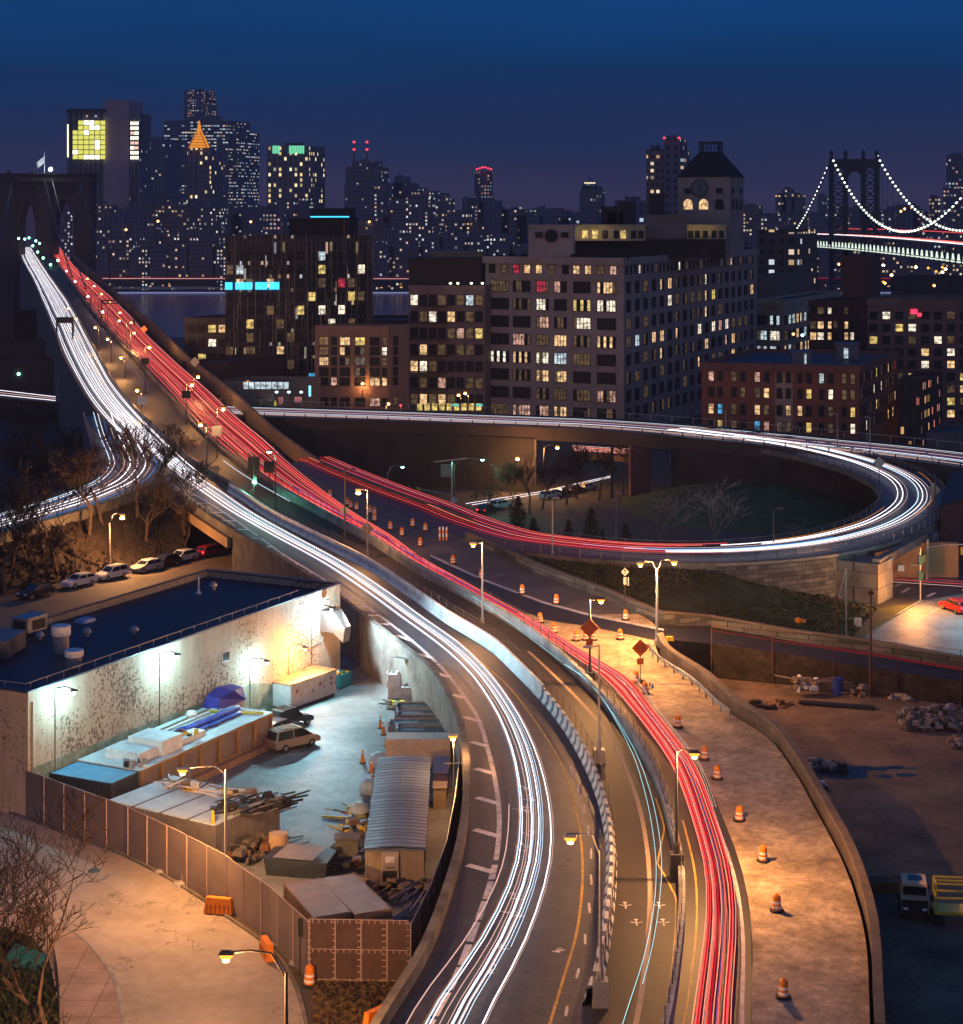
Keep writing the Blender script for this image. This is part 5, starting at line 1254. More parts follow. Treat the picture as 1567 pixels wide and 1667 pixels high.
# extra bands higher up where all the lanes run
G2, Lb2 = 'headlight trails on the bridge approach', 'bright white headlight trail packed in the bridge approach lanes beyond the bare trees'
for i in range(17):
 s0 = (0.10, .15, .165, .31, .345, .40, .415, .53, .545, .60, .64, .73, .745, .79, .88, .90, .93)[i]
 road_trail(L0, R0, lin((800, s0*0.55+0.30), (700, s0), (412, s0)), (738+((i*37) % 11)*5) if s0 > 0.25 else 716, 404, 0.65, (.105, .05, .085, .045)[i % 4], (TW1, TB1, TW1, TP1)[i % 4], Lb2, G2, seed=60+i, wob=0.006, taper=0.3)
# slip road trails
G3, Lb3 = 'headlight trails on the left slip road', 'white and blue headlight trail curving away on the left slip road'
for i, (o_, mt, r) in enumerate(((-3.4, TB1, .12), (-2.7, TW1, .07), (-1.2, TP1, .08), (-0.3, TW1, .14), (0.8, TW1, .09), (2.0, TW1, .15), (2.8, TP1, .08), (3.6, TBL, .10), (-2.0, TBL, .07))):
 trail([p+Vector((0, 0, 0.65)) for p in offset(SLP, o_)], r, mt, Lb3, G3)
# outbound red
G4, Lb4 = 'tail light trails on the outbound lanes', 'red tail light trail running up the outbound lanes towards the bridge'
redspec = [((.30, .38, .42, .16, .20), TR2, .06), ((.34, .41, .45, .19, .25), TR1, .09), ((.38, .44, .50, .22, .3), TR1, .07), ((.42, .47, .55, .26, .38), TR2, .05),
           ((.46, .51, .60, .30, .46), TR1, .10), ((.50, .55, .64, .36, .54), TRD, .12), ((.54, .59, .68, .42, .60), TR2, .045), ((.60, .66, .74, .48, .68), TR1, .09),
           ((.66, .71, .79, .54, .74), TR2, .05), ((.71, .76, .83, .60, .80), TR1, .10), ((.75, .80, .88, .64, .86), TR2, .04), ((.58, .62, .71, .45, .64), TVI, .05), ((.36, .43, .47, .24, .28), TRD, .12), ((.68, .735, .81, .57, .77), TRD, .12), ((.44, .49, .57, .28, .42), TP1, .02)]
def RRm(y): return RR(y)
for i, (s5, mt, r) in enumerate(redspec):
 road_trail(RL, RRm, F5(*s5), 1705, 404 if mt is not TVI else 880, 0.7, r, mt, Lb4, G4, seed=200+i, wob=0.004, taper=0.3)
G5, Lb5 = 'tail light trails on the bridge approach', 'red tail light trail in the upper outbound lanes near the river'
for i in range(11):
 s0 = 0.12+0.76*i/10
 road_trail(RL, RR, s0, 745, 404, 0.7, (.09, .05, .07)[i % 3], (TR1, TRD, TR2, TR1)[i % 4], Lb5, G5, seed=300+i, wob=0.006, taper=0.3)
for i, (s0, mt, r) in enumerate(((.30, TRP, .13), (.36, TVI, .10), (.42, TRP, .10), (.47, TVI, .07))):
 road_trail(RL, RR, lin((1160, .75), (960, s0+0.1), (800, s0)), 1010, 800, 0.72, r*.7, mt, 'magenta and violet trail beside the red trails where the lanes divide', 'magenta trails where the lanes divide', seed=400+i)
# white streaks among red at centre right
for i, s0 in enumerate((.93, .97)):
 road_trail(RL, RR, lin((1400, .80+0.05*i), (1200, s0), (1080, .99)), 1330, 1105, 0.7, .03, TP1, 'thin pale streak crossing into the red lanes below the orange diamond sign', 'pale streaks below the diamond sign')
# cycle path pair
for i, (s0, y1_) in enumerate(((.62, 1092), (.71, 1086))):
 c1 = Curve1([(1021, 1667), (1048, 1580), (1066, 1480), (1068, 1440), (1062, 1370), (1050, 1310), (1030, 1245), (1008, 1200), (985, 1160), (950, 1118), (915, 1092)])
 c2 = Curve1([(1042, 1640), (1060, 1570), (1074, 1480), (1077, 1430), (1070, 1360), (1056, 1300), (1036, 1245), (1008, 1195), (978, 1150), (948, 1115), (918, 1096)])
 cc_ = (c1, c2)[i]; Y = yD((1705, 1625)[i], 1095, 40)
 trail([row(cc_, y, 0.8) for y in Y], .035, TCY, 'thin pale cyan light trail on the brown cycle path', 'cyan trails on the cycle path', 0)
c3 = Curve1([(792, 1000), (740, 966), (700, 943), (668, 926)]); c3b = Curve1([(915, 1092), (860, 1050), (810, 1012), (750, 970), (700, 940), (665, 922)])
trail([row(c3b, y, 0.8) for y in yD(1092, 922, 20)], .04, TCY, 'faint cyan trail farther up the cycle path below the mesh railing', None, 0)
UPW = lambda y: (R0(y)*0.35+RL(y)*0.65)
trail([row(UPW, y, 1.0) for y in yD(640, 520, 14)], .09, TVI, 'blue violet trail on the walkway between the bridge roads', None, 0)
trail([row(UPW, y, 1.0) for y in yD(828, 760, 10)], .07, TB1, 'dotted blue white trail on the walkway beside the green signal', None, 0)
# loop trails
G6, Lb6 = 'headlight trails round the loop ramp', 'white headlight trail sweeping round the loop ramp'
iw = [i for i, p in enumerate(LOOP) if pxof(p)[0] > 1010 and i > 30]; i0_ = iw[0]
OF = lambda o_: offset(LOOP, o_*sgn)
for o_, mt, r, a_, b2 in ((-2.2, TW1, .10, i0_+10, None), (-1.5, TW1, .14, i0_+14, None), (-0.9, TP1, .05, i0_, None), (0.6, TB1, .13, i0_, None), (1.2, TW1, .12, i0_+4, None), (1.8, TW1, .06, i0_+4, None), (2.3, TP1, .05, i0_, None), (0.0, TBL, .10, i0_-4, i0_+22)):
 P_ = [p+Vector((0, 0, 0.65)) for p in OF(o_)][a_:b2]
 trail(P_, r, mt, Lb6 if mt is not TBL else 'blue trail on the near stretch of the loop ramp', G6 if mt is not TBL else None)
trail([p+Vector((0, 0, 0.65)) for p in OF(-2.9)][i0_+16:i0_+34], .05, TAM, 'orange trail hugging the inside of the loop bend', None)
trail([p+Vector((0, 0, 1.2)) for p in OF(2.8)][i0_+30:i0_+46], .05, TAM, 'orange trail hugging the outside of the loop bend', None)
G7, Lb7 = 'tail light trails leading onto the loop ramp', 'red tail light trail leading off the outbound lanes onto the loop ramp'
for o_, mt, r in ((-3.0, TR1, .08), (-2.3, TR2, .06), (-1.6, TRD, .12), (-0.8, TR1, .08), (0.2, TR2, .06), (1.0, TRD, .12), (1.8, TR1, .08), (2.6, TRD, .06)):
 trail([p+Vector((0, 0, 0.7)) for p in OF(o_)][0:i0_+3+int(abs(o_)*3)], r*.8, mt, Lb7, G7)
# expressway trails
G8, Lb8 = 'trails on the elevated expressway', 'pale pink white trail streaking along the elevated expressway'
for o_, mt, r in ((-5.6, TP1, .14), (-4.4, TP1, .12), (-3.2, TB1, .10), (-2.0, TW1, .10), (-0.6, TVI, .12), (1.0, TP1, .14), (2.4, TVI, .10), (4.0, TP1, .10), (5.4, TB1, .10)):
 trail([p+Vector((0, 0, 0.65)) for p in offset(VD, o_)], r*0.62, mt, Lb8, G8)
for k in range(4):
 a, b2 = lo_a+Vector((0, 1+k*2.2, 0.5)), lo_b+Vector((0, 1+k*2.2, 0.5)); trail([a, b2], .13, (TR2, TP1)[k % 2], 'red and pink trail on the lower deck seen below the expressway', 'trails on the lower deck')
trail([p+(q-p)*0.5+Vector((0, 0, 0.6)) for p, q in zip(EXN[1:], EXF[1:])], .028, TRD, 'dim red trail on the exit road along the block wall', None)
trail([p+(q-p)*0.6+Vector((0, 0, 0.6)) for p, q in zip(EXN[2:], EXF[2:])], .02, TRD, 'thin red trail on the exit road above the dirt yard', None)
for k in range(3): trail([at(-20, 633+k*4, -3.4), at(90, 646+k*3, -3.4)], .14, (TW1, TP1)[k % 2], 'pale trail on the road at the far left edge', 'trails at the far left edge')
for k, y_ in enumerate((939, 944, 948)): trail([at(1452, y_-1, 0.6), at(1600, y_+9, 0.6)], .05, (TRD, TR1, TP1)[k], 'reddish trail crossing the street under the loop ramp', 'trails crossing under the loop ramp')
gA, gB = ground(760, 826), ground(1000, 780)
for k in range(2): trail([ground(758+k*10, 826+k*2)+Vector((0, 0, .6)), ground(880, 806+k*3)+Vector((0, 0, .6)), ground(998, 779+k*2)+Vector((0, 0, .6))], .07, TW1, 'white trail along the tree lined street below the expressway', 'trails on the tree lined street')
# ================================================================ street lamps
POLEM = mat('lamp_pole', (0.30, 0.29, 0.29), 0.5, 0.2, 2.0, metal=0.4)
POLED = mat('lamp_pole_dark', (0.06, 0.055, 0.055), 0.5, 0.2, 2.0, metal=0.4)
def lamp(label, base, top_py, head, col='s', power=1500, pole='l', lit=True, arm='curve', ped=0.0, r=0.09, second=None):
 """base: world point; top_py: pixel row of the pole top; head: pixel of the lamp head at the same depth"""
 D = base.y; top = Vector((base.x, D, CZ-(top_py-HY)*D/F))
 th = thing('street_lamp', label, 'street lamp', base)
 pm = POLEM if pole == 'l' else POLED
 m = MB()
 if ped: m.box(base, (0.9, 0.9, ped), 0, 0, 0.9)
 m.lathe(base+Vector((0, 0, ped)), [(r*2.2, 0), (r*2.0, 0.5), (r*1.3, 0.7)], 8)
 m.tube([base+Vector((0, 0, ped)), base.lerp(top, .5), top], [r*1.3, r, r*0.75], 8); m.build('pole', pm, th)
 for hd in ([head] if second is None else [head, second]):
  h = atD(hd[0], hd[1], D)
  m = MB(); dx = h.x-top.x
  if arm == 'curve': m.tube([top-Vector((0, 0, .3)), top+Vector((dx*.25, 0, (h.z-top.z)*.8+0.25)), top+Vector((dx*.6, 0, (h.z-top.z)+0.2)), h+Vector((0, 0, .1))], r*0.5, 6)
  else: m.tube([top-Vector((0, 0, .15)), h+Vector((0, 0, .12))], r*0.5, 6)
  m.build('arm', pm, th)
  m = MB(); m.box(h+Vector((0, 0, 0.02)), (0.75, 0.34, 0.17), 0, 0, 0.65); m.build('lamp_head', pm, th)
  if lit:
   c_, bm = {'s': (SOD, SODIUM), 'c': (CL, COOL), 'g': ((.3, 1, .65), GREENB), 'w': ((1, .9, .8), COOL)}[col]
   m = MB(); m.lathe(h-Vector((0, 0, 0.13)), [(0.10, -0.12), (0.30, 0.0), (0.36, 0.145)], 10); m.build('bulb', bm, th)
   if col in 'sw': m = MB(); hk = 1.0 if D < 200 else 1.7; m.lathe(h-Vector((0, 0.1, 0.34*hk)), [(0.06*hk, 0), (0.17*hk, 0.05*hk), (0.17*hk, 0.15*hk), (0.05*hk, 0.2*hk)], 8); m.build('hot_bulb', HOT if col == 's' else HOTC, th)
   if power: plight('lamp_light', h-Vector((0, 0, 0.62 if D < 200 else 1.0)), c_, power, th, 0.15)
 return th
def rb_(px, py, dz=0.0): return road(px, py, dz)
lamp('orange lit lamp on the near pole between the cycle path and the red lanes', rb_(1101, 1432), 1222, (1130, 1226), 's', 4600, 'd', ped=1.7)
lamp('orange lit lamp curving over the inbound lane near the bottom of the striped barrier', rb_(977, 1636), 1384, (928, 1363), 's', 300, 'l', ped=1.4)
lamp('unlit lamp with short arm between cycle path and red lanes near the diamond sign', rb_(975, 1240), 1049, (956, 1055), lit=False, pole='l', arm='s', ped=1.0)
lamp('orange lit lamp whose dark pole carries the back of a diamond sign', rb_(960, 1112), 975, (978, 976), 's', 3600, 'd', arm='s', ped=1.0)
lamp('orange lit lamp on the tall pole left of the twin lamp by the apron', rb_(785, 1014), 882, (770, 885), 's', 1800, 'l', arm='s')
lamp('tall double headed orange lamp at the corner of the paved apron', rb_(1069, 1050), 925, (1042, 917), 's', 3200, 'l', second=(1097, 914), r=0.12)
lamp('orange lit lamp beside the row of barrels where the red lanes divide', rb_(598, 906), 796, (583, 797), 's', 1500, 'l', arm='s')
lamp('unlit lamp on the pole with a grey diamond sign back', rb_(561, 885), 764, (573, 765), lit=False, pole='d', arm='s')
lamp('orange lit lamp in the lower left corner over the street', Vector((at(463, 1590, 9.0).x, 89.5, 0)), 1583, (368, 1554), 's', 8500, 'd', r=0.11)
lamp('orange lit lamp rising behind the orange water barrier at the brown fence', at(367, 1474, 0), 1252, (297, 1253), 's', 4200, 'l', r=0.11)
lamp('orange lit lamp over the street of parked cars below the slip road', at(178, 930, 0), 852, (199, 838), 's', 4800, 'l', r=0.11)
lamp('small orange lamp on the fence at the inner bend of the yard', at(738, 1330, 0), 1214, (737, 1198), 's', 700, 'l', arm='s', r=0.05)
for bx, by, ty, hx, hy, lb in ((336, 762, 689, 326, 688, 'orange lamp left of the outbound lanes above the bare bushes'), (353, 735, 663, 363, 663, 'orange lamp on the outbound wall nearest the elevated expressway'),
 (303, 690, 625, 312, 624, 'orange lamp over the outbound lanes above the divided walkway'), (236, 640, 565, 243, 563, 'orange lamp over the outbound lanes beside the orange diamond sign'),
 (315, 652, 600, 322, 611, 'dim orange lamp just beyond the outbound wall by the low brick roof'), (212, 570, 523, 218, 540, 'orange lamp at the outbound edge below the river'),
 (206, 566, 522, 213, 523, 'orange lamp at the outbound edge, second below the river'), (190, 560, 520, 194, 520, 'orange lamp at the outbound edge level with the dark gantry'), (190, 545, 507, 195, 507, 'orange lamp at the outbound edge, middle of the river reach'),
 (175, 530, 491, 179, 491, 'orange lamp at the outbound edge against the upper river'), (160, 512, 477, 165, 477, 'orange lamp at the outbound edge near the far waterline'), (148, 498, 464, 153, 464, 'orange lamp second from the stone tower on the outbound edge'), (138, 486, 452, 142, 452, 'orange lamp first from the stone tower on the outbound edge'),
 (230, 672, 634, 223, 633, 'orange lamp over the walkway at the end of the violet trail'), (203, 616, 580, 197, 580, 'orange lamp over the walkway, second from its near end'), (181, 590, 550, 175, 550, 'orange lamp over the walkway, third from its near end'), (161, 570, 531, 155, 531, 'orange lamp over the walkway, fourth from its near end'),
 (120, 545, 517, 124, 517, 'orange lamp on the walkway beside the white trails below the gantry'), (108, 528, 500, 111, 500, 'orange lamp on the walkway beside the white trails above the gantry')):
 lamp(lb, rb_(bx, by), ty, (hx, hy), 's', 1500 if by > 560 else 300, 'd', arm='s')
for hx, hy, lb in ((30, 390, 'green white lamp in the left arch, first of the walkway string'), (40, 391, 'green white lamp in the left arch, second of the walkway string'), (47, 389, 'green white lamp in the left arch, third of the walkway string'), (58, 394, 'green white lamp by the tower pier, fourth of the walkway string'), (64, 398, 'green white lamp by the tower pier, fifth of the walkway string'), (53, 402, 'green white lamp low in the left arch beside the tower pier'), (61, 412, 'green white lamp where the walkway leaves the tower'), (70, 422, 'green white lamp below the tower pier'), (82, 433, 'green white lamp brightest on the walkway below the tower'), (94, 426, 'green white lamp under the right arch of the tower'), (93, 448, 'green white lamp halfway down the upper walkway'), (108, 468, 'green white lamp lowest of the upper walkway string')):
 D = 900 if hx > 65 else 985
 h = atD(hx, hy, D); th = thing('street_lamp', lb, 'street lamp', h-Vector((0, 0, 4)), 0, 'green white lamps on the bridge walkway')
 m = MB(); m.tube([h-Vector((0, 0, 4)), h], 0.1, 5); m.build('pole', POLED, th)
 m = MB(); m.lathe(h, [(0.25, 0), (0.62, 0.4), (0.5, 1.0), (0.1, 1.2)], 8); m.build('bulb', GREENB, th)
for hx, hy, lb in ((108, 440, 'white lamp nearest the stone tower over the outbound lanes'), (122, 457, 'white lamp second from the tower over the outbound lanes'), (143, 481, 'white lamp third from the tower over the outbound lanes'), (167, 506, 'white lamp fourth from the tower over the outbound lanes')):
 b_ = rb_(hx+4, hy+26); lamp(lb, b_, hy+1, (hx, hy), 'w', 0, 'd', arm='s')
# lamps in the street beyond, by the expressway and under it
for (gx, gy), ty, (hx, hy), c_, pw, lb, lit in (((403, 655), 622, (395, 635), 's', 700, 'orange lamp at the left end of the elevated expressway', True), ((408, 656), 620, (403, 620), 's', 0, 'small orange lamp behind the left end of the expressway', True),
 ((628, 676), 655, (632, 655), 's', 500, 'orange lamp in front of the brick apartment block', True), ((590, 660), 622, (590, 622), 's', 500, 'orange lamp against the brick apartment block facade', True), ((762, 676), 640, (757, 638), 's', 500, 'orange lamp left of the big loft block', True), ((750, 676), 642, (746, 641), 's', 300, 'small orange lamp at the foot of the grey brown loft', True),
 ((867, 805), 752, (842, 744), 's', 2400, 'orange lamp over the tree lined street left of the pier', True), ((885, 800), 728, (907, 726), 's', 2400, 'orange lamp above the trees by the expressway pier', True), ((739, 845), 756, (785, 748), 'g', 2500, 'bright green lamp beside the green lit sign board', True),
 ((1226, 762), 706, (1234, 698), 's', 0, 'dark unlit pole with sign gantry in front of the expressway', False), ((1259, 893), 833, (1270, 829), 's', 0, 'unlit curved lamp inside the loop ramp', False), ((1522, 838), 770, (1500, 740), 's', 0, 'unlit curved lamp at the right of the loop bend', False), ((899, 905), 812, (906, 812), 's', 0, 'grey pole standing at the near edge of the loop ramp', False), ((1003, 880), 803, (1009, 803), 's', 0, 'thin white pole inside the loop ramp', False)):
 if gy > 700 and gx in (1259, 899, 1522): b_ = at(gx, gy, 5.3)
 elif gy > 700: b_ = ground(gx, gy)
 else: b_ = at(gx, gy, 0.0) if gx > 420 else at(gx, gy, 2.0)
 lamp(lb, b_, ty, (hx, hy), c_, pw, 'l' if gx in (1003, 899) else 'd', lit=lit, arm='curve' if gy > 700 else 's')
for px, by, ty, hx, lb in ((1181, 712, 668, 1176, 'pale lamp pole on the expressway, leftmost of three'), (1363, 742, 673, 1357, 'pale lamp pole on the expressway, middle of three'), (1416, 752, 679, 1411, 'pale lamp pole on the expressway, rightmost of three')):
 lamp(lb, at(px, by-6, 5.5), ty, (hx, ty+1), lit=False, pole='l', arm='s')
lamp('white pole lamp on the dark bank before the stone retaining wall', at(1377, 1044, 0), 925, (1365, 973), lit=False, pole='l', arm='s')
for px, by, ty, lb in ((1361, 1048, 968, 'brown utility pole on the grass bank'), (1417, 1135, 960, 'tall dark utility pole at the back of the dirt yard')):
 p = at(px, by, 0); D = p.y; m = MB(); m.tube([p, atD(px, ty, D)], [0.16, 0.1], 7); m.box(atD(px, ty+8, D), (0.5, 0.3, 0.3)); tag(m.build('utility_pole', mat('pole_wood', (0.07, 0.035, 0.025), 0.9, 0.3, 1.0)), lb, 'pole')
# a few far orange street lamps among the buildings
for hx, hy, D, lb, lit in ((205, 376, 1500, 'large orange lamp on the far shore left of the projects', 's'), (212, 371, 1520, 'orange lamp beside the large one on the far shore', 's'), (257, 362, 1530, 'orange lamp over the far shore low blocks', 's'), (277, 336, 1700, 'orange lamp below the gold roofed tower', 's'), (732, 338, 1800, 'orange lamp on the skyline left of the curved tower', 's'), (601, 363, 1500, 'orange lamp beyond the glass block roof', 's'), (570, 377, 1500, 'orange lamp at the corner of the glass block penthouse', 's'), (408, 363, 1500, 'orange lamp beyond the left end of the glass block', 's'), (1520, 467, 460, 'yellow lamp on the roof at the right', 's'), (1306, 548, 480, 'white lamp in the side yard of the cream block', 'w'), (1291, 546, 480, 'yellow lamp in the side yard of the cream block', 's'), (1472, 342, 1500, 'orange flare lamp beyond the suspension cables', 's'), (1484, 340, 1500, 'second orange lamp beyond the suspension cables', 's'), (1466, 346, 1500, 'third orange lamp beyond the suspension cables', 's'), (30, 611, 520, 'teal lamp above the far left road', 'g'), (1440, 463, 640, 'orange lamp under the suspension bridge pier', 's'), (1365, 432, 900, 'orange lamp inside the steel tower legs', 's')):
 h = atD(hx, hy, D); th = thing('street_lamp', lb, 'street lamp', Vector((h.x, h.y, h.z-6)))
 m = MB(); m.tube([h-Vector((0, 0, 6)), h], D*0.0001+0.03, 5); m.build('pole', POLED, th)
 s_ = D*0.00075+0.05; m = MB(); m.lathe(h, [(s_*.4, 0), (s_, s_*.6), (s_*.9, s_*1.4), (s_*.2, s_*1.8)], 8); m.build('bulb', {'s': SODIUM, 'w': COOL, 'g': GREENB}[lit], th)
 if lit == 's': m = MB(); m.lathe(h-Vector((0, s_*1.1, 0)), [(s_*.2, s_*.3), (s_*.5, s_*.7), (s_*.2, s_*1.2)], 8); m.build('hot_bulb', HOT, th)
# ================================================================ traffic barrels
def barrel():
 th = thing('traffic_barrel', 'x', 'traffic barrel', (0, 0, 0), 0, 'orange and white traffic barrels')
 m = MB(); m.lathe((0, 0, 0), [(0.44, 0), (0.44, 0.07), (0.30, 0.10)], 16); m.build('base', BLACK, th, local=True)
 m = MB()
 m.lathe((0, 0, 0.07), [(0.29, 0), (0.28, 0.12)], 16)
 m.lathe((0, 0, 0.33), [(0.275, 0), (0.265, 0.14)], 16); m.lathe((0, 0, 0.61), [(0.25, 0), (0.24, 0.16), (0.22, 0.32), (0.17, 0.34), (0.17, 0.37), (0.1, 0.38)], 16)
 m.lathe((0, 0, 0.98), [(0.05, 0), (0.05, 0.08), (0.02, 0.1)], 8)
 m.build('drum', ORANGE, th, local=True)
 m = MB(); m.lathe((0, 0, 0.19), [(0.282, 0), (0.276, 0.139)], 16); m.build('white_band', WHITE_R, th, local=True)
 m = MB(); m.lathe((0, 0, 0.47), [(0.262, 0), (0.254, 0.139)], 16); m.build('white_band', WHITE_R, th, local=True)
 return th
BL = [(1275, 1624, 'barrel nearest the bottom of the picture on the tan paving'), (1264, 1483, 'second barrel from the bottom on the tan paving'), (1242, 1402, 'third barrel from the bottom on the tan paving'), (1203, 1336, 'fourth barrel from the bottom on the tan paving'), (1167, 1268, 'barrel just below the one beside the lit lamp head on the paving'), (1146, 1236, 'barrel beside the glowing lamp head on the paving'), (1103, 1184, 'barrel alone on the paving below the diamond sign cluster'),
 (1035, 1110, 'barrel behind the gear at the foot of the orange diamond sign'), (1050, 1129, 'orange barrel with clutter around it at the foot of the diamond sign'), (1009, 1041, 'barrel by the dark lane left of the twin lamp'), (1018, 1009, 'barrel under the small white diamond sign at the parapet'), (937, 1043, 'left barrel of the three in a row by the unlit sign pole'), (953, 1042, 'middle barrel of the three in a row by the unlit sign pole'), (965, 1042, 'right barrel of the three, half hidden by the sign pole'), (901, 1030, 'barrel left of the row of three, next to the red trails'), (879, 1014, 'barrel two places left of the row of three'), (905, 983, 'right barrel of the two beyond the dark lane'), (850, 967, 'left barrel of the two beyond the dark lane'), (783, 942, 'barrel hidden behind the tall lamp pole'), (737, 918, 'barrel alone on the dark concrete left of the lamp pole'),
 (684, 889, 'barrel nearest on the dark gore below the striped board'), (692, 864, 'barrel left beside the striped board'), (671, 857, 'barrel above and left of the striped board'), (654, 872, 'barrel in the middle of the grey gore'), (635, 862, 'barrel on the grey gore right of the lamp pole'), (609, 848, 'lower barrel of the close pair right of the lamp pole'), (609, 838, 'upper barrel of the close pair right of the lamp pole'), (602, 835, 'barrel just right of the lamp pole where lanes divide'), (580, 830, 'right barrel of the three left of the lamp pole'), (571, 827, 'middle barrel of the three left of the lamp pole'), (565, 822, 'left barrel of the three left of the lamp pole'), (537, 809, 'farthest barrel at the tip where the red lanes divide')]
proto = barrel(); first = True; r1 = random.Random(11)
for px, py, lb in BL:
 c = proto if first else copy_tree(proto); first = False
 c.location = road(px, py, 0.015); c.rotation_euler = (r1.uniform(-.03, .03), r1.uniform(-.03, .03), r1.uniform(0, 6)); c['label'] = lb
c = copy_tree(proto); c.location = at(503, 1603, 0.02); c['label'] = 'barrel leaning at the fence corner beside the street kerb'; c.rotation_euler = (0.04, 0.05, 0); c.scale = (1.15, 1.15, 1.15)
# striped board in the gore
p = road(720, 881); th = thing('barricade', 'striped barricade board standing in the dark gore between red trails', 'barricade', p)
for k in range(3):
 m = MB()
 for j in range(4): m.box(p+Vector((-0.35+k*0.42, 0, 0.1+j*0.42)), (0.2, 0.12, 0.40), 0, j % 2)
 m.build('striped_post', [ORANGE, WHITE_R], th)
# clutter round the sign
junk('road_gear', 'sandbags and gear at the foot of the orange diamond sign', road(1044, 1118, 0.02), (0.9, 0.5), 12, [WHITE, BLACK, ORANGE], 31, size=(.15, .4), lng=0.1, hgt=0.4, cat='gear')
m = MB(); p = road(1064, 1046, .01)
p = road(1090, 1048, .3); m.box(p, (0.8, 0.5, 0.4), 0, 0, 0.8); tag(m.build('yellow_box', YEL), 'yellow box at the edge of the exit lane by the wall corner', 'box')
m = MB(); m.lathe(road(1050, 1052, .012), [(0.8, 0), (0.7, 0.04), (0.3, 0.06)], 9); tag(m.build('dark_mat', BLACK), 'crumpled dark mat on the paving by the twin lamp', 'mat')
# ================================================================ signs
SIGNO = mat('sign_orange', (0.72, 0.14, 0.02), 0.5, 0.08, 2.0)
def text(body, size, mt, parent, loc, rot=(math.pi/2, 0, 0), name='lettering', ext=0.004):
 cu = bpy.data.curves.new(name, 'FONT'); cu.body = body; cu.size = size; cu.align_x = 'CENTER'; cu.align_y = 'CENTER'; cu.extrude = ext
 t_ = bpy.data.objects.new(name, cu); COL.objects.link(t_); bpy.context.view_layer.update()
 me = bpy.data.meshes.new_from_object(t_.evaluated_get(bpy.context.evaluated_depsgraph_get())); bpy.data.objects.remove(t_); bpy.data.curves.remove(cu)
 me.materials.clear(); me.materials.append(mt)
 o = bpy.data.objects.new(name, me); COL.objects.link(o); o.parent = parent; o.location = loc; o.rotation_euler = rot
 return o
def diamond(label, base, z, s, mt, plate=None, txt=None, pole=DARKM, fl=True, rot=0.0, cat='sign'):
 th = thing('diamond_sign', label, cat, base, rot)
 m = MB(); m.box((0, 0.04, 0), (0.09, 0.09, z+s*0.6)); m.build('post', pole, th, local=True)
 m = MB(); m.add([(-s, 0, z), (0, 0, z-s), (s, 0, z), (0, 0, z+s), (-s, -.04, z), (0, -.04, z-s), (s, -.04, z), (0, -.04, z+s)], [(4, 5, 6, 7), (3, 2, 1, 0), (0, 1, 5, 4), (1, 2, 6, 5), (2, 3, 7, 6), (3, 0, 4, 7)])
 f = m.build('sign_face', mt, th, local=True)
 if plate: m = MB(); m.box((0, -0.02, z-s-0.12-plate[1]), (plate[0], 0.04, plate[1])); m.build('sub_plate', mt, th, local=True)
 if txt:
  for i, w in enumerate(txt): text(w, s*0.42, BLACK, th, (0, -0.05, z+s*(0.34-0.34*i)))
 return th
b_ = road(1042, 1113)
diamond('orange diamond sign with black lettering on the paving below the twin lamp', b_, 3.15, 0.78, SIGNO, (0.6, 0.55), ('ROAD', 'WORK', 'AHEAD'), STEEL, rot=0.1)
diamond('dark orange diamond sign seen mostly in shade on the lamp pole by the red lanes', road(959, 1112)+Vector((0, -0.16, 0)), 4.9, 0.82, mat('sign_orange_shaded', (0.34, 0.06, 0.015), 0.6, 0.1, 2.0), (0.6, 0.55))  # darker orange puts the shade into the sign colour
th = diamond('small white diamond sign with black arrow on the bank side of the parapet', road(1018, 1004)+Vector((0, .8, 0)), 4.4, 0.42, mat('sign_white', (0.62, 0.55, 0.45), 0.5, 0.1, 2.0), (0.3, 0.75), None)
m = MB(); m.box((0, -0.055, 4.15), (0.08, 0.02, 0.4)); m.add([(-.14, -.06, 4.5), (.14, -.06, 4.5), (0, -.06, 4.68)], [(0, 1, 2)]); m.build('arrow', BLACK, th, local=True)
m = MB(); m.box((0.34, -0.02, 3.0), (0.12, 0.04, 0.85)); m.build('side_plate', WHITE, th, local=True)
SGREY = mat('sign_back_grey', (0.30, 0.30, 0.31), 0.4, 0.15, 2.0, metal=0.5)
diamond('grey back of a diamond sign on the pole before the barrels', road(561, 884)+Vector((0, -0.15, 0)), 4.0, 0.62, SGREY, None)
diamond('dark back of a diamond sign half behind the lit lamp pole at the barrels', road(597, 905)+Vector((0, .15, 0)), 3.2, 0.8, mat('sign_back_dark', (0.12, 0.10, 0.10), 0.5, 0.15, 2.0), None)
diamond('pale back of a diamond sign at the outbound wall before the low brick roof', road(317, 623), 4.5, 1.1, SGREY, None)
diamond('small orange diamond sign on the outbound wall against the river', road(234, 562), 4.2, 1.0, SIGNO, None)
diamond('pale diamond sign back inside the loop bend', at(1431, 845, 0.5), 8.3, 0.9, SGREY, None)
diamond('larger tilted diamond sign back right of the loop bend', at(1519, 834, 5.0)+Vector((0, 0, 0)), 3.0, 1.0, SGREY, None)
diamond('small white diamond sign by the street corner below the expressway', ground(738, 872), 5.2, 0.6, WHITE, None)
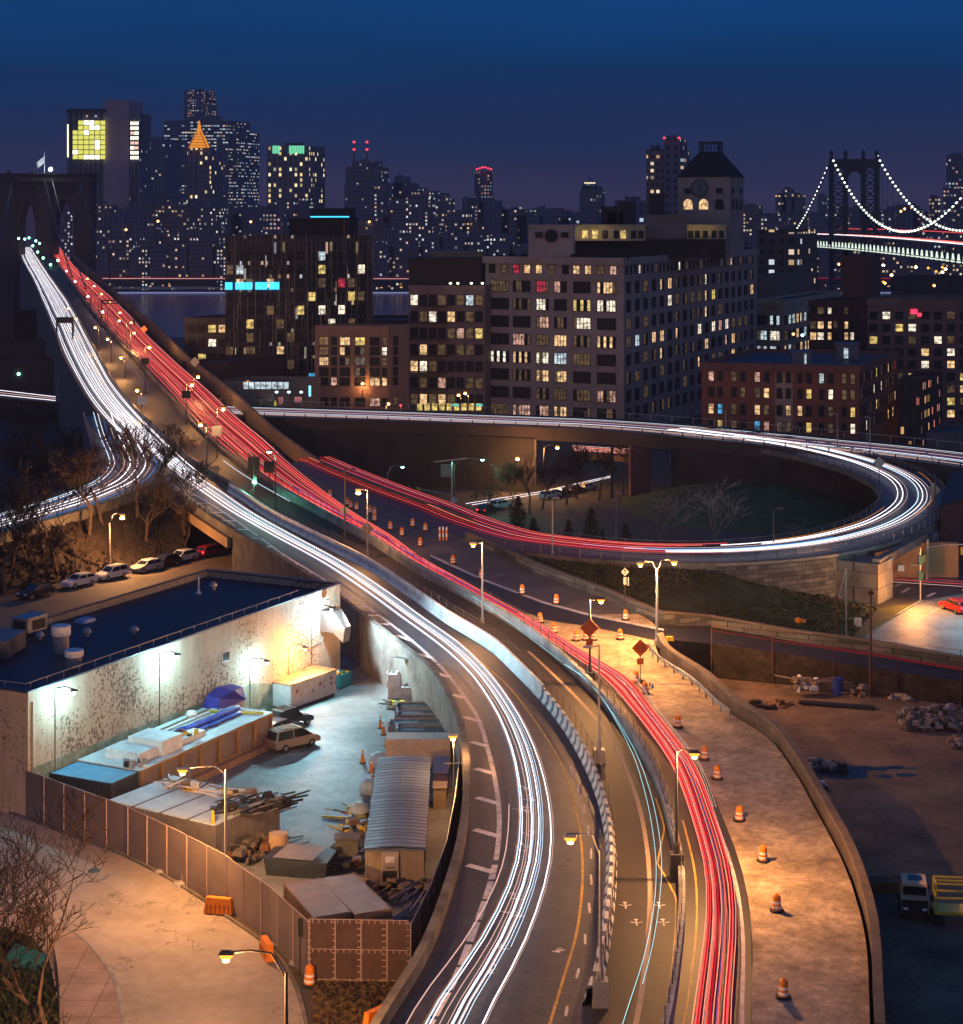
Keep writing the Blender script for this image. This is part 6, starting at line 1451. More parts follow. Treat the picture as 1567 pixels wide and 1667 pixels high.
# sign gantries and dark sign backs on the outbound side
for px, by, ty, w, h, lb, mt in ((413, 800, 757, 1.7, 2.4, 'dark signal back on the outbound pole with the green light', DARKM), (438, 792, 760, 1.5, 1.6, 'dark sign back on the pole left of the green topped lamp', DARKM), (353, 745, 701, 1.6, 1.6, 'grey sign back on the outbound lane pole', SGREY), (303, 690, 642, 1.6, 1.4, 'dark sign cluster on the second outbound pole', DARKM), (236, 640, 588, 1.7, 1.3, 'dark sign cluster on the third outbound pole', DARKM), (231, 680, 652, 1.7, 1.5, 'pale board at the near end of the walkway', SGREY)):
 b_ = road(px, by); D = b_.y; th = thing('sign_board', lb, 'sign', b_); zt = CZ-(ty-HY)*D/F
 m = MB(); m.tube([b_, Vector((b_.x, D, zt+h*0.6))], 0.08, 6); m.build('post', POLED, th)
 m = MB(); m.box(Vector((b_.x, D-0.16, zt-h*0.5)), (w, 0.12, h)); m.build('panel', mt, th)
# green light on walkway, green topped lamp
b_ = road(413, 815); lamp('green topped lamp on the outbound divider', road(448, 830), 733, (438, 735), 'g', 500, 'd', arm='s')
D = b_.y; h = atD(414, 785, D); th = thing('traffic_light', 'brilliant green signal glowing behind the walkway fence', 'traffic light', b_)
m = MB(); m.tube([b_, Vector((b_.x, D, h.z+3))], 0.08, 6); m.build('pole', POLED, th)
m = MB(); m.box(h+Vector((0, 0.15, -0.5)), (0.5, 0.3, 1.3)); m.build('housing', DARKM, th); m = MB(); m.lathe(h+Vector((0, -0.12, -.2)), [(0.1, 0), (0.3, 0.12), (0.3, 0.35), (0.1, 0.45)], 10); m.build('lens', GREENB, th)
plight('lamp_light', h+Vector((0, -0.8, 0)), (.2, 1, .55), 700, th)
# overhead dark gantry over inbound lanes
g0, g1 = road(92, 556, 5.0), road(118, 556, 5.0)
th = thing('sign_gantry', 'dark overhead gantry spanning the inbound lanes near the river', 'gantry', road(92, 556))
m = MB(); m.box((g0+g1)/2, ((g1-g0).length, 0.6, 1.6)); m.build('beam', DARKM, th)
for q in (g0, g1): m = MB(); m.bar(q+Vector((0, 0, 1)), q-Vector((0, 0, 5.5)), 0.4); m.build('post', DARKM, th)
th = thing('sign_gantry', 'slim gantry across the outbound lanes under the white lamps', 'gantry', road(165, 527)); q0, q1 = road(165, 532, 7), road(218, 532, 7)
m = MB(); m.bar(q0, q1, 0.35); m.bar(q0+Vector((0, 0, .8)), q1+Vector((0, 0, .8)), 0.35); m.build('beam', DARKM, th)
for q in (q0, q1): m = MB(); m.bar(q+Vector((0, 0, 1)), q-Vector((0, 0, 7)), 0.35); m.build('post', DARKM, th)
# green lit sign board
p = ground(735, 850); D = p.y
th = thing('sign_gantry', 'sign board lit green by the lamp beside it on the street below', 'sign', p)
m = MB(); m.tube([p, atD(735, 752, D)], 0.12, 6); m.bar(atD(706, 752, D), atD(760, 746, D), 0.2); m.bar(atD(738, 806, D), atD(682, 796, D), 0.13); m.build('pole', STEEL, th)
m = MB(); m.box(atD(726, 776, D)+Vector((0, -.3, 0)), (1.7, 0.15, 2.0)); m.build('panel', mat('board_green', (0.22, 0.36, 0.28), 0.5, 0.2, 1.5), th)
m = MB(); m.box(atD(681, 808, D), (0.5, 0.5, 1.4)); m.build('signal_head', YEL, th)
for px, py, col, lb in ((624, 793, REDB, 'red traffic light on the street below the red lanes'), (739, 830, SODIUM, 'orange pedestrian signal on the pole by the street corner'), (652, 661, REDB, 'red traffic light in front of the grey brown loft')):
 D = (p.y if px > 700 else 268) if py > 700 else 395
 h = atD(px, py, D); b_ = Vector((h.x, D, gz(D))) if py > 700 else Vector((h.x, D, h.z-5)); th = thing('traffic_light', lb, 'traffic light', b_)
 m = MB(); m.tube([b_, h], 0.08, 6); m.build('pole', STEEL, th); m = MB(); m.box(h+Vector((0, .12, -.5)), (.45, .3, 1.2)); m.build('housing', DARKM, th); m = MB(); m.lathe(h+Vector((0, -.15, 0)), [(0.08, 0), (0.22, .1), (.2, .3)], 8); m.build('lens', col, th)
 plight('lamp_light', h+Vector((0, -.7, 0)), (1, .1, .05) if px < 700 else (1, .5, .1), 90, th)
lamp('curved street lamp with faint blue head by the red traffic light', ground(630, 812), 770, (655, 760), 'c', 60, 'l')
# right-hand signals
p = at(1498, 978, 0); D = p.y
th = thing('traffic_light', 'black signal pole with two dark green heads at the street corner', 'traffic light', p)
m = MB(); m.tube([p, atD(1498, 892, D)], 0.11, 7); m.build('pole', STEEL, th)
for y_ in (910, 936): m = MB(); m.box(atD(1498, y_+8, D), (0.5, 0.5, 1.0)); m.build('signal_head', mat('signal_green_paint', (0.01, 0.05, 0.04), 0.5, 0.2, 2), th)
m = MB(); m.box(atD(1491, 921, D), (1.2, 0.1, 0.22)); m.build('street_sign', DARKM, th)
p = at(1509, 944, 0); D = p.y
th = thing('traffic_light', 'tall pole with curved mast arm and yellow signal heads at the underpass', 'traffic light', p)
m = MB(); m.tube([p, atD(1510, 878, D)], 0.14, 7); m.tube([atD(1510, 891, D), atD(1530, 888, D), atD(1570, 886, D), atD(1600, 889, D)], 0.08, 6); m.build('pole', mat('pole_warm', (0.42, 0.36, 0.30), 0.5, 0.2, 2), th)
for x_, y_ in ((1504, 915), (1566, 903)): m = MB(); m.box(atD(x_, y_, D), (0.4, 0.4, 0.95)); m.build('signal_head', YEL, th)
p = at(1396, 1020, 0); m = MB(); m.box(p, (0.7, 0.5, 0.9), 0, 0, 1.1); tag(m.build('litter_bin', WHITE), 'white bin standing on the grass by the white pole', 'bin')
p = at(1299, 1013, 1.2); m = MB(); m.lathe(p, [(0.35, 0), (0.4, .3), (.2, .5)], 8); m.lathe(p+Vector((.6, 0, 0)), [(.25, 0), (.2, .3)], 7); tag(m.build('orange_litter', ORANGE), 'crushed orange litter lying on the grass bank', 'litter')
# sign post by the fence corner
p = at(492, 1583, 0); m = MB(); th = thing('sign_post', 'dark narrow sign on twin posts against the fence corner', 'sign', p)
m.bar(p+Vector((-.12, -.3, 0)), p+Vector((-.12, -.3, 3.4)), .07); m.bar(p+Vector((.12, -.3, 0)), p+Vector((.12, -.3, 3.4)), .07); m.build('post', DARKM, th); m = MB(); m.box(p+Vector((0, -.36, 2.3)), (.45, .04, 1.1)); m.build('panel', BLACK, th)
# ================================================================ vehicles
TYRE = BLACK; HUB = mat('hub_metal', (0.35, 0.35, 0.36), 0.4, 0.1, 2.0, metal=0.7)
def car(label, p, rot, paint, L_=4.5, H_=1.5, kind='hatch', cat='car', group=None, tail=None, headon=None, W_=1.8):
 th = thing('parked_car' if tail is None else 'car', label, cat, p, rot, group)
 hx = L_/2; prof = {
     'hatch': [(-hx, .35), (-hx, .75), (-hx+.12, .98), (hx-1.15, .98), (hx-.25, .80), (hx, .62), (hx, .32)],
     'van': [(-hx, .35), (-hx-.03, .8), (-hx+.1, 1.02), (hx-1.0, 1.02), (hx-.2, .86), (hx, .62), (hx, .32)]}['van' if kind == 'van' else 'hatch']
 cab = {'hatch': [(-hx+.12, .98), (-hx+.55, H_-.08), (-hx+1.2, H_), (hx-2.0, H_), (hx-1.15, .98)], 'suv': [(-hx+.08, .98), (-hx+.3, H_-.06), (-hx+.6, H_), (hx-2.05, H_), (hx-1.25, .98)],
           'van': [(-hx+.05, 1.02), (-hx+.3, H_-.08), (-hx+.6, H_), (hx-1.9, H_), (hx-.7, 1.02)], 'pickup': [(-hx+1.7, .98), (-hx+1.85, H_), (hx-1.9, H_), (hx-1.2, .98)]}[kind]
 m = MB(); w = W_/2
 def slab(pr, w0, w1, zlo, zhi):
  n = len(pr); vs = []
  for sy in (-1, 1):
   for x, z in pr:
    t = 0 if zhi == zlo else max(0, min(1, (z-zlo)/(zhi-zlo))); vs.append((x, sy*(w0+(w1-w0)*t), z))
  fs = [tuple(range(n)), tuple(reversed(range(n, 2*n)))]+[(i, n+i, n+(i+1) % n, (i+1) % n) for i in range(n)]
  return vs, fs
 vs, fs = slab(prof, w, w*0.96, .3, 1.0); m.add(vs, fs)
 cab2 = [(x, z+0.002) for x, z in cab]
 vs, fs = slab(cab2, w*.94, w*.78, .98, H_); m.add(vs, fs)
 if kind == 'pickup': m.box((-hx+.85, 0, .985), (1.5, W_*.8, .02))
 m.build('body', paint, th, local=True)
 # glass: slightly proud panes on sides, front, rear
 m = MB(); n = len(cab)
 zb, zt = 1.04, H_-.1
 def wat(z): return w*.94+(w*.78-w*.94)*((z-.98)/(H_-.98))+.012
 def xat(front, z):
  pr = cab if front else cab
  if front: (x0, z0), (x1, z1) = cab[-1], cab[-2]
  else: (x0, z0), (x1, z1) = cab[0], cab[1]
  return x0+(x1-x0)*(z-z0)/(z1-z0)
 xr0, xr1 = xat(False, zb)+.12, xat(False, min(zt, cab[1][1]))+.1; xf0, xf1 = xat(True, zb)-.12, xat(True, zt)-.1
 xm = (xr0+xf0)/2-.1
 for sy in (-1, 1):
  for (a0, a1, b0, b1) in ((xr0, xr1, xm-.05, xm-.05), (xm+.05, xm+.05, xf0, xf1)):
   q = [(a0, sy*wat(zb), zb), (b0, sy*wat(zb), zb), (b1, sy*wat(zt), zt), (a1, sy*wat(zt), zt)]
   m.add(q, [(0, 1, 2, 3) if sy < 0 else (3, 2, 1, 0)])
 for fr in (True, False):
  e = .015 if fr else -.015; za, zc = zb, (zt if fr else min(zt, cab[1][1]-.05))
  q = [(xat(fr, za)+e, -w*.80, za), (xat(fr, za)+e, w*.80, za), (xat(fr, zc)+e, w*.68, zc), (xat(fr, zc)+e, -w*.68, zc)]; m.add(q, [(0, 1, 2, 3) if fr else (3, 2, 1, 0)])
 m.build('window', GLASS_D, th, local=True)
 for sx in (-1, 1):
  for sy in (-1, 1):
   x = sx*L_*.30; m = MB(); m.tube([(x, sy*(w-.16), .33), (x, sy*(w+.03), .33)], .33, 14, 0); wl_ = m.build('wheel', TYRE, th, local=True)
   m = MB(); m.tube([(x, sy*(w+.031), .33), (x, sy*(w+.05), .33)], .2, 10, 0); m.build('rim', HUB, wl_, local=True)
 for sy in (-1, 1):
  m = MB(); m.box((hx-.04, sy*w*.72, .62), (.14, .34, .15)); m.build('headlight', COOL if headon else WHITE_R, th, local=True)
  m = MB(); m.box((-hx+.02, sy*w*.78, .72), (.1, .24, .2)); m.build('tail_light', REDB if tail else REDM, th, local=True)
 if kind in ('suv', 'van'):
  m = MB()
  for sy in (-1, 1): m.bar((-hx+.8, sy*w*.6, H_+.05), (hx-2.2, sy*w*.6, H_+.05), .05)
  for k in range(4): m.bar((-hx+.9+k*.45, -w*.6, H_+.045), (-hx+.9+k*.45, w*.6, H_+.045), .035)
  m.build('roof_rack', DARKM, th, local=True)
 return th
def paint(n, c): return mat('car_paint_'+n, c, 0.25, 0.05, 1.0, spec=0.6)
PWHT, PBLK, PSIL, PTAN, PNAV, PRED = paint('white', (0.60, 0.60, 0.60)), paint('black', (0.015, 0.015, 0.018)), paint('silver', (0.35, 0.35, 0.36)), paint('tan', (0.27, 0.22, 0.17)), paint('navy', (0.015, 0.02, 0.05)), paint('red', (0.35, 0.02, 0.02))
car('tan minivan with roof rack parked at the end of the storage bay', at(476, 1216, 0.03), math.radians(42), PTAN, 4.6, 1.82, 'van')
car('dark blue car tucked behind the tan minivan', at(455, 1196, 0.03), math.radians(55), PNAV, 4.4, 1.45)
car('black off road car with spare wheel beside the white shed', at(473, 1182, 0.03), math.radians(50), PBLK, 4.0, 1.75, 'suv')
sd = at(185, 945, 0)-at(60, 972, 0); sa_ = math.atan2(sd.y, sd.x)
for px, py, mt, kd, lb in ((58, 972, PBLK, 'hatch', 'black car parked on the orange lit street, leftmost of the row'), (128, 954, PWHT, 'hatch', 'white hatchback parked second from the left on the orange lit street'), (181, 942, PWHT, 'suv', 'white crossover parked right under the orange street lamp'), (238, 930, PSIL, 'hatch', 'silver car parked behind the bare tree right of the white crossover'), (268, 922, PBLK, 'hatch', 'dark car parked fifth along the orange lit street'), (296, 914, PWHT, 'hatch', 'pale car parked last before the overpass')):
 car(lb, at(px, py, 0.02), sa_+math.pi, mt, 4.4, 1.5 if kd == 'hatch' else 1.65, kd, group='cars parked on the orange lit street')
car('red lit car waiting under the overpass with glowing tail lights', at(343, 905, 0.02), sa_, PRED, 4.4, 1.5, tail=True)
car('black car under the overpass behind the red one', at(362, 898, 0.02), sa_, PBLK, 4.4, 1.5)
for px, py, mt, rot, lb, tl in ((707, 832, PTAN, .5, 'tan car lit orange at the street corner below the loop', None), (793, 836, PBLK, 1.1, 'black car with red tail lights at the kerb of the tree lined street', True), (815, 828, PWHT, .9, 'car with shining white bonnet beside the black one', None), (895, 812, PWHT, .9, 'white car parked below the expressway trees', None), (915, 808, PBLK, .9, 'dark car second in the row below the expressway trees', None), (935, 803, PBLK, .9, 'dark car third in the row below the expressway trees', None), (955, 799, PSIL, .9, 'grey car fourth in the row below the expressway trees', None)):
 p = ground(px, py); car(lb, p+Vector((0, 0, 0.02)), rot, mt, 4.5, 1.5, tail=tl)
p = ground(663, 784); car('white pickup truck parked in the dark lot below the expressway', p+Vector((0, 0, .02)), .1, PWHT, 5.3, 1.8, 'pickup', 'pickup truck')
rc = at(1556, 995, 0.02)
c = car('red car with glowing tail lights waiting at the right edge of the street', rc, math.radians(108), PRED, 4.5, 1.5, tail=True)
plight('lamp_light', rc+Vector((1.0, -3.2, 0.8)), (1, .06, .05), 130, c); lamp('cool lamp just beyond the right edge lighting the pale side street', at(1660, 1020, 0), 900, (1620, 900), 'c', 5200, 'l')
car('silver car crossing the junction at the right edge', at(1600, 968, .02), 0.1, PSIL, 4.5, 1.5)
# yard van and lift
vp = at(1488, 1490, 0.02); th = thing('utility_truck', 'small cream cab truck parked in the dark dirt yard', 'truck', vp, math.radians(-10))
m = MB(); m.box((0, 0.3, .45), (1.75, 2.6, 1.0)); m.box((0, 0.5, 1.452), (1.7, 2.0, .75), 0, 0, .92); m.build('cab', mat('cream_paint', (0.66, 0.47, 0.26), 0.5, 0.15, 1.0), th, local=True)
m = MB(); m.box((0.05, 0.7, 2.205), (.85, .9, .04)); m.box((0, -.52, 1.5), (1.45, .04, .55)); m.build('window', GLASS_D, th, local=True)
m = MB(); m.box((0, -1.06, .5), (1.65, .1, .85)); m.build('grille', DARKM, th, local=True)
for sx in (-1, 1):
 m = MB(); m.box((sx*.6, -1.13, .75), (.3, .05, .14)); m.build('headlight', WHITE_R, th, local=True)
 for yy in (-.5, 1.1): m = MB(); m.tube([(sx*.72, yy, .38), (sx*.98, yy, .38)], .38, 12); m.build('wheel', TYRE, th, local=True)
 m = MB(); m.box((sx*1.08, -.55, 1.2), (.2, .1, .4)); m.build('mirror', DARKM, th, local=True)
lp = at(1552, 1502, 0.02); th = thing('scissor_lift', 'yellow scissor lift with railed platform at the right edge of the dirt yard', 'lift', lp, math.radians(-6))
m = MB()
for z in (0.75, ): m.box((0, 0, z), (2.6, 1.5, .2))
m.build('chassis', YEL, th, local=True)
m = MB()
for sx in (-1.2, 1.2):
 for sy in (-.65, .65): m.bar((sx, sy, .95), (sx, sy, 2.7), .1)
for z in (1.8, 2.7):
 for sy in (-.65, .65): m.bar((-1.2, sy, z), (1.2, sy, z), .1)
 for sx in (-1.2, 1.2): m.bar((sx, -.65, z), (sx, .65, z), .1)
m.bar((-1.2, 0, 2.7), (1.2, 0, 2.7), .1); m.build('railing', YEL, th, local=True)
for sx in (-1, 1):
 for sy in (-.7, .7): m = MB(); m.tube([(sx, sy-.12, .36), (sx, sy+.12, .36)], .36, 12); m.build('wheel', TYRE, th, local=True)
m = MB(); m.box((-1.9, 1.0, 1.9), (1.1, .6, .2)); m.build('tray', NAVY, th, local=True)
p = at(1440, 1448, 0.02); m = MB(); m.box(p, (3.0, 1.3, .7), .05); tag(m.build('steel_plate_stack', RUSTM), 'low rusty block in the parapet shadow left of the cream truck', 'block')
# piles at back of yard
def pile(name, label, c, n, spread, mats_, seed, sz=(.4, .5, .25), hgt=1.0, cat='pile'):
 r = random.Random(seed); m = MB()
 for i in range(n):
  x, y = r.uniform(-1, 1), r.uniform(-1, 1); z = r.random()*hgt*(1-0.6*max(abs(x), abs(y)))
  m.box(Vector(c)+Vector((x*spread[0], y*spread[1], z)), (sz[0]*r.uniform(.6, 1.3), sz[1]*r.uniform(.6, 1.3), sz[2]*r.uniform(.7, 1.4)), r.uniform(-.5, .5)+r.choice((0, 0, 1.5)), r.randrange(len(mats_)), .85)
 tag(m.build(name, mats_), label, cat)
STONEG = mat('loose_stone', (0.30, 0.26, 0.25), 0.9, 0.4, 2.0)
pile('stone_pile', 'large heap of grey paving stones at the right of the dirt yard', at(1535, 1178, 0), 300, (4.0, 2.6), [STONEG, CONC_D], 3, (.55, .42, .3), 1.6)
pile('stone_pile', 'small stack of stones at the right edge below the big heap', at(1575, 1215, 0), 60, (1.6, .9), [STONEG, WOOD], 4, (.5, .4, .25), 1.0)
def planks(label, c, L_, rot, n, rows, mt, seed, wob=.1, cat='timber stack'):
 th = thing('timber_stack', label, cat, c, rot); r = random.Random(seed)
 for j in range(rows):
  for i in range(n):
   m = MB(); m.box((r.uniform(-wob, wob)*2, (i-n/2)*.34, .06+j*.24), (L_*r.uniform(.85, 1), .28, .2), r.uniform(-.02, .02)); m.build('beam', mt, th, local=True)
planks('stack of long beams at the back of the dirt yard left of the blue drum', at(1345, 1122, 0), 6.0, -.12, 5, 4, mat('old_timber', (0.22, 0.155, 0.10), .9, .35, 1.5), 5)
planks('short pile of beams at the yard back nearest the wall corner', at(1233, 1106, 0), 3.0, -.05, 3, 3, mat('old_timber', (0, 0, 0)), 6)
planks('low dark row of beams lying across the dirt in front of the stack', at(1365, 1150, 0), 7.5, -.28, 3, 1, DARKM, 7)
p = at(1362, 1130, 0); m = MB(); m.lathe(p, [(.55, 0), (.55, 1.5), (.5, 1.55)], 14); tag(m.build('blue_drum', mat('blue_plastic', (.03, .06, .3), .5, .2, 1)), 'blue drum at the end of the beam stack', 'drum')
junk('scrap_pile', 'pale rags and offcuts on the left end of the beam stack', at(1310, 1124, .5), (1.2, .6), 26, [WHITE, WOOD, STONEG], 33, hgt=1.2)
junk('scrap_pile', 'small pile of blocks right of the blue drum', at(1400, 1133, 0), (.9, .5), 16, [WOOD, STONEG], 34, hgt=.8)
junk('scrap_pile', 'flat pale sacks by the yard wall', at(1462, 1138, 0), (1.4, .4), 14, [STONEG], 35, lng=0, hgt=.2)
junk('scrap_pile', 'timber and tarpaulin heap in the oily patch of the dirt yard', at(1345, 1252, 0), (1.6, 1.0), 26, [WOOD, STONEG, DARKM], 36, hgt=.5)
junk('scrap_pile', 'low dark heap of dirt and offcuts near the apron parapet', at(1240, 1150, 0), (2.0, .9), 24, [SOIL, RUSTM, DARKM], 37, hgt=.3)
junk('scrap_pile', 'white rubbish at the foot of the parapet in the yard', at(1337, 1280, 0), (.4, .8), 10, [WHITE, STONEG], 38, hgt=.2, lng=0)
# ================================================================ city blocks on the near shore
WARM, WHT, YLW, CLD, PNK, BLU, RED_ = (1.0, .62, .30), (1.0, .86, .66), (1.0, .72, .22), (.75, .92, 1.0), (1.0, .55, .42), (.1, .55, 1.0), (1.0, .05, .12)
LIT = [litpane('lit_warm', WARM, 1.1, 1), litpane('lit_white', WHT, 1.3, 2), litpane('lit_yellow', YLW, 0.9, 3), litpane('lit_cool', CLD, 0.9, 4), litpane('lit_dim_or_reflection', WARM, 0.10, 5), litpane('lit_pink', PNK, 0.7, 6), litpane('lit_red', RED_, 0.5, 7), litpane('lit_blue', BLU, 0.8, 8)]
DUMW = mat('unlit_window', (0.016, 0.018, 0.024), 0.4, 0.2, 0.5, spec=0.12)
FRM = mat('window_frame', (0.03, 0.026, 0.025), 0.6, 0.2, 1.0)
rw_ = random.Random(21)
WM = {}
def win_geo(m, w, h, nm, pane, T=None, style=0):
 """window in local coordinates: X right, Z up, facing -Y, origin at its bottom centre"""
 T = T or (lambda v: v)
 def q(pts, mi): m.add([T(Vector(p)) for p in pts], [(0, 1, 2, 3)], mi)
 def bx(x0, x1, z0, z1, y, mi):
  P = [(x0, y, z0), (x1, y, z0), (x1, y, z1), (x0, y, z1), (x0, 0, z0), (x1, 0, z0), (x1, 0, z1), (x0, 0, z1)]
  m.add([T(Vector(p)) for p in P], [(0, 1, 2, 3), (4, 0, 3, 7), (1, 5, 6, 2), (3, 2, 6, 7), (4, 5, 1, 0)], mi)
 n = nm; cw = w/n
 for i in range(n):
  x0 = -w/2+i*cw
  q([(x0, -.03, 0), (x0+cw, -.03, 0), (x0+cw, -.03, h), (x0, -.03, h)], pane[i % len(pane)])
 t = 0.13
 for i in range(n+1): bx(-w/2+i*cw-t/2, -w/2+i*cw+t/2, 0, h, -.10, 0)
 bx(-w/2, w/2, h*.5-.05, h*.5+.05, -.09, 0); bx(-w/2-t/2, w/2+t/2, -.14, 0, -.16, 0); bx(-w/2-t/2, w/2+t/2, h, h+.12, -.12, 0)
def pick(p, pal):
 if rw_.random() > p: return 1
 return 2+rw_.choices(range(8), pal)[0]
PAL = (5, 5, .7, .6, 6.5, .8, .10, .06)
WMATS = [FRM, DUMW]+LIT
NWIN = [0]
def windows(root, P0, P1, rows, cols, h, p=0.35, pal=PAL, nm=3, cap=100, name='window', fill=None):
 """rows: sill heights; cols: (distance along P0->P1, width)"""
 P0, P1 = Vector(P0), Vector(P1); d = (P1-P0); d.z = 0; d.normalize(); a = math.atan2(d.y, d.x)
 nrm = Vector((d.y, -d.x, 0))
 out_ = []
 for z in rows:
  for t, w in cols: out_.append((z, t, w))
 left = cap-root.get('_nw', 0)
 m2 = MB(); used = 0
 for z, t, w in out_:
  k = max(1, round(nm*w/3.4)) if nm > 1 else nm
  base = pick(p, pal)
  pane = [base if rw_.random() < .8 else rw_.choice((1, base, 6)) for _ in range(k)] if base > 1 else [1]
  if base == 1 and rw_.random() < .3: pane = [6 if rw_.random() < .5 else 1 for _ in range(k)]  # faint glow stands in for reflections in unlit panes
  if base > 1 and rw_.random() < .25: pane = [base, 1] if k > 1 else [base]
  loc = P0+d*t; loc.z = z
  if used < left:
   key = (round(w, 2), round(h, 2), k, tuple(pane))
   if key not in WM:
    m = MB(); win_geo(m, w, h, k, pane); me = bpy.data.meshes.new(name); me.from_pydata(m.v, [], m.f)
    for q in WMATS: me.materials.append(q)
    me.polygons.foreach_set('material_index', m.m); WM[key] = me
   o = bpy.data.objects.new(name, WM[key]); COL.objects.link(o); o.parent = root
   o.location = loc-root.location; o.rotation_euler = (0, 0, a); used += 1
  else:
   R = Matrix.Rotation(a, 3, 'Z'); win_geo(m2, w, h, k, pane, lambda v, R=R, loc=loc: loc+R @ v)
 root['_nw'] = root.get('_nw', 0)+used
 if m2.v: o = m2.build(name+'_rest' if False else name, WMATS, root); o['kind'] = 'stuff'
DR = Vector((0.427, 0.904, 0)); DL = Vector((-0.904, 0.427, 0))
def tlen(C, d, px):
 k = (px-HX)/F; return (k*C.y-C.x)/(d.x-k*d.y)
def corner(px, py_top, D): 
 p = atD(px, py_top, D); return Vector((p.x, p.y, 0)), p.z
def block(name, label, xl, xc, xr, ytop, D, zb, wallm, roofm=None, dl=DL, dr=DR, cornice=0.0, cmat=None, minr=14.0, cat='building', par=0.8):
 C, zt = corner(xc, ytop, D)
 L_ = tlen(C, dl, xl) if xl is not None else minr
 R_ = tlen(C, dr, xr) if xr is not None else minr
 root = thing(name, label, cat, Vector((C.x, C.y, zb)))
 A_, B_ = C+dl*L_, C+dr*R_
 m = MB(); m.prism([C, B_, B_+dl*L_, A_], zb, zt); m.build('wall', wallm, root)
 rm = roofm or mat('flat_roof', (0.02, 0.025, 0.04), 0.6, 0.5, 0.3)
 m = MB(); c_ = (A_+B_)/2
 P = [C, B_, B_+dl*L_, A_]
 P2 = [c_+(p-c_)*(1-0.5/max(1, (p-c_).length)) for p in P]
 m.poly([(p.x, p.y, zt+.004) for p in P2]); m.build('roof', rm, root)
 m = MB()
 E = [c_+(p-c_)*(1+cornice/max(1, (p-c_).length)*1.4) for p in P]
 for i in range(4):
  j = (i+1) % 4
  q = [E[i], E[j], P2[j], P2[i]]
  m.prism(q, zt-(0.9 if cornice else 0)+.002 if cornice else zt+.006, zt+par)
 m.build('cornice' if cornice else 'parapet', cmat or wallm, root)
 return root, C, A_, B_, zt, L_, R_
def fr(L_, px_list, C, d):  # px pairs -> (t, w)
 o = []
 for a, b in px_list:
  t0, t1 = tlen(C, d, a), tlen(C, d, b); o.append(((t0+t1)/2, abs(t1-t0)))
 return o
# --- the big loft with the clock
TANW = mat('loft_stone', (0.36, 0.285, 0.25), 0.9, 0.25, 0.25)
root, C, A_, B_, zt, L_, R_ = block('loft_block', 'huge pale concrete loft block with big gridded windows and penthouse roof', 790, 1015, 1232, 425, 450, -10, TANW, cornice=0.8)
fl = 29.6*.15
rows = [CZ-(y-HY)*.15 for y in (478+29.6*i for i in range(8))]
colL = fr(L_, [(799, 828), (835, 863), (873, 893), (902, 922), (933, 961), (972, 1002)], C, DL)
colL = [(L_-t, w) for t, w in colL]
windows(root, A_, C, rows, colL, 2.65, .52, nm=4)
colR = [(3.2+i*6.05, 2.9) for i in range(18)]
windows(root, C, B_, rows, [(t, w) for t, w in colR], 2.65, .33, nm=2.6)
r0 = CZ-(447-HY)*.15
windows(root, A_, C, [r0], [(L_-tlen(C, DL, x), 1.7) for x in (801, 821, 840, 858, 877, 898, 920, 938, 957, 978, 998)], 2.0, .75, (4, 1, 0, 0, 3, 3, .8, 0), nm=1)
windows(root, C, B_, [r0], [(2.0+i*3.0, 1.3) for i in range(36)], 2.0, .25, nm=1)
# belt courses and piers as relief
m = MB(); nL, nR = Vector((-DR.x, -DR.y, 0)), Vector((-DL.x, -DL.y, 0))
for z in [CZ-(y-HY)*.15 for y in (452, 458)]:
 m.box((A_+C)/2+nL*.05+Vector((0, 0, z)), (L_, .35, .3), math.atan2(DL.y, DL.x)); m.box((B_+C)/2+nR*.05+Vector((0, 0, z)), (R_, .35, .3), math.atan2(DR.y, DR.x))
m.build('belt_course', TANW, root)
# attic with round window
zr = zt
def roofbox(name, label, x0, x1, y0, y1, D, depth, mt, zb=None, cat='penthouse', parent=None, rm=None, lit=None):
 a, b = atD(x0, y0, D), atD(x1, y0, D); z1 = a.z; z0 = atD(x0, y1, D).z if zb is None else zb
 if parent is None: th = thing(name, label, cat, Vector(((a.x+b.x)/2, D, z0)))
 m = MB(); m.prism([(a.x, D), (b.x, D), (b.x+depth*.1, D+depth), (a.x+depth*.1, D+depth)], z0, z1)
 if parent is not None: return m.build(name, mt, parent)
 m.build('wall', mt, th); m = MB(); m.prism([(a.x-.3, D-.3), (b.x+.3, D-.3), (b.x+depth*.1+.3, D+depth), (a.x+depth*.1-.3, D+depth)], z1+.003, z1+.35); m.build('roof', rm or mt, th)
 return th
o = roofbox('attic_wall', '', 860, 933, 366, 424, 458, 8, TANW, zb=zr, parent=root)
p = atD(897, 384, 457.9); m = MB(); m.tube([p, p+Vector((0, -.3, 0))], 1.65, 18); m.build('round_window', DUMW, root)
p = atD(897, 384, 457.9); m = MB(); m.tube([p+Vector((0, .1, 0)), p+Vector((0, -.2, 0))], 1.95, 18); m.build('round_frame', mat('trim_stone', (.28, .22, .18), .8, .2, .5), root)
for x in (877, 919): p = atD(x, 387, 457.9); m = MB(); m.box(p, (1.9, .3, 1.4)); m.build('attic_window', DUMW, root)
ph = roofbox('penthouse', 'low yellow lit penthouse strip on the roof of the big loft block', 935, 1050, 368, 392, 475, 10, mat('pent_wall', (.42, .36, .22), .8, .2, .4), zb=atD(0, 392, 475).z)
roofbox('roof_terrace', 'dark planted terrace storey under the lit penthouse rooms on the loft roof', 936, 1180, 392, 424, 478, 12, mat('terrace_dark', (.03, .026, .024), .95, .5, .6), zb=zr, cat='terrace')
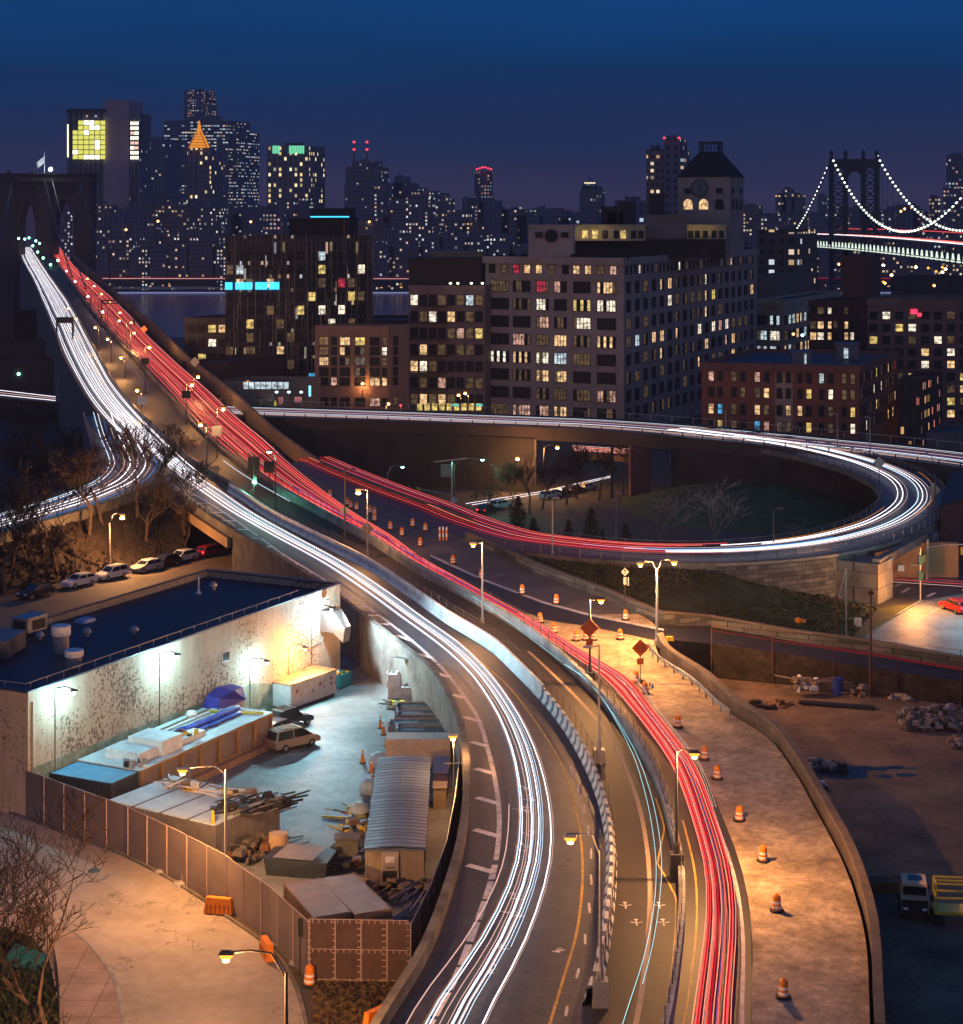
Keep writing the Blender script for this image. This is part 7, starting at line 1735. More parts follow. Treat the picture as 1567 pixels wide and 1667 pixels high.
YELP = mat('pent_window', (.1, .09, .07), .5, .2, 1)
for x in (952, 968, 985, 1003, 1014, 1031, 1043): p = atD(x, 388, 474.9); m = MB(); m.box(p, (1.4, .2, 2.0)); m.build('window', DUMW if x % 2 else LIT[2], ph)
for x in (942, 968, 985): plight('lamp_light', atD(x, 380, 472.5), (1, .7, .25), 60, ph)
roofbox('penthouse', 'grey blank plant room on the roof right of the yellow penthouse', 1050, 1116, 352, 392, 482, 12, mat('plant_grey', (.18, .15, .14), .85, .2, .4), zb=zr)
ph2 = roofbox('penthouse', 'yellow lit terrace rooms below the clock tower', 1118, 1182, 368, 388, 492, 10, mat('pent_wall', (0, 0, 0)), zb=atD(0, 390, 492).z)
for x in (1124, 1135, 1148, 1162, 1174): p = atD(x, 387, 491.9); m = MB(); m.box(p, (1.3, .2, 1.9)); m.build('window', DUMW if x % 3 else LIT[2], ph2)
for x in (1128, 1141, 1157): plight('lamp_light', atD(x, 374, 489.5), (1, .7, .25), 45, ph2)
for x, y0, y1, lb in ((1000, 345, 372, 'dark water tank frame on the loft roof'), (1068, 318, 360, 'black chimney block on the loft roof beside the dark tower'), (1020, 330, 368, 'dark stepped plant block behind the yellow penthouse'), (990, 338, 366, 'low dark plant block behind the yellow penthouse, left end')):
 roofbox('roof_plant', lb, x-12, x+14, y0, y1, 500, 6, mat('plant_dark', (.035, .03, .035), .8, .3, .4), cat='roof plant')
r_ = random.Random(5); m = MB()
for i in range(150):
 t = r_.random(); q = C.lerp(A_, t)+DR*r_.uniform(1.2, 3) if r_.random() < .4 else C.lerp(B_, t)+DL*r_.uniform(1.2, 4)
 m.box(Vector((q.x, q.y, zr+.1)), (r_.uniform(.4, 1.6), r_.uniform(.4, 1.2), r_.uniform(.5, 2.0)), r_.uniform(0, 3), 0, .6)
tag(m.build('roof_garden_foliage', mat('roof_plants', (.018, .022, .012), 1, .5, .6)), 'dark band of shrubs and clutter along the loft roof edge', 'roof planting', kind='stuff')
# clock tower
ctD = 505; TWs = mat('tower_stone', (.30, .26, .22), .9, .25, .25)
Cc, zc = corner(1158, 288, ctD); Lc = tlen(Cc, DL, 1103); Rc = tlen(Cc, DR, 1213)
Cc = Vector((atD(1188, 0, ctD).x, ctD, 0)); Lc = tlen(Cc, DL, 1103); Rc = tlen(Cc, DR, 1213)
ct = thing('clock_tower', 'square clock tower with dark hipped roof and open lantern above the loft block', 'clock tower', Vector((Cc.x, Cc.y, zr)))
Rc = 12.5; A2, B2 = Cc+DL*Lc, Cc+DR*Rc
m = MB(); m.prism([Cc, B2, B2+DL*Lc, A2], zr, zc); m.build('wall', TWs, ct)
c_ = (A2+B2)/2; P = [Cc, B2, B2+DL*Lc, A2]; zap = CZ-(246-HY)*ctD/F; zl_ = CZ-(229-HY)*ctD/F
E = [c_+(p-c_)*1.04 for p in P]; Tp = [c_+(p-c_)*.36 for p in P]
m = MB(); m.add([(p.x, p.y, zc) for p in E]+[(p.x, p.y, zap) for p in Tp], [(3, 2, 1, 0), (4, 5, 6, 7)]+[(i, (i+1) % 4, 4+(i+1) % 4, 4+i) for i in range(4)]); rf = m.build('roof', mat('slate', (.012, .012, .016), .8, .3, .5), ct)
m = MB()
for k in range(10):
 for i in range(4):
  p = Tp[i].lerp(Tp[(i+1) % 4], (k % 5)/5); q = Vector((p.x, p.y, zap)); m.bar(q, q+Vector((0, 0, zl_-zap-.4)), .16)
m.prism([(p.x, p.y) for p in [c_+(p-c_)*.38 for p in P]], zl_-.45, zl_)
m.build('lantern', DARKM, rf)
mid = (A2+Cc)/2; zcl = CZ-(306-HY)*ctD/F; nn = Vector((-DR.x, -DR.y, 0))
cp = Vector((atD(1141, 306, ctD).x, 0, zcl)); t = (cp.x-Cc.x)/DL.x; cp = Cc+DL*t; cp.z = zcl
m = MB(); m.tube([cp+nn*.05, cp+nn*.3], 2.5, 24); m.build('clock_rim', DARKM, ct)
m = MB(); m.tube([cp+nn*.3, cp+nn*.36], 2.15, 24); cf = m.build('clock_face', mat('clock_glass', (.10, .14, .16), .3, .2, 1), ct)
m = MB(); 
for k in range(12):
 a = k*math.pi/6; u = DL*math.cos(a)+Vector((0, 0, math.sin(a))); m.bar(cp+nn*.42+u*1.7, cp+nn*.42+u*2.05, .14)
m.bar(cp+nn*.45, cp+nn*.45+Vector((0, 0, 1.5)), .16); m.bar(cp+nn*.45, cp+nn*.45-DL*.35-Vector((0, 0, 1.1)), .2); m.build('clock_hands', BLACK, cf)
for d_, P0, Ln in ((DL, Cc, Lc), (DR, Cc, Rc)):
 nrm = nn if d_ is DL else Vector((-DL.x, -DL.y, 0))
 for f_ in (.2, .5, .8):
  b_ = P0+d_*Ln*f_+Vector((0, 0, CZ-(341-HY)*ctD/F)); m = MB(); ang = math.atan2(d_.y, d_.x)
  w_ = 1.3; pts = [(-w_, 0), (w_, 0), (w_, 1.6)]+[(w_*math.cos(q), 1.6+w_*math.sin(q)) for q in (.5, 1.05, 1.57, 2.1, 2.64)]+[(-w_, 1.6)]
  m.poly([b_+nrm*.06+d_*x+Vector((0, 0, z)) for x, z in pts]); m.build('arched_window', LIT[0] if f_ in (.5, .8) and d_ is DL else DUMW, ct)
  b_ = P0+d_*Ln*f_+Vector((0, 0, CZ-(315-HY)*ctD/F))
  if f_ != .5: m = MB(); m.box(b_+nrm*.03, (2.0, .12, 1.5), ang); m.build('square_window', DUMW, ct)
# --- grey brown loft left of it
root, C, A_, B_, zt, L_, R_ = block('apartment_block', 'brown brick and dark steel apartments with balconies left of the big loft', 665, 789, None, 470, 462, -10, mat('brown_wall', (.24, .16, .135), .9, .3, .3), minr=20, dl=Vector((-1, .12, 0)).normalized())
s_ = 462/F
rows = [CZ-(y-HY)*s_ for y in range(497, 665, 27)]
windows(root, A_, C, rows, [(i*2.35+1.4, 1.9) for i in range(int(L_/2.35))], 2.5, .5, nm=2)
m = MB()
for z in rows: m.box((A_+C)/2+Vector((-4.5, -.8, z-.4)), (L_*.5, 1.5, .18)); 
m.build('balcony', DARKM, root)
roofbox('penthouse_block', 'dark set back upper floors on the brown apartments with four small lamps', 665, 783, 422, 470, 466, 14, mat('dark_upper', (.045, .03, .03), .85, .3, .4), cat='penthouse')
for x, y in ((733, 463), (745, 463), (767, 463), (785, 463)):
 h = atD(x, y, 460.5); th = thing('terrace_lamp', 'small greenish white terrace lamp in a row of four on the brown apartments', 'lamp', h, 0, 'terrace lamps'); m = MB(); m.lathe((0, 0, 0), [(.1, 0), (.35, .2), (.25, .5)], 8); m.build('bulb', emit('terrace_bulb', (.95, 1, .6), 4, False), th, local=True)
roofbox('roof_sign_band', 'roof edge with lit canopy on top of the dark upper floors', 700, 785, 412, 423, 470, 8, mat('canopy', (.2, .18, .12), .8, .2, .5), cat='canopy')
# --- brick apartment
root, C, A_, B_, zt, L_, R_ = block('apartment_block', 'rust brown six storey apartment block with french balconies', 512, 632, 665, 536, 432, -9, mat('rust_brick', (.30, .17, .115), .9, .25, .3), dl=Vector((-1, .1, 0)).normalized(), dr=Vector((.5, .86, 0)).normalized())
s_ = 432/F; rows = [CZ-(y-HY)*s_ for y in (562, 578, 595, 612, 628, 661)]
windows(root, A_, C, rows, [(2.2, 2.2), (4.6, 1.4), (7.2, 2.4), (10.8, 2.4), (14.3, 2.4), (16.6, 1.2)], 1.8, .42, nm=2.4)
windows(root, C, B_, rows, [(3+i*3.4, 2.0) for i in range(int(R_/3.4)-1)], 1.8, .35, nm=2)
# --- small hotel at the left and low roofs
root, C, A_, B_, zt, L_, R_ = block('hotel_block', 'small plain block with a few yellow windows by the river', 300, 367, None, 522, 500, -12, mat('block_grey', (.09, .08, .08), .9, .3, .3), minr=16, dl=Vector((-1, .05, 0)).normalized())
windows(root, A_, C, [CZ-(y-HY)*.1667 for y in (541, 564, 588)], [(2.0+i*2.8, 2.2) for i in range(4)], 2.0, .55, (1, 1, 5, 1, 1, 0, 0, 0), nm=2)
block('low_shed', 'low dark building with brick band beside the outbound wall', 296, 372, None, 594, 450, -9, mat('dark_brick', (.10, .045, .035), .9, .3, .3), minr=26, dl=Vector((-1, .02, 0)).normalized())
block('low_shed', 'pale flat roofed depot at the foot of the glass block', 350, 470, None, 627, 410, -8, mat('pale_shed', (.16, .13, .12), .9, .3, .3), minr=14, dl=Vector((-1, .02, 0)).normalized())
block('low_shed', 'dark low roofs with a lit skylight behind the rust brown block', 540, 665, None, 526, 500, -12, mat('dark_shed', (.05, .045, .05), .9, .3, .3), minr=26, dl=Vector((-1, .02, 0)).normalized())
# --- glass block
GW = city('wavy_glass', (.060, .055, .066), 1.1, 3.4, .10, [(.6, .55, .5), (1, .7, .35), (.8, .85, 1), (.9, .5, .35), (1, .9, .7)], 0.6, .5, .86, rough=.35, spec=.15)  # narrow glowing cells put vertical streak reflections into the wall
root, C, A_, B_, zt, L_, R_ = block('glass_block', 'broad dark glass block with rippling vertical fins and scattered lit rooms', 366, 500, 607, 388, 478, -10, GW, dl=Vector((-1, -.12, 0)).normalized(), dr=Vector((1, .25, 0)).normalized())
s_ = 478/F
m = MB(); r_ = random.Random(9)
for i in range(150):
 t = r_.random(); z0 = r_.uniform(-5, zt-6)
 if t < .55: q = C.lerp(A_, t/.55)
 else: q = C.lerp(B_, (t-.55)/.45)
 m.box(Vector((q.x, q.y-.12, z0)), (.10, .2, r_.uniform(3, 14)))
m.build('fin', mat('glass_reflection_streak', (.16, .15, .16), .3, .3, .3, metal=.5), root)  # pale bars stand in for reflection streaks on the glass
rows = [CZ-(y-HY)*s_ for y in range(424, 640, 22)]
windows(root, A_, C, rows, [(1.2+i*2.6, 1.9) for i in range(int(L_/2.6))], 2.3, .16, (2, 2, 3, .5, 1, 0, .3, .3), nm=2, cap=60)
windows(root, C, B_, rows, [(1.2+i*2.6, 1.9) for i in range(int(R_/2.6))], 2.3, .30, (2, 3, 3, .6, 1, 0, .6, .3), nm=2, cap=100)
CYB = emit('cyan_strip', (.05, .55, 1.0), 2.0, False)
for x0, x1 in ((368, 380), (384, 412), (416, 436), (438, 455)):
 a, b = atD(x0, 471, 477), atD(x1, 459, 477); m = MB()
 for k in range(5): m.box(Vector((a.x+(b.x-a.x)*(k+.5)/5, C.y-.9-.12*(C.x-(a.x+b.x)/2), a.z)), ((b.x-a.x)/5*.9, .15, b.z-a.z))
 m.build('cyan_lit_window', CYB, root)
roofbox('penthouse', 'black plant block with a cyan light line on the glass block roof', 470, 568, 357, 390, 486, 14, mat('black_plant', (.008, .008, .012), .7, .2, .4), zb=zt)
th = roofbox('penthouse', 'upper black plant room right on the glass block roof', 505, 568, 341, 357, 490, 10, mat('black_plant', (0, 0, 0)))
a, b = atD(505, 354, 485.8), atD(568, 354, 485.8); m = MB(); m.box((a+b)/2, (b.x-a.x, .2, .35)); tag(m.build('light_line', CYB), 'thin cyan light line across the black roof plant', 'light strip')
# shop lights at the foot
for x0, x1, y0, y1, mt, lb in ((395, 470, 622, 633, LIT[3], 'bright white shop front row at the foot of the glass block'), (452, 462, 646, 658, REDM, 'red hoarding panel by the filling station'), (478, 492, 646, 655, REDM, 'second red hoarding panel by the filling station'), (502, 506, 628, 645, emit('cyan_sign', (.2, .7, 1), 2.5, False), 'upright glowing cyan sign at the filling station'), (420, 446, 641, 664, mat('dark_poster', (.05, .03, .03), .6, .4, 3), 'dark poster board at the left end of the expressway'), (446, 450, 652, 667, YEL, 'yellow column beside the poster board')):
 D = 396; a, b = atD(x0, y1, D), atD(x1, y0, D); m = MB(); n = max(1, int((x1-x0)/9))
 for k in range(n): m.box(Vector((a.x+(b.x-a.x)*(k+.5)/n, D, a.z)), ((b.x-a.x)/n*.82, .3, b.z-a.z))
 tag(m.build('lit_shop' if 'shop' in lb else 'poster_board', mt), lb, 'shop front' if 'shop' in lb else 'sign')
for x, c_ in ((450, (.5, .9, 1)), (470, (.8, .95, 1)), (490, (.8, .95, 1))): 
 h = atD(x, 640, 392); th = thing('canopy_lamp', 'cool lamp under the filling station canopy', 'lamp', h, 0, 'canopy lamps'); m = MB(); m.lathe((0, 0, 0), [(.1, 0), (.35, .2), (.25, .4)], 8); m.build('bulb', COOL, th, local=True); plight('lamp_light', h-Vector((0, 0, 1)), c_, 350, th)
# shop fronts at foot of brown apartments
m = MB()
for i, x in enumerate(range(683, 790, 12)):
 p = atD(x, 668, 455); m.box(p, (1.3, .2, 1.7), 0)
tag(m.build('lit_shop_row', LIT[2]), 'row of yellow shop windows below the brown apartments', 'shop front', kind='stuff')
for x in (741, 780): p = atD(x, 661, 454.6); m = MB(); m.box(p, (1.6, .3, .5)); tag(m.build('shop_awning', emit('teal_awning', (.1, .8, .7), .8, False)), 'small teal lit awning below the brown apartments', 'awning', 'teal awnings')
# --- red brick corner block
RBW = mat('red_brick', (.24, .085, .055), .9, .25, .3)
root, C, A_, B_, zt, L_, R_ = block('brick_block', 'red brick corner block with one cream bay and small paired windows', 1142, 1398, 1461, 601, 386, -7, RBW, cornice=.5, dl=Vector((-.97, .24, 0)).normalized(), dr=Vector((.40, .917, 0)))
s_ = 386/F; rows = [CZ-(y-HY)*s_ for y in (625, 651, 679, 706)]
px = [(1153, 1162), (1168, 1176), (1190, 1199), (1205, 1213), (1228, 1237), (1243, 1252), (1264, 1273), (1279, 1287), (1298, 1306), (1312, 1321), (1333, 1341), (1348, 1356), (1370, 1378), (1384, 1392)]
dlr = Vector((-.97, .24, 0)).normalized(); cols = [(L_-t, w) for t, w in fr(L_, px, C, dlr)]
windows(root, A_, C, rows, cols, 2.0, .42, (4, 3, 2, 1, 3, 2, .8, .8), nm=1)
windows(root, C, B_, rows, [(2.2+i*2.6, 1.1) for i in range(int(R_/2.6)-1)], 2.0, .3, nm=1)
t0, t1 = tlen(C, dlr, 1262), tlen(C, dlr, 1290); q0, q1 = C+dlr*t0, C+dlr*t1; n_ = Vector((-dlr.y, dlr.x, 0)); n_ = n_ if n_.y < 0 else -n_
m = MB(); m.quad(q0+n_*.015+Vector((0, 0, -6)), q1+n_*.015+Vector((0, 0, -6)), q1+n_*.015+Vector((0, 0, zt-.95)), q0+n_*.015+Vector((0, 0, zt-.95))); m.build('cream_bay', mat('cream_brick', (.36, .27, .22), .9, .2, .4), root)
roofbox('roof_plant', 'pale bulkheads on the red brick block roof', 1290, 1320, 575, 598, 396, 5, mat('bulkhead', (.12, .13, .15), .7, .3, .5), zb=zt, cat='roof plant')
roofbox('roof_plant', 'lit bulkhead with white doorway on the red brick block roof', 1362, 1398, 562, 585, 408, 5, mat('bulkhead', (0, 0, 0)), zb=zt, cat='roof plant')
p = atD(1377, 583, 407.8); m = MB(); m.box(p, (.9, .1, 2.2)); tag(m.build('lit_doorway', LIT[3]), 'white lit doorway on the red brick block roof', 'doorway')
p = atD(1311, 594, 395.8); m = MB(); m.box(p, (.35, .1, 2.4)); tag(m.build('lit_slot', LIT[3]), 'thin upright light on the pale roof bulkhead', 'light')
# --- cream stepped blocks right of the loft
CRW = mat('cream_wall', (.34, .29, .22), .9, .25, .3)
root, C, A_, B_, zt, L_, R_ = block('cream_block', 'cream corner block with rows of bright white windows', 1228, 1275, 1368, 493, 560, -12, CRW, cornice=.5)
s_ = 560/F; rows = [CZ-(y-HY)*s_ for y in (529, 554, 578, 602)]
windows(root, A_, C, [CZ-(y-HY)*s_ for y in (497+32, 497+57, 497+82)], [(2.4, 3.0), (6.4, 3.0)], 2.7, .8, (3, 5, 0, 4, 0, 0, 0, 0), nm=3)
windows(root, C, B_, rows, [(2.4+i*4.4, 2.6) for i in range(int(R_/4.4))], 2.7, .6, (3, 5, 0, 4, 1, 0, 0, .5), nm=3)
block('cream_block', 'grey cream upper step block with a flagpole corner', 1228, 1265, 1325, 452, 590, -12, mat('grey_cream', (.11, .11, .105), .9, .25, .3), minr=30)
block('cream_block', 'dark stepped block with lit top floor below the suspension bridge', 1232, 1296, 1330, 378, 640, -14, city('dim_office', (.075, .07, .065), 3.2, 3.6, .25, [(1, .65, .35), (1, .8, .6), (.8, .9, 1)], .8), minr=30)
# flank rows
root, C, A_, B_, zt, L_, R_ = block('dark_brick_block', 'near black brick block with two bays of orange windows', 1317, 1413, None, 495, 470, -10, mat('black_brick', (.07, .03, .028), .9, .3, .3), minr=20, dl=Vector((-1, .03, 0)).normalized(), cornice=.3)
s_ = 470/F
windows(root, A_, C, [CZ-(y-HY)*s_ for y in (511, 535, 553)], [(1.0, 1.6), (2.9, 1.6), (5.2, 1.0), (6.7, 1.0), (9.4, 1.0), (10.9, 1.0)], 1.8, .6, (5, 3, 1, 0, 2, 0, .8, 0), nm=1)
block('brown_tower', 'plain dark brown stair tower rising in front of the bridge pier', 1370, 1417, None, 422, 520, -10, mat('brown_tower', (.10, .045, .035), .9, .2, .3), minr=12, dl=Vector((-1, .02, 0)).normalized())
root, C, A_, B_, zt, L_, R_ = block('apartment_slab', 'long dark apartment slab with scattered lit flats at the right edge', 1412, 1600, None, 491, 440, -9, mat('slab_brown', (.16, .10, .09), .9, .25, .3), minr=20, dl=Vector((-1, -.03, 0)).normalized(), cornice=.2)
s_ = 440/F
windows(root, A_, C, [CZ-(y-HY)*s_ for y in range(519, 715, 20)], [(1.4+i*3.1, 1.9) for i in range(int(L_/3.1))], 1.7, .30, (4, 3, 4, .4, 2, 1, .2, 0), nm=2.2)
p = atD(1491, 511, 439.3); m = MB(); m.box(p+Vector((-.5, 0, 0)), (1.5, .2, 1.1), 0); m.box(p+Vector((.8, 0, -.6)), (1.0, .2, .8), 0); tag(m.build('red_neon', emit('neon_red', (1, .03, .08), 2.5, False)), 'glowing red light shape on the apartment slab', 'neon light')
block('low_block', 'dark low roof block behind the apartment slab under the bridge pier', 1450, 1600, None, 455, 600, -12, mat('dark_shed', (0, 0, 0)), minr=20, dl=Vector((-1, .02, 0)).normalized())
block('tree_shed', 'narrow dark wing with warm slit windows right of the red brick block', 1461, 1500, None, 622, 410, -8, city('dark_wing', (.05, .03, .03), 1.8, 3.2, .3, [(1, .55, .2), (1, .3, .2)], .8, .4, .5), minr=20, dl=Vector((-1, -.2, 0)).normalized())
block('garage_roof', 'grey sloping shed roof at the right edge beside the expressway', 1508, 1600, None, 712, 362, -6, mat('grey_shed', (.10, .10, .11), .8, .3, .4), minr=18, dl=Vector((-1, .05, 0)).normalized())
# left edge blocks below the bridge
for a in (('brick_sheds', 'dark building by the left edge below the stone tower', -40, 22, 510, 700), ('brick_sheds', 'low red brick building by the far left road', -40, 88, 592, 520), ('brick_sheds', 'dark long warehouse left of the bridge approach', -40, 98, 560, 600)):
 block('brick_warehouse', a[1], a[2], a[3], None, a[4], a[5], gz(a[5])-1, mat('left_brick', (.10, .06, .055), .9, .3, .2), minr=14, dl=Vector((-1, .02, 0)).normalized())
# ================================================================ stone bridge tower
BT = 1018; sB = BT/F
bx0, bx1 = atD(-4, 0, BT).x, atD(147, 0, BT).x; zT = CZ-(282-HY)*sB; zB = -24
bt = thing('bridge_tower', 'massive stone bridge tower with twin pointed arches at the upper left', 'bridge tower', Vector(((bx0+bx1)/2, BT, zB)))
STB = mat('tower_granite', (.055, .038, .034), .9, .3, .12)
def px2x(px): return atD(px, 0, BT).x
def py2z(py): return CZ-(py-HY)*sB
m = MB(); dep = 15
arches = [(30, 57), (86, 120)]; zspr = py2z(366); ztop_ = py2z(325); zfloor = 12
def arch_pts(xa, xb):
 xc = (xa+xb)/2; w = (xb-xa)/2; o = []
 for i in range(9):
  t = i/8; o.append((xa+w*t, zspr+(ztop_-zspr)*math.sin(t*math.pi/2)**.8))
 for i in range(7, -1, -1):
  t = i/8; o.append((xb-w*t, zspr+(ztop_-zspr)*math.sin(t*math.pi/2)**.8))
 return o
xs = [bx0, px2x(arches[0][0]), px2x(arches[0][1]), px2x(arches[1][0]), px2x(arches[1][1]), bx1]
zcor = py2z(296)
for a, b in ((0, 1), (2, 3), (4, 5)): m.prism([(xs[a], BT), (xs[b], BT), (xs[b], BT+dep), (xs[a], BT+dep)], zB, zcor)
for k in (0, 1):
 xa, xb = xs[1+2*k], xs[2+2*k]; ap_ = arch_pts(xa, xb)
 for y, rev in ((BT, False), (BT+dep, True)):
  for (x0, z0), (x1, z1) in zip(ap_, ap_[1:]):
   q = [(x0, y, z0), (x1, y, z1), (x1, y, zcor), (x0, y, zcor)]; m.add(q, [(0, 1, 2, 3) if not rev else (3, 2, 1, 0)])
 for (x0, z0), (x1, z1) in zip(ap_, ap_[1:]): m.add([(x0, BT, z0), (x1, BT, z1), (x1, BT+dep, z1), (x0, BT+dep, z0)], [(0, 3, 2, 1)])
 m.prism([(xa, BT), (xb, BT), (xb, BT+dep), (xa, BT+dep)], zB, zfloor)
m.build('shaft', STB, bt)
m = MB()
for x0, x1 in ((-6, 24), (60, 84), (123, 149)): m.prism([(px2x(x0), BT-2), (px2x(x1), BT-2), (px2x(x1), BT-.01), (px2x(x0), BT-.01)], zB, zcor+1)
m.build('buttress', STB, bt)
m = MB(); m.prism([(bx0-1.5, BT-3.2), (bx1+1.5, BT-3.2), (bx1+1.5, BT+dep+2), (bx0-1.5, BT+dep+2)], zcor, zcor+1.6); m.prism([(bx0-.4, BT-2.2), (bx1+.4, BT-2.2), (bx1+.4, BT+dep+1), (bx0-.4, BT+dep+1)], zcor+1.603, zT-.6); m.prism([(bx0-1.8, BT-3.6), (bx1+1.8, BT-3.6), (bx1+1.8, BT+dep+2), (bx0-1.8, BT+dep+2)], zT-.6, zT); m.build('cornice', STB, bt)
for x in (14, 52): 
 p = atD(x, 281, BT); m = MB(); m.box(p, (2, 2, 1.5), 0, 0, .5); m.build('finial', STB, bt)
p = atD(72, 281, BT); m = MB(); m.tube([p, atD(72, 246, BT)], .18, 6); fp_ = m.build('flagpole', WHITE, bt)
q = atD(72, 254, BT); m = MB()
for k in range(4): m.quad(q+Vector((-k*1.1, -.1*math.sin(k*2), -k*.9)), q+Vector((-(k+1)*1.1, .3*math.sin(k*2+2), -(k+1)*.9)), q+Vector((-(k+1)*1.0, .3*math.sin(k*2+2), -(k+1)*.9-3.6)), q+Vector((-k*1.0, -.1*math.sin(k*2), -k*.9-3.8)))
m.build('flag', mat('flag_cloth', (.85, .8, .82), .8, .3, .3), fp_)
p = atD(82, 279, BT-2); th = thing('tower_lamp', 'brilliant bluish white lamp on top of the stone bridge tower', 'lamp', p); m = MB(); m.lathe((0, 0, 0), [(.3, 0), (1.1, .8), (.9, 1.8), (.2, 2.2)], 10); m.build('bulb', HOTC, th, local=True); plight('lamp_light', p+Vector((-1, -5, 3)), (.8, .95, 1), 2500, th)
# cables
for (xt, xe, De, ye), lb in (((20, -20, 700, 470), 'left outer cable of the stone bridge'), ((72, 118, 690, 452), 'left middle cable of the stone bridge running to the divider'), ((84, 140, 690, 470), 'right middle cable of the stone bridge running to the divider'), ((128, 192, 690, 492), 'right outer cable of the stone bridge')):
 a, b = atD(xt, 290, BT-2), atD(xe, ye, De); pts = []
 for i in range(15):
  t = i/14; p = a.lerp(b, t); p.z -= 4*6*t*(1-t)*.55; pts.append(p)
 m = MB(); m.tube(pts, .28, 5); tag(m.build('bridge_cable', DARKM), lb, 'cable')
 # stays
# ================================================================ steel suspension bridge
S1 = 1033; sS = S1/F
sb = thing('suspension_bridge_tower', 'tall blue steel suspension bridge tower with braced legs and ball finials', 'bridge tower', Vector((atD(1390, 0, S1).x, S1, -24)))
BLS = mat('blue_steel', (.014, .018, .028), .6, .3, .2)
def sx(px): return atD(px, 0, S1).x
def sz(py): return CZ-(py-HY)*sS
legs = [1353, 1376, 1405, 1427]
for i, x in enumerate(legs):
 m = MB(); X = sx(x); m.prism([(X-1.1, S1-2), (X+1.1, S1-2), (X+1.1, S1+2), (X-1.1, S1+2)], -24, sz(258)); m.build('leg', BLS, sb)
 m = MB(); m.lathe((X, S1, sz(258)), [(1.2, 0), (.7, 1.5), (1.2, 2.6), (1.2, 3.6), (.2, 4.8)], 8); m.build('finial', BLS, sb)
m = MB()
for a, b in ((0, 1), (2, 3)):
 for k in range(11):
  y0, y1 = 272+k*17.5, 272+(k+1)*17.5
  m.bar((sx(legs[a]), S1, sz(y0)), (sx(legs[b]), S1, sz(y1)), .7); m.bar((sx(legs[b]), S1, sz(y0)), (sx(legs[a]), S1, sz(y1)), .7); m.bar((sx(legs[a]), S1, sz(y0)), (sx(legs[b]), S1, sz(y0)), .6)
m.build('cross_bracing', BLS, sb)
m = MB(); m.box((sx(1390), S1, sz(274)), (sx(1431)-sx(1349), 3.5, sz(259)-sz(274))); 
xa, xb = sx(1379), sx(1402)
for i in range(8):
 t = math.pi*i/8; t2 = math.pi*(i+1)/8; xc = (xa+xb)/2; w = (xb-xa)/2
 q = [(xc-w*math.cos(t), S1-1.5, sz(292)+w*1.1*math.sin(t)), (xc-w*math.cos(t2), S1-1.5, sz(292)+w*1.1*math.sin(t2)), (xc-w*math.cos(t2), S1-1.5, sz(273)), (xc-w*math.cos(t), S1-1.5, sz(273))]
 m.add(q, [(0, 1, 2, 3)])
m.build('arch_portal', BLS, sb)
TL = emit('cable_lamp', (.92, 1.0, .86), 3.0, False)
# bridge axis points
T1L, T1R = atD(1353, 256, S1), atD(1428, 256, S1); T2L = Vector((199.8, 700, T1L.z)); T2R = Vector((228.0, 700, T1L.z))
zdk = 30.5
def cable(name, label, a, b, sag, n, lampstep=None, r=.35):
 pts = []
 for i in range(n+1):
  t = i/n; p = a.lerp(b, t); p.z = a.z+(b.z-a.z)*t-4*sag*t*(1-t); pts.append(p)
 th = thing(name, label, 'bridge cable', a); m = MB(); m.tube(pts, r, 5); m.build('cable', BLS, th)
 m0 = None
 for i in range(0, n+1, lampstep or 10**6):
  if lampstep is None: break
  if m0 is None:
   m = MB(); m.lathe((0, 0, .2), [(.2, 0), (.62, .35), (.55, .9), (.1, 1.1)], 7); m0 = m.build('cable_lamp', TL, th, local=True); o = m0
  else: o = m0.copy(); COL.objects.link(o)
  o.location = pts[i]-a
 return pts
cabN = cable('suspension_cable', 'near lit cable dipping between the steel tower and the right edge', T1L, T2L, T1L.z-34.5, 56, 1)
cabF = cable('suspension_cable', 'far lit cable falling from the right leg of the steel tower', T1R, T2R, T1L.z-35, 56, 1)
cable('suspension_cable', 'lit cable falling left from the steel tower to the shore', T1L+Vector((0, 0, -1)), atD(1298, 373, 1230), 3, 19, 1)
dk = thing('bridge_deck', 'suspension bridge deck with a lit green white truss under white and red traffic trails', 'bridge deck', Vector((196, 850, zdk)))
ax = [Vector((196, y, zdk-1.5+(y-700)*.0*1)) for y in range(560, 1300, 20)]
def dz_(y): return 28.0+3.0*max(0, 1-((y-900)/360)**2)
AL = [Vector((195.5, y, dz_(y))) for y in range(560, 1160, 20)]; AR = [Vector((228, p.y, p.z)) for p in AL]
m = MB(); m.ribbon(AL, AR); m.ribbon([p-Vector((0, 0, 7)) for p in AR], [p-Vector((0, 0, 7)) for p in AL]); m.build('roadway', mat('bridge_road', (.05, .05, .06), .7, .2, .3), dk)
m = MB()
for i, p in enumerate(AL[:-1]):
 q = AL[i+1]; m.bar(p, q, .6); m.bar(p-Vector((0, 0, 6.8)), q-Vector((0, 0, 6.8)), .7)
 for k in range(2):
  a = p.lerp(q, k/2); b = p.lerp(q, (k+1)/2); m.bar(a, a-Vector((0, 0, 6.8)), .45)
  m.bar(a, b-Vector((0, 0, 6.8)), .3)
m.build('truss', BLS, dk)
TG = emit('truss_lamp', (.86, 1.0, .86), 1.1, False)
m0 = None
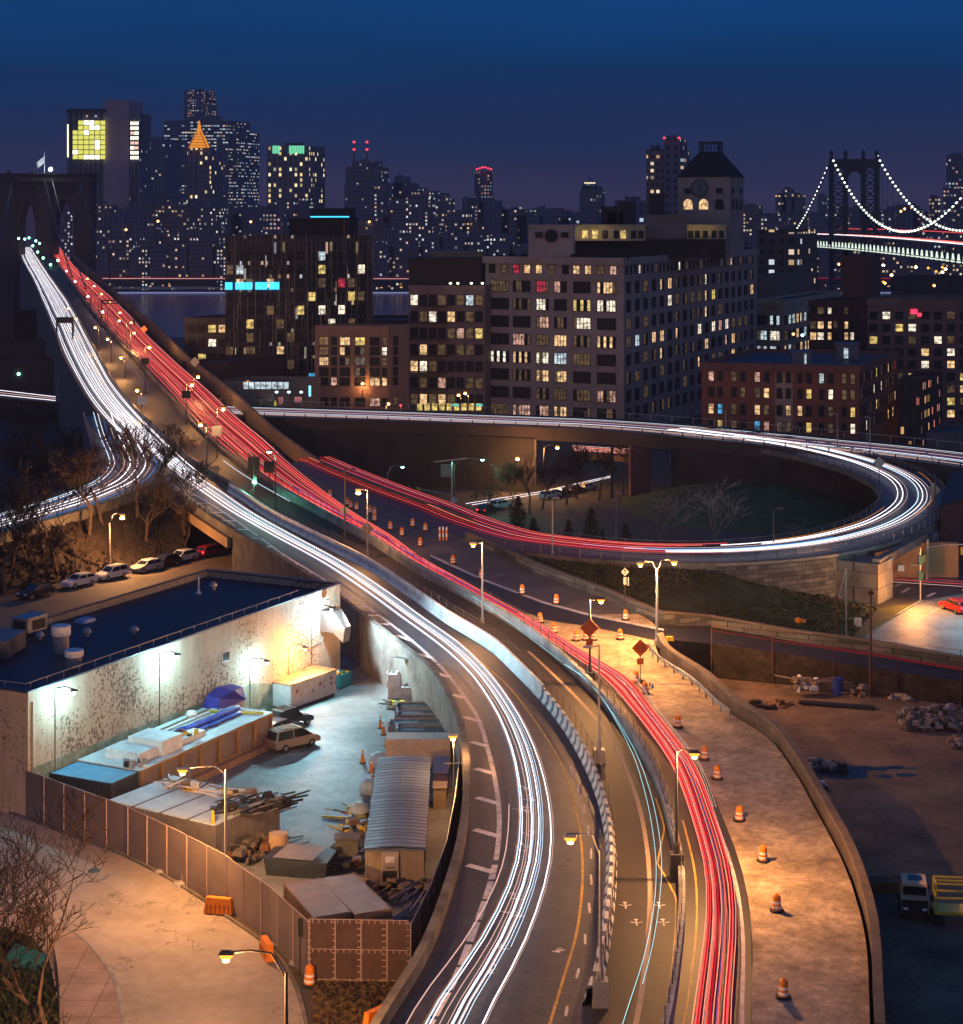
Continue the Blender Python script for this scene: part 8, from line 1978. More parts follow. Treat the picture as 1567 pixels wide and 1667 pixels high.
for y in range(700, 1140, 9):
 z = dz_(y)
 if m0 is None: m = MB(); m.box((0, 0, -5.6), (.5, 3.2, 2.6), 0, 0, .5); m.box((.5, 0, -6.6), (1.5, 4.8, .5)); m0 = m.build('truss_light', TG, dk, local=True); o = m0
 else: o = m0.copy(); COL.objects.link(o)
 o.location = Vector((195.2, y, z))-dk.location
for k, (dx, mt) in enumerate(((2, TW1), (5, TP1), (9, TR2), (12, TRD), (26, TR1))):
 trail([p+Vector((dx, 0, 1.0+(3 if k > 3 else 0))) for p in AL], .34, mt, ('white headlight trail on the suspension bridge deck', 'pink trail on the suspension bridge deck', 'hot red trail on the suspension bridge deck', 'deep red trail on the suspension bridge deck', 'thin red trail on the far side of the suspension bridge deck')[k], 'trails on the suspension bridge deck')
pr = thing('bridge_pier', 'pale masonry pier of the suspension bridge at the right edge', 'bridge pier', Vector((200, 735, -10))); m = MB(); m.box((209, 735, -10), (24, 10, 33)); m.build('wall', mat('pier_stone', (.06, .055, .055), .9, .3, .2), pr)
for pts in (cabN, cabF):
 for p in pts[::2]:
  if p.z > dz_(p.y)+1: m = MB(); m.bar(p, Vector((p.x, p.y, dz_(p.y))), .14); m.build('suspender', BLS, dk)
# ================================================================ Manhattan side
NB = (.045, .042, .062); PB = (.085, .068, .085)
LC = [(.85, .95, 1), (1, .9, .75), (1, .75, .5), (.8, .9, 1), (1, .8, .6), (.7, .85, 1)]
CT = {
 'project': city('far_project', (.17, .13, .15), 2.6, 3.0, .22, [(1, .74, .5), (.85, .9, 1), (1, .85, .7), (.8, .9, 1)], .95, .5, .5, ani=(1, .12)),
 'office': city('far_office', (.11, .125, .18), 3.4, 3.9, .30, LC, .75, .8, .33, ani=(.12, 1)),
 'dim': city('far_dim', (.15, .13, .16), 3.0, 3.6, .12, [(1, .7, .45), (1, .85, .7), (.8, .9, 1)], .7, .5, .45, ani=(.3, .8)),
 'dark': city('far_dark', (.12, .12, .17), 4, 4, .03, LC, .6, .5, .5),
 'warm': city('far_warm', (.17, .13, .13), 2.8, 3.4, .20, [(1, .6, .3), (1, .7, .45), (1, .85, .6)], .9, .55, .45, ani=(.12, 1)),
 'busy': city('far_busy', (.13, .12, .16), 3.2, 3.6, .34, [(1, .7, .4), (1, .85, .7), (.7, .9, 1), (1, .45, .35)], .7, .5, .42),
 'gold': city('far_gold', (.18, .15, .15), 5.0, 5.0, .20, [(1, .75, .35), (1, .68, .3), (1, .85, .5)], 1.5, .42, .6, ani=(1, .15))}
for k in CT.values(): pass
def tower(x0, x1, yt, D, style, label, depth=30, name='skyscraper', group=None, zb=-19, mt=None):
 a, b = atD(x0, yt, D), atD(x1, yt, D); th = thing(name, label, 'building', Vector(((a.x+b.x)/2, D, zb)), 0, group)
 m = MB(); m.prism([(a.x, D), (b.x, D), (b.x+depth*.3, D+depth), (a.x+depth*.3, D+depth)], zb, a.z); m.build('wall', mt or CT[style], th)
 m = MB(); w = b.x-a.x; m.box(((a.x+b.x)/2+w*.1, D+depth*.4, a.z+.01), (w*.45, depth*.4, max(2, w*.08))); m.build('roof_plant', mt or CT['dark'], th)
 return th
# Telephone slab tower
D = 1690; t = tower(108, 168, 181, D, 'dark', 'broad slab tower with a big yellow lit panel left of its blank core', 40)
core = roofbox('core', '', 168, 210, 163, 470, D-2, 44, mat('core_stone', (.34, .24, .27), .9, .2, .05), zb=-19, parent=t)
roofbox('right_wing', '', 210, 226, 184, 470, D, 40, CT['dark'], zb=-19, parent=t)
roofbox('left_cap', '', 107, 172, 177, 183, D-4, 44, mat('cap_dark', (.03, .03, .04), .8, .2, .1), parent=t)
m = MB()
for px in list(range(112, 168, 8)): m.box(atD(px, 470, D-3), (1.2, 3, atD(px, 184, D).z-atD(px, 470, D).z))
for px in (213, 219, 225): m.box(atD(px, 470, D-3), (1.0, 3, atD(px, 188, D).z-atD(px, 470, D).z))
m.build('fin', mat('fin_stone', (.20, .17, .19), .9, .2, .1), t)
YP = emit('yellow_panel', (.85, .82, .16), 1.1, False); YP2 = emit('white_panel', (1, .98, .72), 3, False)
r_ = random.Random(8)
for i, px in enumerate(range(118, 171, 9)):
 for j, py in enumerate(range(196, 257, 8)):
  p = atD(px+4, py+7, D-5.5); m = MB(); m.box(p, (4.3, .5, 3.7)); 
  if i == 0 and j < 2: continue
  m.build('lit_panel', YP2 if (i in (3, 4) and r_.random() < .5) or r_.random() < .12 else YP, t)
PKP = emit('pink_panel', (1, .62, .5), 1.2, False)
for px in (212, 219):
 for j, py in enumerate(range(197, 257, 8)): p = atD(px+3, py+6, D-5.5); m = MB(); m.box(p, (3.2, .5, 2.6)); m.build('lit_panel', YP2 if r_.random() < .6 else PKP, t)
p0 = atD(110, 200, D-5)
m = MB(); m.box(atD(110, 256, D-5), (.8, .5, 30)); m.build('edge_light', YP2, t)
# others
tower(234, 268, 226, 2000, 'dark', 'dark blue ribbed tower just right of the slab tower', 40)
tower(266, 372, 196, 2150, 'office', 'wide dark office tower behind the gold roofed tower', 60)
tower(372, 387, 214, 2160, 'office', 'narrow right shoulder of the wide office tower', 60)
tower(300, 333, 168, 2600, 'busy', 'slender glass tower under construction lit from top to bottom', 40)
tower(299, 333, 147, 2598, 'busy', 'brightly lit crown of the slender tower under construction', 36)
D = 1900; gt = tower(303, 343, 263, D, 'gold', 'pale wedding cake tower with a glowing gold pyramid roof', 30)
roofbox('shoulder', '', 305, 341, 240, 264, D+2, 22, CT['gold'], parent=gt)
GOLD = emit('gold_glow', (1.0, .33, .03), 1.0, False)
zb_, za_ = atD(0, 241, D).z, atD(0, 209, D).z; xa, xb = atD(306, 0, D).x, atD(338, 0, D).x; xc = (xa+xb)/2; hw = (xb-xa)/2
m = MB(); m.add([(xc-hw, D-2, zb_), (xc+hw, D-2, zb_), (xc+hw, D+18, zb_), (xc-hw, D+18, zb_), (xc-hw*.16, D+7, za_), (xc+hw*.16, D+7, za_), (xc+hw*.16, D+10, za_), (xc-hw*.16, D+10, za_)], [(0, 1, 5, 4), (1, 2, 6, 5), (2, 3, 7, 6), (3, 0, 4, 7), (4, 5, 6, 7)])
pyr = m.build('pyramid_roof', GOLD, gt)
m = MB(); m.lathe((xc, D+8, za_), [(1.8, 0), (1.8, 3.5), (1.1, 4), (1.1, 6.5), (.1, 9)], 8); m.build('cupola', GOLD, pyr)
m = MB()
for k in range(6): 
 for sgn_ in (-1, 1): m.bar((xc+sgn_*hw*(1-k/7), D-2.3+k*1.2, zb_+(za_-zb_)*k/7), (xc+sgn_*hw*(1-(k+1)/7)*.9, D-2.3+(k+1)*1.2, zb_+(za_-zb_)*(k+1)/7), .5)
 m.bar((xc-hw*(1-k/7), D-2.4+k*1.25, zb_+(za_-zb_)*k/7), (xc+hw*(1-k/7), D-2.4+k*1.25, zb_+(za_-zb_)*k/7), .45)
m.build('rib', mat('gold_rib', (.25, .10, .02), .6, .2, 1), pyr)
D = 1750; gr = tower(434, 503, 237, D, 'gold', 'square tan tower with two green lit panels at its top', 40)
for x0, x1 in ((443, 455), (470, 495)):
 p = atD((x0+x1)/2, 251, D-1); m = MB(); n = max(2, int((x1-x0)/4))
 for k in range(n): m.box(atD(x0+(x1-x0)*(k+.5)/n, 250, D-1), ((x1-x0)*D/F/n*.85, .4, 7.5))
 m.build('green_panel', emit('green_panel', (.22, .9, .5), .95, False), gr)
D = 1700
for x0, x1, yt, lb in ((560, 625, 300, 'wide stepped lower stage of the twin mast tower'), (562, 617, 272, 'middle stage of the twin mast tower'), (572, 606, 262, 'upper stage of the twin mast tower')):
 tw_ = tower(x0, x1, yt, D+(300-yt)*.3, 'dim', lb, 26)
for x in (576, 597):
 a = atD(x, 262, D+20); b = atD(x, 233, D+20); th = thing('radio_mast', ('left' if x < 590 else 'right')+' red tipped mast on the stepped tower', 'mast', a); m = MB(); m.tube([a, b], [.9, .25], 5); m.build('mast', DARKM, th)
 for y in (233, 245): p = atD(x, y, D+19); m = MB(); m.lathe(p, [(.3, 0), (1.4, .9), (.3, 2)], 7); m.build('beacon', REDB, th)
for x0, x1, yt, lb, st in ((629, 664, 318, 'dark broad base of the crowned stone tower', 'dim'), (636, 660, 297, 'dark crowned stone tower shaft', 'dark'), (641, 655, 287, 'small crown of the stone tower', 'dark'), (664, 683, 305, 'domed slim tower with a lit band', 'busy'), (684, 720, 314, 'low broad tower right of the domed one', 'dim'), (752, 762, 322, 'thin dark tower with red beacons left of the curved tower', 'dark')):
 tower(x0, x1, yt, 1900, st, lb, 24)
p = atD(674, 305, 1895); m = MB(); m.lathe(p, [(5.4, 0), (5.0, 2.5), (3.2, 4.6), (.3, 6)], 10); tag(m.build('roof_dome', CT['dark']), 'small dome on the slim skyline tower', 'dome')
def cyl_tower(px, r_px, yt, D, label, crown=None):
 p = atD(px, yt, D); r = r_px*D/F; th = thing('round_tower', label, 'building', Vector((p.x, D+r, -19))); m = MB(); m.lathe((p.x, D+r, -19), [(r, 0), (r, p.z+19)], 10); m.build('wall', CT['busy'] if crown is None else CT['dim'], th); return th, p, r
th, p, r = cyl_tower(787, 15, 278, 1900, 'rippling round topped tower with red lights alone on the skyline')
for k in range(6): q = atD(776+k*4.6, 277-abs(k-2.5)*-1.5-4, 1898); m = MB(); m.lathe(q, [(.3, 0), (1.1, .8), (.3, 1.6)], 6); m.build('beacon', REDB, th)
tower(943, 977, 310, 1800, 'dim', 'small tower with a lit dome at the centre of the skyline', 20); tower(946, 974, 303, 1802, 'dark', 'upper stage of the small domed tower', 18)
p = atD(960, 303, 1800); th = thing('lit_dome', 'pale lit dome on the small central tower', 'dome', p); m = MB(); m.lathe(p, [(7.5, 0), (7.2, 1.2), (5.8, 3.6), (2.5, 5.8), (.4, 9)], 12); m.build('dome', CT['dark'], th)
m = MB()
for k in range(7): m.box(atD(952+k*2.6, 299, 1791), (1.0, .6, 1.4))
m.build('light_ring', emit('dome_lights', (1, .85, .55), 1.6, False), th)
tower(1052, 1080, 243, 900, 'warm', 'left half of the dark tower beside the clock tower', 16, zb=-22); t = tower(1080, 1107, 226, 899, 'dark', 'taller centre of the dark tower beside the clock tower', 18, zb=-22); tower(1096, 1113, 243, 900, 'busy', 'right half of the dark tower beside the clock tower', 16, zb=-22)
for x in (1081, 1105): m = MB(); m.lathe(atD(x, 226, 898), [(.2, 0), (.6, .4), (.2, .9)], 6); tag(m.build('roof_beacon', REDB), ('left' if x < 1090 else 'right')+' red beacon on the dark tower by the clock tower', 'beacon')
cyl_t = tower(1540, 1580, 252, 1700, 'busy', 'bluish tower hung with tiny white lights at the right edge', 30); tower(1534, 1580, 305, 1698, 'busy', 'broad lower stage of the bluish tower at the right edge', 30)
for a in ((1262, 1280, 318, 'warm', 'left of the three hazy slabs behind the left suspension cable'), (1272, 1292, 308, 'dim', 'middle and tallest hazy slab behind the left suspension cable'), (1288, 1307, 317, 'warm', 'right hazy slab behind the left suspension cable'), (1330, 1345, 318, 'dim', 'narrow hazy slab left of the steel tower'), (1512, 1530, 321, 'warm', 'orange lit low block between cables at the right')): tower(a[0], a[1], a[2], 1650, a[3], a[4], 16)
tower(1000, 1052, 326, 1000, 'dark', 'dark flat block in front of the skyline left of the dark tower', 20, zb=-22)
# shore housing slabs (projects)
for x0, x1, yt, lb in ((150, 172, 374, 'housing slab right of the stone tower on the far shore'), (173, 196, 372, 'housing slab second from the stone tower on the far shore'), (222, 262, 372, 'housing slab below the paired orange lamps'), (264, 300, 378, 'housing slab under the gold roofed tower'), (302, 356, 372, 'broad housing slab left of the glass block'), (340, 372, 384, 'housing slab behind the left edge of the glass block'), (612, 640, 372, 'housing slab seen right of the glass block'), (640, 700, 322, 'tall dark slab with lit columns behind the brown apartments'), (197, 222, 388, 'low housing slab between two taller ones')):
 tower(x0, x1, yt, 1475+(x0 % 7)*6, 'project', lb, 14, 'housing_slab')
for x0, x1, yt, st, lb in ((86, 122, 322, 'project', 'lit slab framed by the right arch of the stone tower'), (28, 62, 338, 'dark', 'pale slab framed by the left arch of the stone tower'), (225, 300, 334, 'warm', 'low wide block with lit strip below the dark ribbed tower'), (302, 360, 340, 'project', 'block at the foot of the gold roofed tower')):
 tower(x0, x1, yt, 1600, st, lb, 18, mt=MC['core_stone'] if x0 == 28 else None)
r_ = random.Random(6)
for i in range(16):
 px = r_.uniform(1425, 1560); h = atD(px, r_.uniform(425, 470), 1150); th = thing('street_lamp', 'x', 'street lamp', h, 0, 'orange lamps beyond the bridge pier'); m = MB(); m.lathe((0, 0, 0), [(.3, 0), (1.0, .7), (.3, 1.5)], 7); m.build('bulb', HOT if i % 3 else SODIUM, th, local=True)
# filler behind: low blocks along the skyline
r_ = random.Random(77); x = 140.0; k = 0; LOWB = []
while x < 1560:
 w = r_.uniform(16, 44); D = r_.choice((1500, 1560, 1640, 1740)); yt = {1500: 352, 1560: 344, 1640: 336, 1740: 330}[D]+r_.uniform(-8, 14)
 if 790 < x < 1050 or x > 1210: yt += 6
 tower(x, x+w, yt, D, r_.choice(('dim', 'warm', 'dim', 'busy', 'dark', 'dark')), 'low lit block in the crowded strip below the skyline towers', 14, 'city_block', 'low blocks crowding the far shore'); x += w*.62; k += 1
x = 150.0
while x < 1500:
 w = r_.uniform(26, 60); yt = r_.uniform(376, 408); tower(x, x+w, yt, 1466, r_.choice(('dim', 'warm', 'project')), 'low lit block right behind the far waterfront', 8, 'city_block', 'low blocks along the far waterfront'); x += w*.9
# elevated waterfront road, lit strip
m = MB(); m.box((0, 1461, -19), (2400, 6, .5)); m.box((-100, 1460, -11.2), (2000, 8, 1.6))
for k in range(60): m.box((-1000+k*33, 1460, -19), (1.5, 2, 8))
tag(m.build('waterfront_viaduct', mat('far_viaduct', (.05, .04, .05), .9, .2, .1)), 'long low elevated road along the far waterfront', 'viaduct')
trail([Vector((-330, 1455, -8.6)), Vector((-60, 1455, -8.9)), Vector((900, 1455, -8.9))], .45, TRD, 'thin red trail on the far waterfront road', None)
trail([Vector((-330, 1455, -9.0)), Vector((100, 1455, -9.3))], .4, TP1, 'thin pink trail on the far waterfront road', None)
m = MB()
for k in range(34): m.box((-303+k*3.2, 1454.5, -17.4), (2.7, .3, 1.9))
tag(m.build('shed_lights', emit('shed_white', (.75, .85, 1), 1.3, False)), 'bright white lit pier shed strip beside the stone tower', 'pier shed', kind='stuff')
m = MB()
for k in range(150):
 xx = -310+k*8.2+r_.uniform(-2, 2); m.box((xx, 1455, -17.5+r_.uniform(0, 3)), (r_.uniform(.6, 2), .3, r_.uniform(.5, 1.1)))
tag(m.build('shore_lights', emit('shore_amber', (1, .5, .2), 1.0, False)), 'sprinkle of amber lights under the far waterfront road', 'lights', kind='stuff')
m = MB(); m.box((0, 1454.6, -20.7), (1900, .5, 1.0)); tag(m.build('seawall_glow', emit('glowing_seawall', (.45, .50, 1), .5, True)), 'pale self glowing line of the far sea wall at the waterline', 'sea wall')  # wall emits by itself, its lit look is put into the material
# ================================================================ wooded slope, trees
SA, SB = offset(SLP, 5.2), offset(SLP, -5.2)
snear, sfar = (SA, SB) if sum(p.y for p in SA) < sum(p.y for p in SB) else (SB, SA)
LITTER = mat('leaf_litter', (0.034, 0.022, 0.016), 1.0, 0.6, 0.6, 0.9, col2=(0.022, 0.014, 0.011))
wlx = thing('slip_road_wall', 'dark low wall along the slip road curving to the left edge', 'wall', SLP[len(SLP)//2])
m = MB(); m.wall(snear, .35, .7, 0, [p.z-1.2 for p in snear]); m.build('near_wall', CONC_D, wlx)
m = MB(); m.wall(sfar, .35, .7, 0, [gz(p.y)-.5 for p in sfar]); m.build('far_wall', CONC_D, wlx)
fence_thing('railing', 'thin dark railing on the near wall of the slip road', [p+Vector((0, 0, .7)) for p in snear], .7, DARKM, 2.6, (1.0, .5), .03)
idx = [i for i, p in enumerate(snear) if pxof(p)[1] > 775 or pxof(p)[0] < 205]
tp = [snear[i]-Vector((0, 0, .5)) for i in idx]
tp = sorted(tp, key=lambda p: pxof(p)[0])
tp += [road(262, 790, -.6), road(300, 820, -2.5)]
bt_ = []
for p in tp:
 x = pxof(p)[0]; bt_.append(at(x, 985-(x+60)*.235 if x < 330 else 895, 0.03))
m = MB(); n = 5
r_ = random.Random(3); rowsW = []
for k in range(n+1):
 rowsW.append([p.lerp(q, k/n)+Vector((0, 0, (r_.uniform(-.35, .35) if 0 < k < n else 0))) for p, q in zip(tp, bt_)])
for a, b2 in zip(rowsW, rowsW[1:]): m.ribbon(a, b2)
struct(m.build('wooded_slope_ground', LITTER))
# street in front of it with the parked cars
m = MB(); m.poly([at(-60, 988, .014), at(60, 975, .014), at(330, 903, .014), at(380, 893, .014), at(420, 905, .014), at(300, 1010, .014), at(-60, 1090, .014)]); struct(m.build('parking_street_road', mat('worn_street', (0.13, 0.10, 0.075), .8, .35, .3, .2)))
def bare_tree(name, seed, H, spread, levels, kids, mtr, mcr, r0=.22, twig=.03, lean=0.0, trunk=.28, up=.35, wig=.22):
 r = random.Random(seed); mt_, mc_ = MB(), MB()
 def grow(p, d, L, rad, lev):
  n = 3; pts = [p]; rs = [rad]
  for i in range(n):
   d = (d+Vector((r.uniform(-1, 1), r.uniform(-1, 1), r.uniform(-.5, .7)))*wig).normalized()
   pts.append(pts[-1]+d*L/n); rs.append(max(twig, rad*(1-.5*(i+1)/n)))
  (mt_ if lev <= 1 else mc_).tube(pts, rs, 6 if lev == 0 else (4 if lev < 3 else 3), 0, lev < 2)
  if lev >= levels: return
  k = kids if lev else kids+1
  for i in range(k):
   t = r.uniform(.35, 1.0) if lev else r.uniform(.55, 1.0)
   if i == 0: t = 1.0
   j = min(n-1, int(t*n)); q = pts[j].lerp(pts[j+1], t*n-j) if t < 1 else pts[-1]
   an = r.uniform(0, 2*math.pi); s = spread*r.uniform(.6, 1.2)
   nd = (d*.8+Vector((math.cos(an)*s, math.sin(an)*s, up*r.uniform(.2, 1)))).normalized()
   grow(q, nd, L*r.uniform(.62, .85), max(twig, rs[-1]*.85 if i == 0 else rs[-1]*.7), lev+1)
 grow(Vector((0, 0, 0)), Vector((lean, 0, 1)).normalized(), H*trunk, r0, 0)
 th = thing(name, 'x', 'tree', (0, 0, 0))
 mt_.build('trunk', mtr, th, local=True); mc_.build('crown', mcr, th, local=True)
 return th
TWIGM = mat('twig_brown', (0.050, 0.032, 0.025), .95, .4, 2.0)
protos = [bare_tree('bare_tree', 40+i, 12.5, .75, 5, 3, BARK, TWIGM, .24, .035) for i in range(4)]
for p_ in protos: p_['_u'] = 0
def place(pr, loc, sc, rot, label, group=None):
 if pr['_u'] == 0: o = pr; pr['_u'] = 1
 else: o = copy_tree(pr)
 o.location = loc; o.rotation_euler = (0, 0, rot); o.scale = (sc, sc, sc*(.9+.2*((rot*7) % 1))); o['label'] = label
 if group: o['group'] = group
 elif 'group' in o: del o['group']
 return o
r_ = random.Random(15); k = 0
GRV = 'bare trees in the dark grove at the left'
for py, xs_ in ((728, (15, 60, 110)), (755, (-5, 40, 85, 135, 170)), (785, (10, 58, 105, 150)), (815, (-10, 32, 75, 118))):
 for x in xs_:
  q = ground(x+r_.uniform(-10, 10), py+r_.uniform(-8, 8)+26)
  place(protos[k % 4], q, r_.uniform(.85, 1.25), r_.uniform(0, 6), 'bare tree in the dark grove beyond the slip road at the left edge', GRV); k += 1
def slope_pt(px, t):
 i = min(range(len(tp)), key=lambda i: abs(pxof(tp[i])[0]-px)); return tp[i].lerp(bt_[i], t)
for px, t, sc, lb in ((22, .5, 1.1, 'bare tree on the slope at the far left above the parked cars'), (88, .75, 1.45, 'tall forked bare tree on the slope left of the orange street lamp'), (140, .35, 1.1, 'bare tree on the slope just left of the orange street lamp'), (165, .2, 1.15, 'bare tree against the slip road trails above the lamp'), (222, .3, 1.3, 'bare tree right of the orange lamp on the wooded slope'), (240, .7, .9, 'small bare tree behind the silver parked car'), (262, .15, 1.1, 'bare tree at the tip where the slip road leaves the bridge'), (292, .4, .95, 'bare tree beside the overpass on the wooded slope'), (305, .8, .7, 'thin young tree beside the overpass wall'), (50, .95, .9, 'bare tree by the black car at the street'), (5, .95, 1.1, 'bare tree at the left edge by the street')):
 place(protos[k % 4], slope_pt(px, t)-Vector((0, 0, .2)), sc, r_.uniform(0, 6), lb); k += 1
for px, py, sc, lb in ((300, 760, .62, 'dark bushy bare tree between the two bridge roads'), (322, 790, .45, 'low bare tree between the bridge roads by the orange lamp'), (275, 735, .6, 'bare tree between the bridge roads where the walkway drops')):
 q = road(px, py, -1.0); place(protos[k % 4], q, sc, r_.uniform(0, 6), lb); k += 1
for px, py, sc, lb in ((862, 838, .95, 'bare tree lit orange left of the tall pole in the street'), (882, 830, 1.0, 'bare tree just right of the white parked car'), (922, 822, 1.05, 'bare tree under the orange lamp by the pier'), (938, 812, 1.0, 'bare tree in front of the lower deck opening, left'), (975, 815, .95, 'bare tree in front of the lower deck opening, right'), (1013, 806, 1.1, 'bare tree nearest the reddish expressway pier'), (830, 842, .85, 'bare tree behind the black car with tail lights'), (790, 850, .6, 'small bare tree at the street corner by the signals')):
 place(protos[k % 4], ground(px, py), sc, r_.uniform(0, 6), lb); k += 1
pale = bare_tree('bare_tree', 91, 8.5, .95, 4, 3, BARK_P, BARK_P, .14, .03, trunk=.42, up=.2); pale['_u'] = 0
for px, py, sc, lb in ((1167, 897, 1.1, 'pale bare tree standing alone in the dark loop'), (1071, 886, .9, 'pale thin bare tree in the loop left of the lone one'), (1293, 889, .55, 'small pale sapling in the loop right of the unlit lamp'), (944, 878, .7, 'pale sapling left of the thin white pole in the loop')):
 place(pale, ground(px, py+14), sc, r_.uniform(0, 6), lb)
# evergreens
def conifer(seed, H, R):
 r = random.Random(seed); th = thing('evergreen_tree', 'x', 'tree'); m = MB(); m.tube([(0, 0, 0), (0, 0, H*.95)], [.16, .03], 6); m.build('trunk', BARK, th, local=True)
 m = MB()
 for i in range(900):
  z = r.random()**.8; rr = R*(1-z)**.8*r.uniform(.3, 1.05); an = r.uniform(0, 6.28)*1.0; c = Vector((math.cos(an)*rr, math.sin(an)*rr, .4+z*H*.95-rr*.2))
  d = Vector((math.cos(an), math.sin(an), r.uniform(-.5, .2))).normalized()*r.uniform(.3, .6); s = Vector((-d.y, d.x, r.uniform(-.2, .2)))*r.uniform(.3, .6)
  m.add([c-s*.5, c+d, c+s*.5, c-d*.3+Vector((0, 0, .12))], [(0, 1, 2, 3)])
 m.build('crown', mat('evergreen_needles', (.018, .030, .014), .9, .5, 1.5), th, local=True); th['_u'] = 0; return th
con = conifer(5, 6.5, 2.2)
for px, py, sc, lb in ((1275, 800, .95, 'dark evergreen on the green mound inside the loop'), (1203, 803, .85, 'dark evergreen at the left of the green mound'), (843, 886, 1.1, 'dark evergreen at the near edge of the loop lawn, leftmost'), (868, 892, .9, 'dark evergreen second along the near edge of the loop lawn'), (962, 896, 1.0, 'dark evergreen by the thin white pole'), (1018, 900, .8, 'low dark evergreen right of the thin white pole'), (925, 893, .75, 'low dark evergreen between the two groups in the loop'), (980, 902, .7, 'low dark evergreen at the loop guard rail')):
 q = ground(px, py+(6 if py < 850 else 20)); q.z += 3.2 if py < 850 else 0; place(con, q, sc, r_.uniform(0, 6), lb)
# big near trees, lower left
big = bare_tree('bare_tree', 7, 17, .85, 6, 3, BARK, mat('near_twigs', (0.036, .022, .017), .95, .4, 3.0), .26, .017, wig=.17, lean=.1, trunk=.26, up=.30); big['_u'] = 0
big2 = bare_tree('bare_tree', 12, 12, 1.0, 6, 3, BARK, MC['near_twigs'], .2, .017, wig=.17, lean=.15, trunk=.22, up=.2); big2['_u'] = 0
place(big, Vector((-23.0, 97, 0)), 1.1, .6, 'large bare tree spreading fine twigs over the lower left street')
place(big2, Vector((-22.0, 86, 0)), 1.1, 2.2, 'second bare tree with orange lit twigs in the bottom left corner')
place(big, Vector((-31, 104, 0)), .95, 3.4, 'bare tree at the left edge in front of the pale end wall')
# fence round the planted corner
FQ = [at(-60, 1482, .1), at(50, 1523, .1), at(80, 1558, .1), at(95, 1640, .1), at(96, 1800, .1)]
fence_thing('iron_fence', 'dark iron fence round the planted corner at the bottom left', smooth(FQ, 4), 1.5, DARKM, .9, (1.0, .1), .025)
m = MB(); r2 = random.Random(4)
for i in range(1600):
 px, py = r2.uniform(-50, 92), r2.uniform(1520, 1700)
 if px > 50+(py-1525)*.5 and py < 1600: continue
 c = at(px, py, .05); d = Vector((r2.uniform(-1, 1), r2.uniform(-1, 1), r2.uniform(.3, 1.2)))*.35; s = Vector((-d.y, d.x, .1)).normalized()*.12
 m.add([c-s, c+s, c+d+s*.6, c+d-s*.6], [(0, 1, 2, 3)])
tag(m.build('ground_plants_foliage', mat('low_plants', (.030, .045, .016), 1, .5, .8)), 'low green plants inside the iron fenced corner', 'plants', kind='stuff')
c = at(32, 1572, .1); m = MB(); m.add([c+Vector((-1.2, 0, .0)), c+Vector((1.4, -.9, 0)), c+Vector((1.7, .3, .5)), c+Vector((-.6, 1.2, .9))], [(0, 1, 2, 3)]); tag(m.build('green_sheet', mat('green_cloth', (.04, .22, .15), .7, .3, 1)), 'green sheet lying behind the iron fence', 'sheet')
# rough grass tufts on bank, soil, verge
def tufts(name, label, corners, n, mt, seed, h=.35, zf=None):
 r = random.Random(seed); m = MB()
 for i in range(n):
  a, b2 = r.random(), r.random()
  if len(corners) == 2: A_, B_ = corners; k = r.randrange(len(A_)-1); p = (A_[k]*(1-a)+A_[k+1]*a)*(1-b2)+(B_[k]*(1-a)+B_[k+1]*a)*b2
  else: p = (corners[0]*(1-a)+corners[1]*a)*(1-b2)+(corners[3]*(1-a)+corners[2]*a)*b2
  an = r.uniform(0, 3.14); s = Vector((math.cos(an), math.sin(an), 0))*r.uniform(.08, .25); u = Vector((r.uniform(-.15, .15), r.uniform(-.15, .15), h*r.uniform(.4, 1.2)))
  m.add([p-s, p+s, p+s*.7+u, p-s*.7+u], [(0, 1, 2, 3)])
 tag(m.build(name, mt), label, 'grass', kind='stuff')
tufts('bank_grass', 'rough tufted grass on the bank under the stone retaining wall', (top[:7], bot[:7]), 7000, mat('tuft_grass', (.05, .052, .018), 1, .6, 1.0), 1, .22)
tufts('soil_weeds', 'scattered weeds and litter on the bare soil by the fence gate', [at(510, 1600, .02), at(650, 1600, .02), at(620, 1690, .02), at(510, 1690, .02)], 700, mat('dry_weeds', (.10, .065, .03), 1, .6, 1.0), 2, .16)
tufts('slope_brush', 'brown brush covering the wooded slope above the parked cars', (tp, bt_), 1200, mat('brush_brown', (.03, .02, .014), 1, .6, 1.0), 3, .5)
tufts('lot_rubble', 'dark scattered rubble in the unlit lot below the outbound lanes', [ground(560, 770), ground(680, 770), ground(680, 840), ground(580, 830)], 300, mat('rubble_dark', (.08, .07, .06), 1, .6, 1.0), 4, .6)
# ---------------------------------------------------------------- haze over the river and the far city
hm, t, b = nodes('haze_air'); t.nodes.remove(b)
pv = t.nodes.new('ShaderNodeVolumePrincipled'); pv.inputs['Color'].default_value = (.80, .82, .95, 1); pv.inputs['Density'].default_value = 0.0001; pv.inputs['Anisotropy'].default_value = 0.0
t.links.new(pv.outputs[0], t.nodes['Material Output'].inputs['Volume'])
m = MB(); m.box((0, 1340, -26), (3400, 2760, 242)); hz = m.build('haze', hm); hz['kind'] = 'stuff'
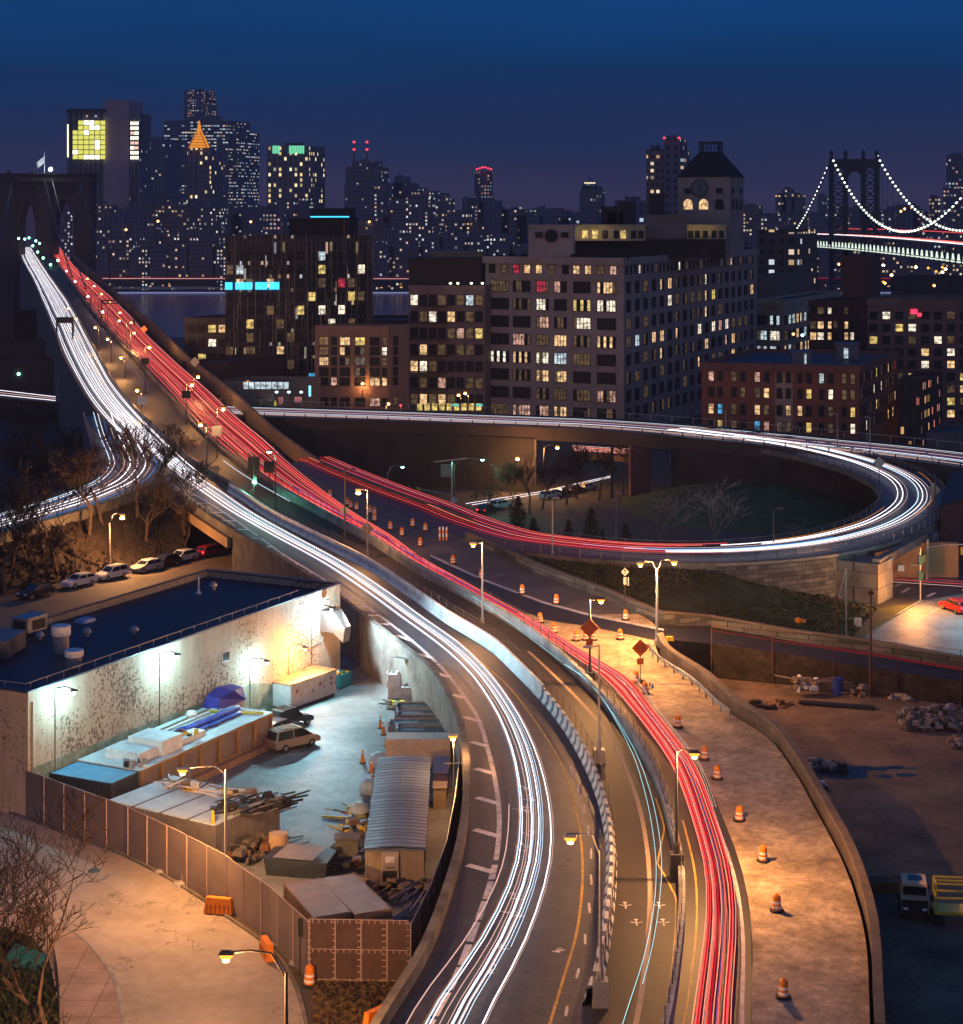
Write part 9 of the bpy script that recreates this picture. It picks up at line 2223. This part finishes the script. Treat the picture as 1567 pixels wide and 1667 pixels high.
# each repeat gets a label of its own
def ordn(n): return str(n)+('th' if 10 <= n % 100 <= 20 else {1: 'st', 2: 'nd', 3: 'rd'}.get(n % 10, 'th'))
MN = {'trail_white': 'white', 'trail_bluish': 'bluish', 'trail_pinkish': 'pink', 'trail_red': 'red', 'trail_hot_red': 'hot red', 'trail_deep_red': 'deep red', 'trail_magenta': 'magenta', 'trail_violet': 'violet', 'trail_amber': 'amber', 'trail_blue': 'blue', 'trail_cyan': 'cyan'}
def members(g): return [o for o in bpy.data.objects if o.get('group') == g and o.get('category')]
def firstx(o):
 v = o.data.vertices[len(o.data.vertices)//2].co+o.location; return HX+v.x*F/v.y
for g, where in ((G1, 'across the inbound lanes'), (G2, 'across the upper bridge approach'), (G3, 'across the left slip road'), (G4, 'across the outbound lanes'), (G5, 'across the upper outbound lanes'), (G6, 'across the loop ramp bend'), (G7, 'of those leading onto the loop'), (G8, 'across the elevated expressway'), ('magenta trails where the lanes divide', 'where the red lanes divide'), ('trails on the lower deck', 'on the lower deck'), ('trails at the far left edge', 'at the far left edge road'), ('trails crossing under the loop ramp', 'crossing under the loop ramp'), ('trails on the tree lined street', 'along the tree lined street'), ('pale streaks below the diamond sign', 'below the orange diamond sign'), ('cyan trails on the cycle path', 'on the cycle path')):
 for i, o in enumerate(sorted(members(g), key=firstx)): o['label'] = '%s light trail, %s from the left %s' % (MN.get(o.data.materials[0].name, 'pale'), ordn(i+1), where)
MARKS = [(170, 'slab tower'), (322, 'gold roofed tower'), (468, 'green topped tower'), (592, 'twin mast tower'), (690, 'domed slim tower'), (787, 'round topped tower'), (960, 'small domed tower'), (1080, 'dark tower by the clock'), (1158, 'clock tower'), (1285, 'three hazy slabs'), (1390, 'steel bridge tower'), (1560, 'bluish right edge tower')]
cnt = {}
for g, rowname in (('low blocks crowding the far shore', 'upper'), ('low blocks along the far waterfront', 'waterfront')):
 for o in sorted(members(g), key=lambda o: pxof(o.location)[0]):
  px = pxof(o.location)[0]; mk = min(MARKS, key=lambda q: abs(q[0]-px))[1]; k_ = (rowname, mk); cnt[k_] = cnt.get(k_, 0)+1
  o['label'] = 'low %s row block, %s from the left below the %s' % (rowname, ordn(cnt[k_]), mk)
for i, o in enumerate(sorted(members('bare trees in the dark grove at the left'), key=lambda o: pxof(o.location)[1])):
 o['label'] = 'bare tree in the dark left grove, %s counted from the back row forward' % ordn(i+1)
for g, w in (('terrace lamps', 'small greenish terrace lamp on the brown apartments, %s from the left'), ('teal awnings', 'small teal lit awning below the brown apartments, %s from the left'), ('orange lamps beyond the bridge pier', 'small orange lamp beyond the steel bridge, %s from the left'), ('canopy lamps', 'cool lamp under the filling station canopy, %s from the left')):
 for i, o in enumerate(sorted(members(g), key=lambda o: o.location.x/o.location.y)): o['label'] = w % ordn(i+1)
for o in bpy.data.objects:
 for k_ in ('_u', '_nw'):
  if k_ in o: del o[k_]
